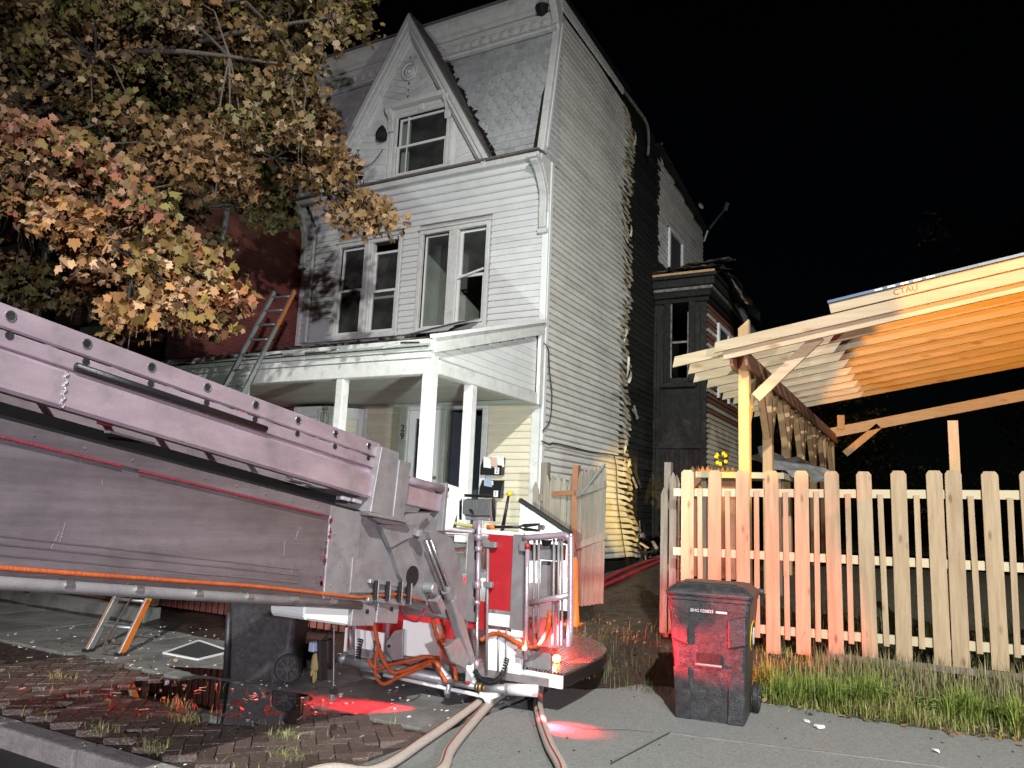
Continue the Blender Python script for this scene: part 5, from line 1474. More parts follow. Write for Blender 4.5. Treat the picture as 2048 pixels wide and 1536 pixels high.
# box girder with a raised border round the long panel
boom = strip(S0, S1, zb, zt, XF, XB-0.018, 'boom', 'boom_steel', 0.0)
strip(S0, 3.97, lambda s: zt(s)-0.075, zt, XB-0.017, XB, 'boom_border', 'boom_steel', 0.004, boom)
strip(S0, 3.92, lambda s: zb(s)+0.002, lambda s: zb(s)+0.085, XB-0.017, XB, 'boom_border', 'boom_steel', 0.004, boom)
strip(3.93, S1, lambda s: zb(s)+0.002, lambda s: zt(s)-0.002, XB-0.017, XB+0.001, 'boom_border', 'grey_steel', 0.004, boom)
for off in (0.10, 0.145, 0.18):
    strip(S0, 3.7, lambda s, o=off: zb(s)+o, lambda s, o=off: zb(s)+o+0.006, XB-0.018, XB-0.013, 'boom_rib', 'boom_steel', 0.0, boom)
# scuffed red seam along the border and at the panel end
for (s0, s1, o0, o1) in ((0.0, 2.4, -0.081, -0.070), (2.5, 3.9, -0.084, -0.072)):
    strip(s0, s1, lambda s: zt(s)+o0, lambda s: zt(s)+o1, XB, XB+0.0025, 'seam_wear', 'red_wear', 0.0, boom)
q = random.Random(5)
for i in range(16):
    t = q.random(); p = V3(at_x(663, 1036, XB)).lerp(V3(at_x(640, 1172, XB)), t)
    MB().disc((XB+0.001, p.y+q.uniform(-.012, .012), p.z), (1, 0, 0), q.uniform(0.006, 0.016), 0.003, 7).build('red_wear_spot', 'red_wear', boom)
for i in range(10):
    MB().disc((XB+0.003, q.uniform(3.98, 4.22), q.uniform(1.10, 1.55)), (1, 0, 0), 0.007, 0.006, 8).build('bolt_head', 'grey_steel', boom)
wd0 = [at_x(706, 1118, XB+0.004), at_x(702, 1182, XB+0.004)]
MB().tube([V3(wd0[0]).lerp(V3(wd0[1]), i/14)+Vector((0, q.uniform(-.003, .003), 0)) for i in range(15)], 0.007, 6).build('weld_bead', 'weld', boom)
for i in range(11):      # scratches and scrapes in the panel
    s_ = q.uniform(0.9, 3.8); z_ = lerp(zb(s_)+0.12, zt(s_)-0.12, q.random()); ln_ = q.uniform(0.02, 0.10); an_ = q.uniform(1.2, 1.9)
    MB().bar((XB-0.0165, s_, z_), (XB-0.0165, s_+ln_*math.cos(an_), z_+ln_*math.sin(an_)), 0.0025, 0.002, (1, 0, 0)).build('scratch', 'bright_steel', boom)
for i in range(34):
    s_ = 0.6+i*0.23+q.uniform(-.02, .02)
    if s_ > 3.9: break
    MB().disc((XB+0.002, s_, zt(s_)-0.035), (1, 0, 0), 0.006, 0.005, 7).build('rivet', 'boom_steel', boom)
# lower flange: round chord, orange line above it
MB().tube([(XB+0.0, s, zb(s)-0.012) for s in (S0, -1, 1.5, 3, 4.3)], 0.030, 10).build('bottom_chord', 'grey_steel', aer, smooth=True)
for s in np.arange(0.4, 4.2, 0.36):
    MB().disc((XB+0.028, s, zb(s)+0.004), (0, 1, -.12), 0.016, 0.04, 8).build('chord_clip', 'bright_steel', aer)
hp = [(XB+0.022, s, zb(s)+0.062-0.012*math.sin(s*0.9)-0.03*sstep(3.2, 4.4, s)) for s in np.arange(S0, 4.45, 0.25)] + [at_x(800, 1188, XB+0.03), at_x(832, 1197, XB+0.03), at_x(850, 1205, XB+0.03)]
MB().tube(hp, 0.011, 8).build('hydraulic_line', 'orange_hose', aer, smooth=True)
# ladder side rails, near and far: perforated upper rail, web, broad lower rail
SE = 4.38
def rails(xn, dirx, near):
    strip(S0, SE, lambda s: lt(s)-0.105, lt, xn-0.028, xn, 'ladder_rail', 'steel_pink', 0.008)
    strip(S0, SE, lambda s: lt(s)-0.185, lambda s: lt(s)-0.112, xn-0.030, xn-0.006, 'ladder_rail', 'steel_pink', 0.006)
    strip(S0, SE, lambda s: lb(s), lambda s: lb(s)+0.175, xn-0.06, xn+0.016, 'ladder_rail', 'steel_pink', 0.014)
rails(XB+0.02, 1, True); rails(XF+0.05, -1, False)
strip(S0, SE, lambda s: lb(s)+0.176, lambda s: lt(s)-0.186, XB-0.02, XB-0.006, 'ladder_web', 'steel_pink', 0.0)
s = -4.2
while s < SE-0.05:
    # rung, and the rimmed hole where it comes through the rail
    MB().tube([(XB+0.012, s, lt(s)-0.045), (XF+0.03, s, lt(s)-0.045)], 0.020, 10).build('rung', 'grey_steel', aer, smooth=True)
    if s > 0.5:
        MB().disc((XB+0.0215, s, lt(s)-0.045), (1, 0, 0), 0.021, 0.004, 16).build('rung_hole', 'charred_dark', aer)
        MB().ring((XB+0.022, s, lt(s)-0.045), (1, 0, 0), 0.0225, 0.004, 18, 6).build('rung_rim', 'bright_steel', aer)
        MB().disc((XB+0.0155, s+0.01, lt(s)-0.128), (1, 0, 0), 0.018, 0.006, 14).build('rung_hole', 'charred_dark', aer)
    s += 0.352
# weld across the broad rail, black guide rod lying on it
MB().tube([(XB+0.038, 2.05+0.008*math.sin(i*2), lb(2.05)+0.012*i) for i in range(15)], 0.008, 6).build('weld_bead', 'weld', aer)
ra = at_x(152, 732, XB+0.04); rb = at_x(532, 858, XB+0.04)
MB().tube([ra, V3(ra).lerp(V3(rb), 0.5), rb], 0.019, 8).build('guide_rod', 'black_metal', aer, smooth=True)
# pad strip, rollers and slots between ladder and girder
strip(S0, 4.3, lambda s: zt(s)+0.002, lambda s: zt(s)+0.02, XF+0.1, XB-0.03, 'slide_pad', 'black_metal', 0.0)
strip(S0, 4.2, lambda s: zt(s)+0.022, lambda s: zt(s)+0.034, XB-0.16, XB-0.12, 'slide_strip', 'bright_steel', 0.0)
strip(S0, 4.2, lambda s: zt(s)+0.04, lambda s: lb(s)-0.004, XB-0.24, XB-0.20, 'gap_shade_plate', 'black_metal', 0.0)  # black plate added so the gap under the ladder stays dark

for (px_, py_) in ((30, 787), (175, 828), (420, 897), (515, 925)):
    p = at_x(px_, py_, XB-0.1)
    MB().bar(p, (p.x, p.y+0.10, p.z-0.014), 0.05, 0.03).build('slot_plate', 'clean_white', aer, bevel=0.01)  # white plates stand for light showing through slots in the gap
p = at_x(198, 838, XB-0.06); MB().bar(p, (p.x, p.y+0.07, p.z-0.01), 0.03, 0.045).build('red_marker', 'red_paint', aer)
for (px_, py_) in ((270, 870), (640, 972), (610, 962)):
    p = at_x(px_, py_, XB-0.03); MB().bar((p.x, p.y-0.15, p.z), (p.x-0.2, p.y+0.25, p.z-0.02), 0.03, 0.012).build('cross_slat', 'grey_steel', aer)
for (px_, py_) in ((682, 995), (705, 1000), (742, 1008)):
    p = at_x(px_, py_, XB-0.04); MB().bar(p, (p.x, p.y+0.09, p.z-0.012), 0.03, 0.026).build('wear_pad', 'clean_white', aer, bevel=0.006)
# collar plates round the ladder end
def plate(pix, X, th, name, m='grey_steel', bevel=0.006, parent=None):
    return MB().prism([at_x(x, y, X) for x, y in pix], (-th, 0, 0)).build(name, m, parent or aer, bevel=bevel)
plate([(764, 893), (799, 905), (786, 1034), (741, 1024)], XB+0.06, 0.75, 'collar', 'grey_steel', 0.004)
plate([(799, 919), (823, 926), (808, 1038), (786, 1036)], XB+0.07, 0.72, 'collar', 'grey_steel', 0.004)
plate([(738, 1024), (790, 1033), (822, 1040), (815, 1046), (740, 1031)], XB+0.09, 0.7, 'collar_shelf', 'grey_steel', 0.003)
# inner ladder section that comes out of the collar
ia = at_x(806, 957, XB-0.02); ib = at_x(892, 980, XB-0.02)
MB().tube([ia, ib], 0.032, 12).build('fly_chord', 'steel_pink', aer, smooth=True)
plate([(800, 963), (890, 990), (889, 1026), (797, 1006)], XB-0.02, 0.05, 'fly_rail', 'steel_pink', 0.008)
plate([(800, 963), (890, 990), (889, 1026), (797, 1006)], XF+0.12, 0.05, 'fly_rail', 'steel_pink', 0.008)
plate([(893, 966), (897, 966), (890, 1062), (884, 1062)], XB+0.02, 0.6, 'end_plate', 'grey_steel', 0.003)
plate([(897, 968), (922, 976), (930, 992), (918, 1004), (914, 1030), (905, 1058), (893, 1060)], XB-0.03, 0.02, 'end_guard', 'reflect_white', 0.003)
# knuckle: body, folded cap, cheek plates with the dark lightening hole
plate([(700, 1015), (742, 1030), (862, 1030), (880, 1046), (905, 1085), (936, 1190), (934, 1238), (900, 1240), (850, 1226), (800, 1207), (705, 1207)], XB-0.03, 0.58, 'knuckle', 'grey_steel', 0.006)
plate([(745, 1036), (862, 1026), (840, 1052), (765, 1048)], XB+0.03, 0.62, 'knuckle_cap', 'grey_steel', 0.005)
plate([(762, 1049), (840, 1050), (836, 1072), (814, 1079), (783, 1096)], XB+0.03, 0.05, 'knuckle_cap', 'grey_steel', 0.005)
plate([(783, 1096), (815, 1079), (848, 1158), (858, 1212), (830, 1206), (800, 1150)], XB+0.015, 0.05, 'cheek', 'grey_steel', 0.004)
plate([(858, 1062), (868, 1062), (904, 1075), (937, 1190), (934, 1240), (922, 1238), (890, 1165)], XB+0.02, 0.05, 'cheek', 'grey_steel', 0.004)
plate([(706, 1114), (756, 1121), (770, 1150), (778, 1186), (700, 1186)], XB+0.012, 0.02, 'doubler', 'grey_steel', 0.003)
hc = at_x(825, 1152, XB+0.02); MB().disc((XB+0.018, hc.y, hc.z), (1, 0, 0), 0.075, 0.012, 28).build('lightening_hole', 'charred_dark', aer)
# hydraulic cylinder: two rods, gland, barrel, foot
for o in (0.0, 0.028):
    a = at_x(852+o*350, 1080, XB+0.055); b_ = at_x(890+o*350, 1180, XB+0.055)
    MB().tube([a, b_], 0.013, 10).build('cylinder_rod', 'bright_steel', aer, smooth=True)
a = at_x(835, 1065, XB+0.05); MB().disc(a, (0.2, 0, 1), 0.045, 0.05, 14).build('cylinder_eye', 'grey_steel', aer, bevel=0.006)
a = at_x(892, 1180, XB+0.055); b_ = at_x(899, 1194, XB+0.055)
MB().tube([a, b_], 0.042, 14).build('cylinder_gland', 'grey_steel', aer)
a = at_x(900, 1194, XB+0.05); b_ = at_x(938, 1325, XB+0.05)
MB().bar(a, b_, 0.085, 0.10, (1, 0, 0)).build('cylinder_barrel', 'galvanised', aer, bevel=0.02, seg=2)
plate([(920, 1275), (940, 1318), (932, 1338), (905, 1325), (893, 1295), (905, 1288)], XB+0.11, 0.03, 'cylinder_clevis', 'galvanised', 0.006)
MB().disc(at_x(860, 1176, XB+0.06), (1, 0, 0), 0.045, 0.10, 8).build('valve_block', 'galvanised', aer, bevel=0.008)
MB().bar(at_x(868, 1195, XB+0.07), at_x(880, 1222, XB+0.07), 0.07, 0.09, (1, 0, 0)).build('valve_block', 'grey_steel', aer, bevel=0.006)
# line guides: little roller cages
for (cx_, cy_) in ((752, 1178), (776, 1180), (800, 1182), (818, 1185)):
    MB().tube([at_x(cx_, cy_-17, XB+0.05), at_x(cx_-3, cy_+22, XB+0.05)], 0.017, 10).build('guide_roller', 'black_metal', aer)
    MB().tube([at_x(cx_+6, cy_-19, XB+0.06), at_x(cx_+3, cy_+24, XB+0.06)], 0.006, 6).build('guide_pin', 'bright_steel', aer)
plate([(742, 1158), (815, 1168), (810, 1176), (740, 1166)], XB+0.045, 0.03, 'guide_bracket', 'galvanised', 0.003)
plate([(738, 1194), (812, 1204), (808, 1212), (736, 1202)], XB+0.045, 0.03, 'guide_bracket', 'galvanised', 0.003)
# white lamp box and hinge blocks under the girder
plate([(610, 1206), (705, 1214), (700, 1252), (613, 1240), (608, 1232)], XB-0.02, 0.30, 'equipment_box', 'reflect_white', 0.012)
plate([(707, 1206), (752, 1209), (748, 1252), (702, 1253)], XB+0.015, 0.25, 'hinge_block', 'grey_steel', 0.005)
plate([(757, 1205), (800, 1206), (795, 1248), (752, 1246)], XB+0.015, 0.25, 'hinge_block', 'grey_steel', 0.005)
for p in (at_x(734, 1223, XB+0.017), at_x(783, 1218, XB+0.017)):
    MB().disc(p, (1, 0, 0), 0.016, 0.012, 12).build('bolt_head', 'black_metal', aer)
MB().tube(spline([at_x(800, 1212, XB+0.02), at_x(812, 1235, XB+0.02), at_x(835, 1242, XB+0.02), at_x(852, 1218, XB+0.02)]), 0.009, 6).build('return_line', 'red_wear', aer)

# --- basket
KY = 6.0
bk = lambda x, y, Y=KY: at_y(x, y, Y)
BXL, BXR2 = -5.0, -2.86
zfl = 0.30
flr = MB().prism([(BXL, KY, zfl-0.06), (BXR2, KY, zfl-0.06), (-3.3, 7.15, zfl-0.06), (BXL, 7.15, zfl-0.06)], (0, 0, 0.06)).build('basket_floor', 'grey_steel', aer)
def tubep(pix, r, name, m, Y=KY, n=10, sp=0):
    P = [bk(x, y, Y) for x, y in pix]
    return MB().tube(spline(P, sp) if sp else P, r, n).build(name, m, aer, smooth=True)
def panel(x0, y0, x1, y1, name, m, Y=KY, th=0.03, bevel=0.004):
    a = bk(x0, y0, Y); b_ = bk(x1, y1, Y)
    return MB().box(min(a.x, b_.x), max(a.x, b_.x), Y, Y+th, min(a.z, b_.z), max(a.z, b_.z)).build(name, m, aer, bevel=bevel)
panel(976, 1068, 1026, 1224, 'red_panel', 'red_paint')
panel(974, 1226, 1022, 1256, 'white_panel', 'reflect_white')
panel(936, 1062, 950, 1245, 'basket_post', 'grey_steel', KY+0.01, 0.06)
panel(1026, 1068, 1046, 1262, 'basket_post', 'grey_steel', KY-0.01, 0.06)
panel(938, 1200, 974, 1262, 'red_panel', 'red_paint', KY+0.04)
panel(976, 1258, 1040, 1352, 'white_panel', 'reflect_white', KY+0.02, 0.05)
panel(1022, 1258, 1046, 1276, 'white_panel', 'reflect_white', KY-0.005, 0.04)
panel(1040, 1300, 1100, 1342, 'step_riser', 'galvanised', KY+0.12, 0.05)
for x in (1000, 1015): tubep([(x-2, 1258), (x-4, 1345)], 0.008, 'panel_rib', 'galvanised', KY+0.005, 6)
# corner mast with clamps, lamp on top
tubep([(959, 1040), (957, 1100)], 0.024, 'mast', 'steel_pink', KY-0.05)
tubep([(957, 1100), (955, 1210)], 0.020, 'mast', 'steel_pink', KY-0.05)
tubep([(955, 1210), (953, 1345)], 0.016, 'mast', 'bright_steel', KY-0.05)
for (x, y, h, r) in ((957, 1075, 14, 0.034), (957, 1098, 10, 0.032), (955, 1170, 14, 0.032), (954, 1205, 8, 0.026), (953, 1330, 20, 0.022)):
    tubep([(x, y-h/2), (x, y+h/2)], r, 'mast_clamp', 'steel_pink', KY-0.05, 12)
tubep([(976, 1080), (973, 1345)], 0.013, 'guide_tube', 'grey_steel', KY-0.03)
panel(966, 1163, 982, 1176, 'clamp_block', 'galvanised', KY-0.06, 0.05)
panel(966, 1083, 990, 1096, 'clamp_block', 'galvanised', KY-0.06, 0.05)
# floodlight seen from behind: finned housing in a black yoke
hl = bk(955, 1015, KY-0.04)
fx0, fx1 = bk(927, 1015, KY-0.04).x, bk(984, 1015, KY-0.04).x
fzz0, fzz1 = hl.z-0.085, hl.z+0.075
hs = MB().box(fx0, fx1, KY-0.03, KY+0.05, fzz0, fzz1).build('floodlight', 'grey_steel', aer, bevel=0.01)
for i in range(19):
    x = lerp(fx0+0.01, fx1-0.01, i/18)
    MB().box(x-0.0022, x+0.0022, KY-0.065, KY-0.03, fzz0+0.02, fzz1-0.008).build('cooling_fin', 'galvanised', hs)
MB().box(fx0+0.012, fx1-0.012, KY+0.05, KY+0.056, fzz0+0.012, fzz1-0.012).build('lens', 'flood_lens', hs)
MB().tube([(fx0-0.02, KY-0.05, fzz0-0.03), (fx0-0.025, KY-0.055, fzz1+0.005), (fx0-0.005, KY-0.055, fzz1+0.028), (fx1+0.005, KY-0.055, fzz1+0.028), (fx1+0.022, KY-0.055, fzz1+0.005), (fx1+0.035, KY-0.05, fzz0-0.03)], 0.013, 8).build('guard', 'black_metal', hs, smooth=True)
MB().box(fx0+0.02, fx1-0.02, KY-0.04, KY+0.02, fzz0-0.028, fzz0-0.002).build('driver_box', 'galvanised', hs, bevel=0.006)
MB().box(hl.x-0.03, hl.x+0.03, KY-0.06, KY-0.02, fzz0-0.10, fzz0-0.03).build('lamp_foot', 'steel_pink', hs, bevel=0.005)
MB().tube([(hl.x-0.06, KY-0.068, hl.z-0.02), (hl.x-0.03, KY-0.075, hl.z-0.035), (hl.x-0.02, KY-0.075, hl.z-0.06)], 0.010, 6).build('lamp_plug', 'black_metal', hs)
# rails
RR = 0.027
tubep([(1047, 1076), (1112, 1071), (1128, 1070), (1138, 1078), (1141, 1092), (1140, 1292)], RR, 'top_rail', 'steel_pink', KY, 12, 5)
tubep([(1059, 1207), (1139, 1190)], RR*0.95, 'mid_rail', 'steel_pink', KY, 12)
tubep([(1055, 1090), (1051, 1318)], 0.018, 'grab_bar', 'steel_pink', KY-0.07)
for (x, y) in ((1046, 1094), (1040, 1308)):
    panel(x-8, y-9, x+8, y+9, 'grab_bracket', 'galvanised', KY-0.05, 0.04)
tubep([(1055, 1086), (1055, 1098)], 0.022, 'grab_end', 'red_paint', KY-0.07)
for (x0, x1) in ((1069, 1066), (1078, 1076), (1108, 1106), (1117, 1117), (1124, 1124)):
    tubep([(x0, 1078), (x1, 1290)], 0.012, 'basket_bar', 'grey_steel', KY+0.03, 8)
panel(1080, 1088, 1120, 1122, 'control_box', 'grey_steel', KY+0.10, 0.12)
panel(1082, 1122, 1108, 1205, 'control_box', 'grey_steel', KY+0.16, 0.08)
panel(1050, 1088, 1070, 1122, 'control_box', 'grey_steel', KY+0.10, 0.06)
MB().disc(bk(1093, 1086, KY+0.12), (0, 0, 1), 0.035, 0.05, 12, 0.05).build('siren', 'black_metal', aer)
# far side and left side of the basket
for (x0, x1, m_) in ((-5.0, -4.4, 'red_paint'), (-4.38, -3.85, 'grey_steel'), (-3.83, -3.32, 'grey_steel')):
    MB().box(x0, x1, 7.12, 7.15, zfl, 0.95).build('back_panel', m_, aer, bevel=0.004)
MB().tube([(BXL, KY+0.3, 1.40), (BXL, 7.05, 1.40), (BXL+0.1, 7.14, 1.40), (-3.42, 7.14, 1.40), (-3.30, 7.06, 1.40), (-2.76, KY+0.08, 1.42)], RR, 10).build('top_rail', 'steel_pink', aer, smooth=True)
for x in (-5.0, -4.4, -3.85, -3.34): MB().tube([(x, 7.14, zfl), (x, 7.14, 1.4)], 0.02, 8).build('basket_bar', 'steel_pink', aer, smooth=True)
MB().box(BXL, BXL+0.03, KY, 7.1, zfl, 1.0).build('side_panel', 'red_paint', aer)
for x in (-4.95, -4.55): MB().tube([(x, KY+0.02, zfl), (x, KY+0.02, 1.40)], 0.02, 8).build('basket_bar', 'steel_pink', aer, smooth=True)
MB().tube([(BXL, KY+0.02, 1.40), (-4.3, KY+0.02, 1.40)], RR, 10).build('top_rail', 'steel_pink', aer, smooth=True)
tubep([(870, 1058), (960, 1062), (1048, 1072)], RR, 'top_rail', 'reflect_white', KY+0.03)
# pale plates, pipe manifold
panel(806, 1240, 879, 1322, 'pale_panel', 'reflect_white', KY+0.02)
panel(690, 1255, 768, 1330, 'pale_panel', 'reflect_white', KY+0.06)
MB().prism([bk(x, y, KY-0.03) for x, y in ((788, 1262), (806, 1258), (804, 1318), (784, 1322), (768, 1302), (772, 1285))], (0, 0.03, 0)).build('hanger_plate', 'grey_steel', aer, bevel=0.004)
MB().disc(bk(778, 1292, KY-0.035), (0, 1, 0), 0.014, 0.012, 10).build('bolt_head', 'black_metal', aer)
panel(868, 1285, 890, 1300, 'pale_panel', 'reflect_white', KY-0.02)
tubep([(684, 1318), (745, 1330), (905, 1362)], 0.050, 'monitor_pipe', 'galvanised', KY-0.02, 14)
tubep([(684, 1312), (692, 1322)], 0.056, 'pipe_flange', 'galvanised', KY-0.02, 14)
tubep([(870, 1318), (885, 1345), (905, 1366)], 0.045, 'monitor_pipe', 'galvanised', KY-0.01, 14)
tubep([(768, 1350), (960, 1391)], 0.017, 'base_tube', 'clean_white', KY-0.06, 8)
tubep([(722, 1338), (755, 1345), (760, 1358), (728, 1352)], 0.02, 'base_tube', 'galvanised', KY-0.02, 8)
tubep([(898, 1364), (950, 1373)], 0.026, 'drain_pipe', 'galvanised', KY-0.08, 12)
tubep([(898, 1360), (896, 1385), (895, 1395)], 0.022, 'drain_valve', 'galvanised', KY-0.08, 10)
tubep([(895, 1380), (895, 1390)], 0.032, 'drain_valve', 'galvanised', KY-0.08, 8)
for (x, y, r) in ((955, 1374, 0.036), (962, 1375, 0.042), (970, 1377, 0.036)):
    tubep([(x-2, y-0.4), (x+2, y+0.4)], r, 'coupling', 'brass', KY-0.08, 8)
tubep([(972, 1377), (1012, 1378)], 0.036, 'drain_pipe', 'galvanised', KY-0.08, 12)
tubep([(1010, 1378), (1075, 1382)], 0.048, 'drain_pipe', 'clean_white', KY-0.02, 14)
MB().prism([bk(x, y, KY-0.10) for x, y in ((958, 1384), (994, 1386), (993, 1396), (982, 1399), (978, 1408), (972, 1408), (966, 1398), (957, 1394))], (0, 0.06, 0)).build('skid_bracket', 'clean_white', aer, bevel=0.004)
MB().prism([bk(x, y, KY-0.05) for x, y in ((933, 1330), (948, 1322), (951, 1375), (930, 1373))], (0, 0.02, 0)).build('gusset', 'reflect_white', aer)
# orange hose looms
def loom(pix, r=0.019, Y=KY-0.12, dy=None):
    P = [bk(x, y, Y+(dy[i] if dy else 0.02*math.sin(i*1.7))) for i, (x, y) in enumerate(pix)]
    sp = spline(P, 7)
    rs = [r*(1+0.13*math.sin(i*1.9)+0.06*math.sin(i*4.7)) for i in range(len(sp))]
    return MB().tube(sp, rs, 9).build('hose_loom', 'orange_hose', aer, smooth=True)
loom([(748, 1248), (757, 1290), (768, 1322), (785, 1344), (806, 1342), (840, 1330), (868, 1322), (880, 1342), (893, 1366)])
loom([(862, 1216), (868, 1250), (878, 1284), (893, 1306), (908, 1330), (912, 1362)])
loom([(736, 1318), (752, 1338), (778, 1330), (815, 1322), (850, 1314), (876, 1316)], 0.017)
loom([(758, 1290), (750, 1330), (755, 1358), (770, 1368), (795, 1355), (830, 1340), (862, 1326)], 0.018)
loom([(880, 1228), (886, 1250), (890, 1262), (884, 1280)], 0.017)
loom([(962, 1280), (985, 1268), (1008, 1270), (1035, 1286), (1062, 1294), (1084, 1282), (1096, 1250), (1100, 1222)], 0.02, KY-0.02)
loom([(1062, 1240), (1070, 1266), (1082, 1286), (1098, 1262), (1106, 1226)], 0.013, KY+0.10)
# coiled leads
def coil(pix, R, r, turns, Y):
    P = spline([bk(x, y, Y) for x, y in pix], 24); n = len(P); out = []
    for i in range(n*5):
        t = i/(n*5-1)*(n-1); k = min(int(t), n-2); p = P[k].lerp(P[k+1], t-k); d = (P[k+1]-P[k]).normalized()
        sx = d.cross(Vector((0, 1, 0))).normalized(); sy = d.cross(sx); an = 2*math.pi*turns*i/(n*5)
        out.append(p+sx*R*math.cos(an)+sy*R*math.sin(an))
    return MB().tube(out, r, 5).build('coiled_lead', 'black_metal', aer, smooth=True)
coil([(950, 1342), (962, 1358), (985, 1364), (1004, 1348), (1014, 1318)], 0.018, 0.006, 24, KY-0.10)
coil([(722, 1278), (718, 1300), (716, 1318)], 0.022, 0.006, 9, KY-0.10)
tubep([(712, 1258), (712, 1320)], 0.012, 'lead_conduit', 'clean_white', KY-0.05)
tubep([(700, 1258), (702, 1300)], 0.014, 'lead_conduit', 'galvanised', KY-0.05)
# step: thick white front edge, ribbed tread with a round end
zs = 0.335
tr = [at_z(1022, 1334, zs), at_z(1127, 1352, zs), at_z(1170, 1333, zs), at_z(1204, 1315, zs), at_z(1214, 1303, zs), at_z(1208, 1291, zs), at_z(1180, 1278, zs), at_z(1150, 1274, zs), at_z(1100, 1290, zs)]
step = MB().prism([(p.x, p.y, zs-0.10) for p in tr], (0, 0, 0.10)).build('step', 'black_metal', aer, bevel=0.006)
fe0 = tr[0]; fe1 = tr[1]
MB().bar((fe0.x, fe0.y-0.012, zs-0.05), (fe1.x, fe1.y-0.012, zs-0.05), 0.02, 0.102).build('step_edge', 'reflect_white', step)
axv = (V3(tr[2])-V3(tr[1])).normalized(); base = V3(tr[1]); wv_ = (V3(tr[0])-V3(tr[1])).normalized()
def inside(p):
    c = False; n = len(tr); j = n-1
    for i in range(n):
        if (tr[i].y > p.y) != (tr[j].y > p.y) and p.x < (tr[j].x-tr[i].x)*(p.y-tr[i].y)/(tr[j].y-tr[i].y)+tr[i].x: c = not c
        j = i
    return c
for k in range(24):
    o = base + wv_*(0.012+k*0.03)
    seg_ = [o+axv*(i*0.02) for i in range(-20, 140) if inside(o+axv*(i*0.02))]
    if len(seg_) > 3:
        a = seg_[0]; b_ = seg_[-1]
        MB().bar((a.x, a.y, zs+0.008), (b_.x, b_.y, zs+0.008), 0.012, 0.018).build('tread_rib', 'bright_steel', step)
# red warning lamp on the step, and marker lamps below the floor
bc = at_z(1113, 1322, zs+0.03)
bcn = MB().lathe((bc.x, bc.y, zs), [(0.045, 0.001), (0.045, 0.02), (0.03, 0.024)], 16).build('beacon_base', 'black_metal', aer)
MB().sphere((bc.x, bc.y, zs+0.05), 0.036, 12, 8).build('beacon_lens', 'red_lamp', bcn)
lamp('beacon', 'SPOT', (bc.x+0.045, bc.y+0.02, zs+0.055), (-2.1, 8.3, 0.45), 760, (1.0, 0.025, 0.02), 0.03, 62, 0.8)
lamp('beacon', 'SPOT', (bc.x+0.02, bc.y+0.03, zs+0.07), (-0.6, 11.5, 3.7), 260, (1.0, 0.05, 0.04), 0.03, 42, 0.9)
lamp('beacon', 'POINT', (bc.x+0.0, bc.y-0.045, zs+0.08), None, 20, (1.0, 0.03, 0.02), 0.02)
lamp('beacon', 'SPOT', (bc.x-0.01, bc.y+0.05, zs+0.06), (-3.7, 8.7, 0.15), 620, (1.0, 0.03, 0.02), 0.03, 64, 0.9)
for (px_, py_, tx, ty, e) in ((935, 1372, 650, 1412, 1100), (1082, 1378, 1112, 1455, 330)):
    p = at_y(px_, py_, KY-0.22); t = at_z(tx, ty, 0)
    p.z = 0.21
    MB().sphere((p.x, p.y, p.z+0.01), 0.018, 8, 6).build('marker_lamp', 'red_paint', aer)
    lamp('marker', 'SPOT', (p.x+(t.x-p.x)*0.06, p.y+(t.y-p.y)*0.06, p.z-0.012), t, e, (1.0, 0.02, 0.03), 0.02, 38 if tx < 900 else 84, 1.0)
cm = bk(1049, 1296, KY-0.10)
MB().sphere((cm.x, cm.y, cm.z), 0.020, 10, 6).build('added_red_lamp', 'red_lamp', aer)
lamp('added_red_lamp', 'SPOT', (cm.x+0.03, cm.y-0.03, cm.z), (-1.75, 6.75, 0.95), 1400, (1.0, 0.03, 0.05), 0.02, 50, 0.35)  # invented lamp with lens, added to throw red onto the bin front
# the basket floodlight itself, shining at the house
lamp('basket_floodlight', 'SPOT', (hl.x, KY+0.10, hl.z), (-6.6, 10.8, 4.6), 460, (0.80, 1.0, 0.88), 0.05, 150, 0.35)

# things lying or hanging on the platform
tool = thing('hydraulic_spreader', 'black rescue tool with orange grip lying on the basket rail', 'rescue tool', bk(1030, 1056, KY))
tubep_ = lambda pix, r, Y, n=10: MB().tube([bk(x, y, Y) for x, y in pix], r, n)
tubep_([(975, 1054), (990, 1054)], 0.020, KY).build('grip', 'orange_paint', tool, smooth=True)
tubep_([(990, 1054), (1042, 1054)], 0.014, KY).build('shaft', 'black_metal', tool, smooth=True)
for pix in ([(1036, 1052), (1048, 1047), (1076, 1046), (1076, 1051), (1050, 1055)], [(1036, 1056), (1048, 1062), (1076, 1064), (1076, 1059), (1050, 1055)]):
    MB().prism([bk(x, y, KY-0.02) for x, y in pix], (0, 0.04, 0)).build('jaw', 'black_metal', tool, bevel=0.003)
tubep_([(1078, 1055), (1088, 1055)], 0.024, KY).build('collar', 'bright_steel', tool)
lev = thing('control_lever', 'control lever with yellow ball knob above the basket rail', 'lever', bk(1006, 1062, KY+0.02))
tubep_([(1004, 1064), (1017, 992)], [0.018, 0.012], KY+0.03).build('stick', 'black_metal', lev, smooth=True)
MB().sphere(bk(1019, 987, KY+0.03), 0.027, 14, 10).build('knob', 'yellow_paint', lev, smooth=True)
rp = MB().tube(spline([bk(x, y, KY-0.02) for x, y in ((868, 1046), (885, 1050), (905, 1046), (925, 1050), (945, 1052))], 6), 0.016, 8).build('rope', 'yellow_rope', None, smooth=True)
tag(rp, 'yellow rope along the rear rail of the basket', 'rope')
gl = thing('hanging_gloves', 'tan work glove and black gear hanging below the boom', 'gloves', at_x(640, 1320, -3.95))
gp = lambda x, y, X=-3.95: at_x(x, y, X)
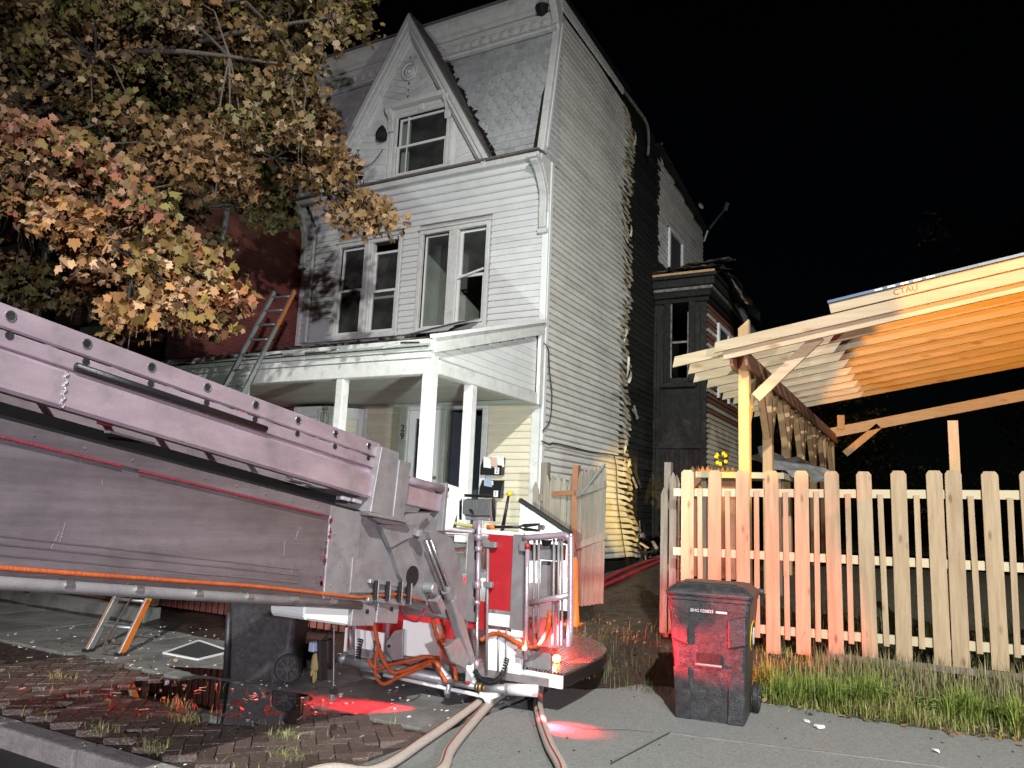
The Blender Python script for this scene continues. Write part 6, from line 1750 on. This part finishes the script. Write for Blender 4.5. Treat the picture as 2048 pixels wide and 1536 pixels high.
MB().tube(spline([gp(634, 1306), (gp(632, 1325)), gp(630, 1342)], 3), [0.020, 0.03, 0.034, 0.034, 0.036, 0.034, 0.022], 10).build('glove_palm', 'glove_tan', gl, smooth=True)
for (x0, y0, x1, y1) in ((626, 1338, 622, 1352), (629, 1340, 627, 1366), (632, 1340, 631, 1362), (635, 1338, 635, 1356), (637, 1328, 642, 1344)):
    MB().tube([gp(x0, y0), gp((x0+x1)/2, (y0+y1)/2), gp(x1, y1)], [0.013, 0.012, 0.008], 7).build('glove_finger', 'glove_tan', gl, smooth=True)
plate([(640, 1282), (654, 1280), (656, 1360), (640, 1362)], -3.90, 0.03, 'gear_strap', 'rubber', 0.004, gl)
plate([(655, 1280), (668, 1276), (672, 1330), (664, 1342), (655, 1325)], -3.93, 0.06, 'gear_pouch', 'rubber', 0.01, gl)
plate([(628, 1286), (641, 1283), (641, 1302), (626, 1305)], -3.93, 0.05, 'gear_pouch', 'paper_blue', 0.006, gl)
MB().tube([gp(645, 1284), gp(655, 1268), gp(668, 1256)], 0.008, 6).build('gear_cord', 'rubber', gl)
pu = thing('snatch_block', 'small black pulley hanging on a wire under the boom', 'pulley', at_x(667, 1380, -3.75))
MB().tube([at_x(668, 1252, -3.75), at_x(667, 1372, -3.75)], 0.004, 5).build('wire', 'bright_steel', pu)
MB().disc(at_x(667, 1381, -3.75), (1, -0.5, 0), 0.030, 0.024, 18).build('sheave', 'black_metal', pu, bevel=0.004)
plate([(663, 1389), (670, 1389), (671, 1403), (662, 1403)], -3.74, 0.015, 'hook', 'bright_steel', 0.003, pu)

# ================================================================== FIRE HOSES
def hose(pix, label, r=0.036, ext=None):
    P = [at_z(x, y, 0.033) for x, y in pix]
    if ext: P += [V3(e) for e in ext]
    P = spline(P, 9)
    h = thing('fire_hose', label, 'hose', P[len(P)//2], 'fire hoses on the ground')
    vs = []; fs = []; n = 12
    st_v = []; st_f = []
    for i, p in enumerate(P):
        d = (P[min(i+1, len(P)-1)]-P[max(i-1, 0)]); d.z = 0; d.normalize()
        sx = Vector((d.y, -d.x, 0))
        for k in range(n):
            t = 2*math.pi*k/n
            vs.append(p+sx*(1.15*r*math.cos(t))+Vector((0, 0, 0.85*r*math.sin(t))))
        for t in (1.15, 1.42):
            st_v.append(p+sx*(1.15*(r+0.0015)*math.cos(t))+Vector((0, 0, 0.85*(r+0.0015)*math.sin(t))))
    for i in range(len(P)-1):
        for k in range(n): a = i*n+k; b_ = i*n+(k+1) % n; fs.append((a, b_, b_+n, a+n))
        st_f.append((2*i, 2*i+1, 2*i+3, 2*i+2))
    MB().add(vs, fs).build('jacket', 'hose_jacket', h, smooth=True)
    MB().add(st_v, st_f).build('stripe', 'hose_stripe', h)
    return h
hose([(1000, 1375), (975, 1392), (930, 1425), (850, 1480), (750, 1540)], 'pale fire hose with red stripe, left one of the pair below the basket', ext=[(-3.4, 3.9, 0.033), (-3.7, 3.3, -0.09), (-4.2, 1.5, -0.10)])
hose([(1030, 1372), (985, 1402), (940, 1450), (900, 1500), (875, 1545)], 'pale fire hose with red stripe, right one of the pair below the basket', ext=[(-2.9, 3.9, 0.033), (-3.1, 3.3, -0.09), (-3.4, 1.5, -0.10)])
hose([(1085, 1350), (1076, 1395), (1082, 1440), (1100, 1492), (1126, 1545)], 'single pale fire hose curving right below the red lamp', ext=[(-1.9, 4.2, 0.033), (-1.4, 3.45, 0.03), (-1.1, 3.2, -0.09), (-0.6, 1.8, -0.10)])
# two thin lines running back into the alley
for j, (pix, lab) in enumerate((([(1140, 1235), (1200, 1222), (1300, 1205), (1340, 1192)], 'dark hose crossing the alley mouth, nearer one'), ([(1150, 1205), (1220, 1185), (1310, 1170), (1345, 1163)], 'dark hose crossing the alley mouth, farther one'))):
    P = [at_z(x, y, 0.2+0.22*j) for x, y in pix]
    P = [Vector((p.x, p.y, gz(p.x, p.y)+0.03)) for p in P]
    tag(MB().tube(spline(P, 6), 0.03, 8).build('hose_line', 'hose_stripe', None, smooth=True), lab, 'hose')

# ================================================================== MAPLE
def in_poly(P, x, y):
    c = False; n = len(P); j = n-1
    for i in range(n):
        if (P[i][1] > y) != (P[j][1] > y) and x < (P[j][0]-P[i][0])*(y-P[i][1])/(P[j][1]-P[i][1])+P[i][0]: c = not c
        j = i
    return c
ML = np.array([(0, -0.12), (0.10, -0.05), (0.34, -0.10), (0.33, 0.11), (0.52, 0.32), (0.36, 0.37), (0.33, 0.55), (0.17, 0.50), (0.0, 0.90), (-0.17, 0.50), (-0.33, 0.55), (-0.36, 0.37), (-0.52, 0.32), (-0.33, 0.11), (-0.34, -0.10), (-0.10, -0.05)])
ML[:, 1] -= 0.0
NL = len(ML)
def leaf_frames(C, face, spread, n, rad, g):
    """n leaf centres in a drooping clump round C"""
    u = g.normal(size=(n, 3)); u /= np.linalg.norm(u, axis=1)[:, None]
    r = g.random(n)**0.5
    p = C + u*r[:, None]*np.array([rad, rad, rad*0.62])
    # the outer leaves hang
    p[:, 2] -= 0.25*rad*(np.hypot(u[:, 0], u[:, 1])*r)**2
    return p
regions = [   # outline in the picture, distance range, clumps, leaf colours
    ([(0, -60), (760, -60), (735, 50), (690, 80), (700, 110), (650, 130), (665, 200), (640, 250), (560, 290), (470, 310), (380, 340), (300, 330), (260, 280), (200, 290), (140, 270), (0, 200)], (7.4, 10.6), 260, 'olive'),
    ([(540, 230), (655, 200), (650, 280), (700, 330), (690, 370), (785, 420), (735, 465), (700, 440), (640, 370), (580, 330)], (8.2, 9.6), 44, 'brown'),
    ([(250, 240), (470, 250), (480, 340), (455, 362), (380, 365), (330, 330)], (7.4, 8.6), 34, 'brown'),
    ([(-60, 190), (60, 260), (180, 290), (290, 360), (315, 420), (300, 460), (200, 430), (120, 450), (60, 400), (-60, 400)], (6.4, 7.8), 62, 'red'),
    ([(90, 410), (200, 430), (280, 475), (350, 480), (440, 535), (475, 590), (465, 620), (380, 630), (330, 600), (290, 670), (235, 660), (225, 590), (170, 530), (130, 470)], (6.0, 7.2), 50, 'orange'),
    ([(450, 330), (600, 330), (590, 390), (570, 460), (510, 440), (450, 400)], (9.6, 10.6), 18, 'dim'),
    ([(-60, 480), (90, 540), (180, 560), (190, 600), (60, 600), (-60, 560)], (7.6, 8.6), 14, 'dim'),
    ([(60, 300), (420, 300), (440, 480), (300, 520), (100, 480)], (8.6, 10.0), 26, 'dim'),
]
pal = {'olive': [(0.155, 0.12, 0.042), (0.19, 0.125, 0.05), (0.24, 0.155, 0.075), (0.115, 0.11, 0.030), (0.27, 0.19, 0.10)],
       'brown': [(0.22, 0.12, 0.048), (0.26, 0.15, 0.065), (0.17, 0.105, 0.038), (0.30, 0.17, 0.08)],
       'red': [(0.27, 0.10, 0.055), (0.25, 0.13, 0.05), (0.21, 0.145, 0.05), (0.33, 0.15, 0.09), (0.15, 0.13, 0.04), (0.30, 0.18, 0.11)],
       'orange': [(0.36, 0.18, 0.07), (0.31, 0.15, 0.055), (0.33, 0.13, 0.055), (0.22, 0.15, 0.045), (0.42, 0.25, 0.14)],
       'dim': [(0.13, 0.095, 0.035), (0.10, 0.10, 0.028), (0.16, 0.10, 0.04)]}  # dim: shade inside the crown put into darker leaf colours
g = np.random.default_rng(3)
clumps = []
for poly, (d0, d1), n, kind in regions:
    xs0 = [p[0] for p in poly]; ys0 = [p[1] for p in poly]
    k = 0; tries = 0
    while k < n and tries < 20000:
        tries += 1
        x = g.uniform(min(xs0), max(xs0)); y = g.uniform(min(ys0), max(ys0))
        if not in_poly(poly, x, y): continue
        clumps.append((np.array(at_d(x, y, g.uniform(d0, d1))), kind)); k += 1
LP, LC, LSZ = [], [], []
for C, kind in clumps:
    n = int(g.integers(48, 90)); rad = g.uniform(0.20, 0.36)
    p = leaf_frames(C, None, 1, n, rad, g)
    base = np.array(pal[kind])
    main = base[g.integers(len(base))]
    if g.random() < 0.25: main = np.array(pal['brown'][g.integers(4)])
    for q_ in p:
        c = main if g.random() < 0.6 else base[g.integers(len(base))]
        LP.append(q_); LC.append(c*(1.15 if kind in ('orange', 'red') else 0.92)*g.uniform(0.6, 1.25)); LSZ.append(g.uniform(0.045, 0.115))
LP = np.array(LP); LC = np.array(LC); LSZ = np.array(LSZ)
n = len(LP)
# leaf axes: tip hangs down and outwards, face turned up and about
tip = np.c_[g.normal(size=(n, 2))*0.8, -0.75+0.45*g.normal(size=n)]; tip /= np.linalg.norm(tip, axis=1)[:, None]
nr = np.c_[g.normal(size=(n, 2))*0.7+np.array([0.25, -0.45]), 0.45+0.5*g.normal(size=n)]
sx = np.cross(tip, nr); sx /= np.linalg.norm(sx, axis=1)[:, None]
nn = np.cross(sx, tip)
fold = g.uniform(-0.25, 0.75, n)
def leaf_verts(i):
    s = LSZ[i]
    x = ML[:, 0]; y = ML[:, 1]
    return LP[i] + s*(x[:, None]*sx[i] + (y[:, None]-0.2)*tip[i] - (np.abs(x)*fold[i]+0.25*fold[i]*y**2)[:, None]*nn[i])
dist = np.linalg.norm(LP-np.array(EYE), axis=1)
# the 300 leaves that show largest are pieces of their own
proj = []
for i in range(n):
    v = Vector(LP[i])-EYE; z = v.dot(fwd)
    px_ = CX+FPX*v.dot(RT)/z; py_ = CY-FPX*v.dot(UP)/z
    proj.append((0 < px_ < 2048 and 0 < py_ < 1536, LSZ[i]/z))
order = sorted([i for i in range(n) if proj[i][0]], key=lambda i: -proj[i][1])
big = set(order[:300])
tree = thing('maple_tree', 'maple in autumn colour overhanging the brick house from the left', 'tree', (-9.9, 3.75, 0))
# trunk and limbs
trunk_top = Vector((-9.9, 4.0, 5.6))
MB().tube(spline([(-9.9, 3.75, -0.05), (-9.92, 3.76, 0.5), (-9.9, 3.8, 2.0), (-9.92, 3.9, 3.8), trunk_top, (-9.95, 4.2, 8.0)], 5), [0.30]*2+[0.25]*4+[0.22]*6+[0.20]*6+[0.17]*5+[0.12]*3, 12).build('trunk', 'bark', tree, smooth=True)
tips = [np.mean([c for c, k_ in clumps if k_ == kk], axis=0) for kk in ('olive', 'brown', 'red', 'orange', 'dim')]
hubs = []
for t in tips + [clumps[i][0] for i in range(0, 150, 15)]:
    t = Vector(t)
    mid = trunk_top.lerp(t, 0.5)+Vector((jit(0.3), jit(0.3), 0.35))
    P = spline([trunk_top+Vector((0, 0, -0.4)), mid, t], 5)
    MB().tube(P, [lerp(0.060, 0.012, i/(len(P)-1)) for i in range(len(P))], 7).build('limb', 'bark', tree, smooth=True)
    hubs += [P[5], P[8], P[10]]
tw = MB()
for C, kind in clumps:
    c = Vector(C); h = min(hubs, key=lambda p: (p-c).length)
    P = [h, h.lerp(c, 0.55)+Vector((jit(0.1), jit(0.1), 0.10)), c, c+(c-h).normalized()*0.22+Vector((0, 0, -0.12))]
    tw.tube(P, [0.014, 0.010, 0.006, 0.003], 4, False)
stuff(tw.build('twigs', 'bark', tree))
P = spline([at_d(-40, 380, 7.2), at_d(30, 425, 7.1), at_d(110, 500, 7.0), at_d(170, 545, 6.9), at_d(215, 600, 6.9)], 5)
MB().tube(P, [lerp(0.04, 0.012, i/(len(P)-1)) for i in range(len(P))], 7).build('limb', 'bark', tree, smooth=True)
VV = []; FF = []; TT = []
for i in range(n):
    if i in big: continue
    b0 = len(VV)*NL
    VV.append(leaf_verts(i)); FF.append(np.arange(b0, b0+NL)); TT.append(LC[i])
me = tinted_mesh('foliage', np.concatenate(VV)-np.array(tree.location), FF, TT, 'leaf')
stuff(link('foliage', me, tree.location, tree))
for i in order[:300]:
    v = leaf_verts(i); me = tinted_mesh('leaf', v-LP[i], [np.arange(NL)], [LC[i]], 'leaf')
    link('leaf', me, LP[i], tree)
print('leaves', n)

# ================================================================== DARK TREES BEHIND
def far_tree(name, label, base, height, radius, kind, seed, count):
    g = np.random.default_rng(seed)
    base = np.array(base, float)
    t = thing(name, label, 'tree', base, 'dark trees behind the yard')
    MB().tube([base, base+np.array([0.1, 0, height*0.5]), base+np.array([0, 0, height*0.95])], [0.28, 0.18, 0.03], 8).build('trunk', 'bark', t, smooth=True)
    u = g.random(count)
    if kind == 'conifer':
        z = height*(0.12+0.88*u); tier = np.abs(np.sin(z*3.4))*0.35+0.65
        rr_ = radius*(1-u)**0.8*tier*np.sqrt(g.random(count))+0.05
        an = g.uniform(0, 6.283, count)
        p = np.c_[rr_*np.cos(an), rr_*np.sin(an), z-0.22*rr_]
        L_ = 0.26; W_ = 0.05
    else:
        nb = 26; cs = np.c_[g.normal(size=(nb, 2))*radius*0.45, height*(0.35+0.6*g.random(nb))]
        k = g.integers(nb, size=count); v = g.normal(size=(count, 3)); v /= np.linalg.norm(v, axis=1)[:, None]
        p = cs[k]+v*(radius*0.36*g.random(count)**0.4)[:, None]
        L_ = 0.20; W_ = 0.11
    d = g.normal(size=(count, 3)); d[:, 2] -= 0.3; d /= np.linalg.norm(d, axis=1)[:, None]
    s = np.cross(d, g.normal(size=(count, 3))); s /= np.linalg.norm(s, axis=1)[:, None]
    V = np.stack([p-d*L_*0.5, p+s*W_*0.5, p+d*L_*0.5, p-s*W_*0.5], 1).reshape(-1, 3)
    F = np.arange(count*4).reshape(-1, 4)
    c = np.array([(0.030, 0.045, 0.018)]) * g.uniform(0.6, 1.3, (count, 1))
    stuff(link('crown', tinted_mesh('crown', V, F, c, 'leaf'), base, t))
    return t
far_tree('conifer_tree', 'tall dark conifer at the right edge behind the carport', (6.5, 36.0, 0.8), 27, 6.0, 'conifer', 1, 15000)
far_tree('broadleaf_tree', 'dark leafy tree behind the carport, left of the conifer', (3.6, 37.0, 0.8), 15, 4.6, 'broad', 2, 9000)
far_tree('broadleaf_tree', 'low dark leafy tree behind the rear end of the carport', (-4.5, 38.0, 0.8), 6.0, 3.4, 'broad', 3, 7000)
far_tree('broadleaf_tree', 'dark bushy tree far right under the conifer', (9.5, 32.0, 0.8), 11, 4.0, 'broad', 4, 7000)

# ================================================================== VERGE: grass, weeds, fallen leaves
def blades(count, sampler, hrange, wrange, cols, lean, seed, name, parent=None):
    g = np.random.default_rng(seed)
    P = np.array([sampler(g) for _ in range(count)])
    h = g.uniform(*hrange, count); wd = g.uniform(*wrange, count)
    an = g.uniform(0, 6.283, count); ln = np.abs(g.normal(size=count))*lean
    dirx = np.c_[np.cos(an), np.sin(an), np.zeros(count)]
    side_ = np.c_[-np.sin(an), np.cos(an), np.zeros(count)]
    up = np.array([0, 0, 1.0])
    m1 = P + up*(h*0.55)[:, None] + dirx*(h*ln*0.35)[:, None]
    tp_ = P + up*(h*(1-0.25*np.minimum(ln, 2)))[:, None] + dirx*(h*ln)[:, None]
    sw = side_*wd[:, None]
    V = np.stack([P-sw*0.5, P+sw*0.5, m1+sw*0.42, m1-sw*0.42, tp_+sw*0.06, tp_-sw*0.06], 1).reshape(-1, 3)
    k = np.arange(count)[:, None]*6
    F = np.concatenate([k+np.array([[0, 1, 2, 3]]), k+np.array([[3, 2, 4, 5]])], 0)
    cols = np.array(cols); c = cols[g.integers(len(cols), size=count)]*g.uniform(0.7, 1.3, (count, 1))
    c = np.concatenate([c, c*1.1], 0)
    return tinted_mesh(name, V, F, c, 'grass_blade')
def verge(g):
    while True:
        x = g.uniform(-1.75, 5.0); y = 7.72+abs(g.normal())*0.42 if g.random() < 0.75 else g.uniform(7.75, 9.0)
        if y > 9.2: continue
        dens = 0.55+0.45*math.sin(x*3.1+y*2)
        if g.random() < dens: return (x, y, gz(x, y)-0.01)
stuff(link('grass', blades(16000, verge, (0.05, 0.16), (0.004, 0.010), [(0.18, 0.23, 0.045), (0.25, 0.28, 0.065), (0.14, 0.18, 0.035), (0.34, 0.29, 0.12), (0.26, 0.21, 0.10)], 0.55, 5, 'grass'), (0, 0, 0)), 'long green grass on the verge in front of the picket fence', 'grass')
def tuft(g):
    cs = [(-1.35, 7.86), (-1.12, 7.95), (-0.92, 7.88), (-0.62, 7.98), (-1.5, 8.02), (0.15, 8.0), (0.55, 7.95), (0.95, 8.05)]
    c = cs[g.integers(len(cs))]
    x = c[0]+g.normal()*0.07; y = c[1]+g.normal()*0.05
    return (x, y, gz(x, y)-0.01)
stuff(link('grass', blades(2600, tuft, (0.14, 0.32), (0.006, 0.012), [(0.19, 0.26, 0.045), (0.25, 0.31, 0.06), (0.15, 0.20, 0.04)], 0.7, 6, 'grass'), (0, 0, 0)), 'taller arching grass tufts along the verge edge', 'grass')
def seedy(g):
    x = g.uniform(-1.2, 1.2); y = g.uniform(8.15, 8.55)
    return (x, y, gz(x, y))
stuff(link('seed_heads', blades(1100, seedy, (0.12, 0.28), (0.004, 0.008), [(0.30, 0.24, 0.14), (0.25, 0.22, 0.11), (0.20, 0.20, 0.08)], 0.25, 7, 'seed_heads'), (0, 0, 0)), 'brownish seed heads close in front of the fence', 'grass')
def scrub(g):
    x = g.uniform(-4.9, -2.0); y = 7.35+abs(g.normal())*0.7
    return (x, y, gz(x, y)-0.01)
stuff(link('alley_weeds', blades(1500, scrub, (0.05, 0.20), (0.004, 0.010), [(0.08, 0.09, 0.03), (0.12, 0.10, 0.05), (0.06, 0.07, 0.025)], 0.8, 8, 'alley_weeds'), (0, 0, 0)), 'sparse weeds in the dark alley mouth behind the step', 'weeds')
def behind(g):
    x = g.uniform(-2.4, 5.0); y = g.uniform(8.75, 10.6)
    return (x, y, gz(x, y)-0.01)
stuff(link('yard_weeds', blades(3500, behind, (0.10, 0.45), (0.005, 0.014), [(0.05, 0.08, 0.02), (0.07, 0.09, 0.03)], 0.5, 9, 'yard_weeds'), (0, 0, 0)), 'dark weeds growing behind the picket fence', 'weeds')
def crack(g):
    x = g.uniform(-8.2, -3.4); y = g.choice([3.62, 3.66, 4.1, 4.45, 5.05])+g.normal()*0.03
    if g.random() < 0.6:
        c = [(-5.35, 4.42), (-4.98, 4.20), (-4.05, 4.3), (-5.2, 3.66), (-6.9, 4.4), (-3.75, 4.0), (-4.6, 3.64)][g.integers(7)]
        x, y = c[0]+g.normal()*0.08, c[1]+g.normal()*0.035
    return (x, y, -0.005)
stuff(link('crack_grass', blades(900, crack, (0.03, 0.10), (0.003, 0.007), [(0.30, 0.32, 0.12), (0.42, 0.40, 0.20), (0.22, 0.27, 0.09)], 1.3, 10, 'crack_grass'), (0, 0, 0)), 'thin pale grass growing between the wet brick pavers', 'grass')
# broad-leaved weeds at the edge of the apron
g = np.random.default_rng(12)
for j, (x, y) in enumerate(((-0.80, 7.92), (-0.50, 7.98), (-0.15, 7.95), (0.12, 8.10), (0.42, 7.98), (0.75, 8.02))):
    V = []; T = []; nl = 12
    for i in range(nl):
        an = g.uniform(0, 6.28); R = g.uniform(0.02, 0.08); s = g.uniform(0.03, 0.055); tl = g.uniform(0.2, 0.8)
        c = np.array([R*math.cos(an), R*math.sin(an), 0.05+0.10*g.random()])
        o = np.array([math.cos(an)*math.cos(tl), math.sin(an)*math.cos(tl), -0.3*math.sin(tl)+0.25]); sd_ = np.array([-math.sin(an), math.cos(an), 0])
        for k in range(8):
            t = 6.283*k/8; V.append(c+o*s*math.cos(t)+sd_*s*0.8*math.sin(t)+np.array([0, 0, -0.01*math.cos(2*t)]))
        T.append(np.array([0.20, 0.33, 0.07])*g.uniform(0.7, 1.35))
    names = ['leftmost', 'second from the left', 'third from the left', 'fourth from the left', 'fifth from the left', 'rightmost']
    tag(link('weed_plant', tinted_mesh('weed_plant', np.array(V), np.arange(nl*8).reshape(-1, 8), T, 'grass_blade'), (x, y, gz(x, y))), 'broad-leaved green weed at the apron edge, %s of the row' % names[j], 'weed', 'broad-leaved weeds along the apron edge')
# fallen leaves and chips
def scatter(count, sampler, size, cols, seed, name, flat=0.35):
    g = np.random.default_rng(seed); V = []; T = []
    sh_ = ML[::2]
    for _ in range(count):
        x, y, z = sampler(g); s = g.uniform(*size); a = g.uniform(0, 6.28); tl = g.normal()*flat; tr_ = g.normal()*flat
        for (u, v) in sh_:
            X = u*math.cos(a)-v*math.sin(a); Y = u*math.sin(a)+v*math.cos(a)
            V.append((x+s*X, y+s*Y, z+s*(X*tl+Y*tr_)+0.006+0.25*s*abs(u)))
        T.append(np.array(cols[g.integers(len(cols))])*g.uniform(0.7, 1.2))
    return tinted_mesh(name, np.array(V), np.arange(count*8).reshape(-1, 8), T, 'leaf')
autumn = [(0.30, 0.17, 0.06), (0.20, 0.11, 0.05), (0.36, 0.24, 0.11), (0.14, 0.08, 0.04), (0.40, 0.28, 0.16)]
def edge_l(g):
    x = g.uniform(-2.2, 4.5); y = 7.80+g.normal()*0.10
    return (x, y, max(gz(x, y), 0.0)+0.004)
stuff(link('fallen_leaves', scatter(520, edge_l, (0.02, 0.06), autumn, 31, 'fallen_leaves'), (0, 0, 0)), 'brown fallen leaves along the edge of the apron', 'leaves')
def alley_l(g):
    x = g.uniform(-5.0, -2.0); y = g.uniform(7.0, 9.6)
    return (x, y, gz(x, y)+0.012)
stuff(link('fallen_leaves', scatter(700, alley_l, (0.012, 0.035), autumn, 32, 'fallen_leaves'), (0, 0, 0)), 'dark wet leaf litter in the alley mouth', 'leaves')
def walk_l(g):
    return (g.uniform(-9.5, -3.4), g.uniform(3.6, 7.0), 0.006)
stuff(link('fallen_leaves', scatter(130, walk_l, (0.02, 0.05), autumn, 33, 'fallen_leaves'), (0, 0, 0)), 'scattered fallen leaves on the bricks and sidewalk', 'leaves')
# crumbs of paint, glass and plaster on the pavement
def crumbs(count, sampler, size, seed, name, m):
    q = random.Random(seed); mb = MB()
    for _ in range(count):
        x, y, z = sampler(q); s = q.uniform(*size); a = q.uniform(0, 3.1); e = q.uniform(0.3, 1.0)
        mb.bar((x, y, z+s*0.1), (x+s*math.cos(a), y+s*math.sin(a), z+s*q.uniform(0.1, 0.3)), 0.005 if name == 'straw' else s*e, 0.004 if name == 'straw' else s*0.2)
    return stuff(mb.build(name, m, None))
crumbs(260, lambda q: (q.uniform(-9.5, -3.4), q.uniform(4.9, 7.1), 0.003), (0.008, 0.028), 41, 'debris_chips', 'clean_white')['label'] = 'white chips of paint and plaster scattered on the sidewalk'
crumbs(110, lambda q: (q.uniform(-8.0, -3.4), q.uniform(3.4, 5.0), 0.008), (0.008, 0.02), 42, 'debris_chips', 'paper')['label'] = 'white chips scattered over the brick pavers'
crumbs(130, lambda q: (q.uniform(-3.2, 3), q.uniform(4.0, 7.6), 0.002), (0.006, 0.020), 43, 'debris_chips', 'charred')['label'] = 'dark grit scattered on the driveway apron'
crumbs(60, lambda q: (q.uniform(-8.0, -3.4), q.uniform(3.6, 5.0), 0.008), (0.04, 0.10), 44, 'straw', 'rail_wood')['label'] = 'pale straws and twigs lying on the pavers'
for o in bpy.data.objects:
    if o.name.startswith('debris_chips') or o.name.startswith('straw'): o['category'] = 'debris'
# litter
def litter(x, y, s, seed, label):
    q = random.Random(seed); P = []
    p = at_z(x, y, 0.0)
    vs = [(p.x+q.uniform(-s, s), p.y+q.uniform(-s*0.7, s*0.7), q.uniform(0.004, s*0.9)) for _ in range(14)]
    import bmesh
    bm_ = bmesh.new()
    for v in vs: bm_.verts.new(v)
    bmesh.ops.convex_hull(bm_, input=bm_.verts)
    me = bpy.data.meshes.new('paper_scrap'); bm_.to_mesh(me); bm_.free()
    for v in me.vertices: v.co -= Vector((p.x, p.y, 0))
    me.materials.append(MATS['paper'])
    tag(link('paper_scrap', me, (p.x, p.y, 0.0)), label, 'litter', 'paper scraps on the apron')
litter(1614, 1446, 0.035, 1, 'left of two white paper scraps near the bin')
litter(1638, 1458, 0.045, 2, 'right of two white paper scraps near the bin')
litter(1872, 1506, 0.035, 3, 'white paper scrap alone on the apron at the right')
bcap = at_z(334, 1366, 0.0)
tag(MB().lathe((bcap.x, bcap.y, 0.002), [(0.02, 0), (0.022, 0.01), (0.016, 0.022)], 10).build('bottle_cap', 'paper_blue', None), 'small blue bottle cap at the edge of the puddle', 'bottle cap')
wpp = at_z(178, 1290, 0)
# pile of rubble at the foot of the burnt wall
rb_ = thing('rubble_pile', 'heap of burnt siding scraps at the foot of the side wall', 'rubble', (XR+0.3, 15.4, gz(XR+0.5, 15.4)))
q = random.Random(77)
for i in range(40):
    x = XR+0.1+q.random()*0.9; y = q.uniform(14.3, 16.2); z = gz(x, y)+q.uniform(0.0, 0.28)
    MB().bar((x, y, z), (x+q.uniform(-.3, .3), y+q.uniform(-.3, .3), z+q.uniform(-.1, .15)), q.uniform(0.03, 0.14), 0.02).build('scrap', q.choice(['charred', 'melted', 'charred', 'ash_wood']), rb_)
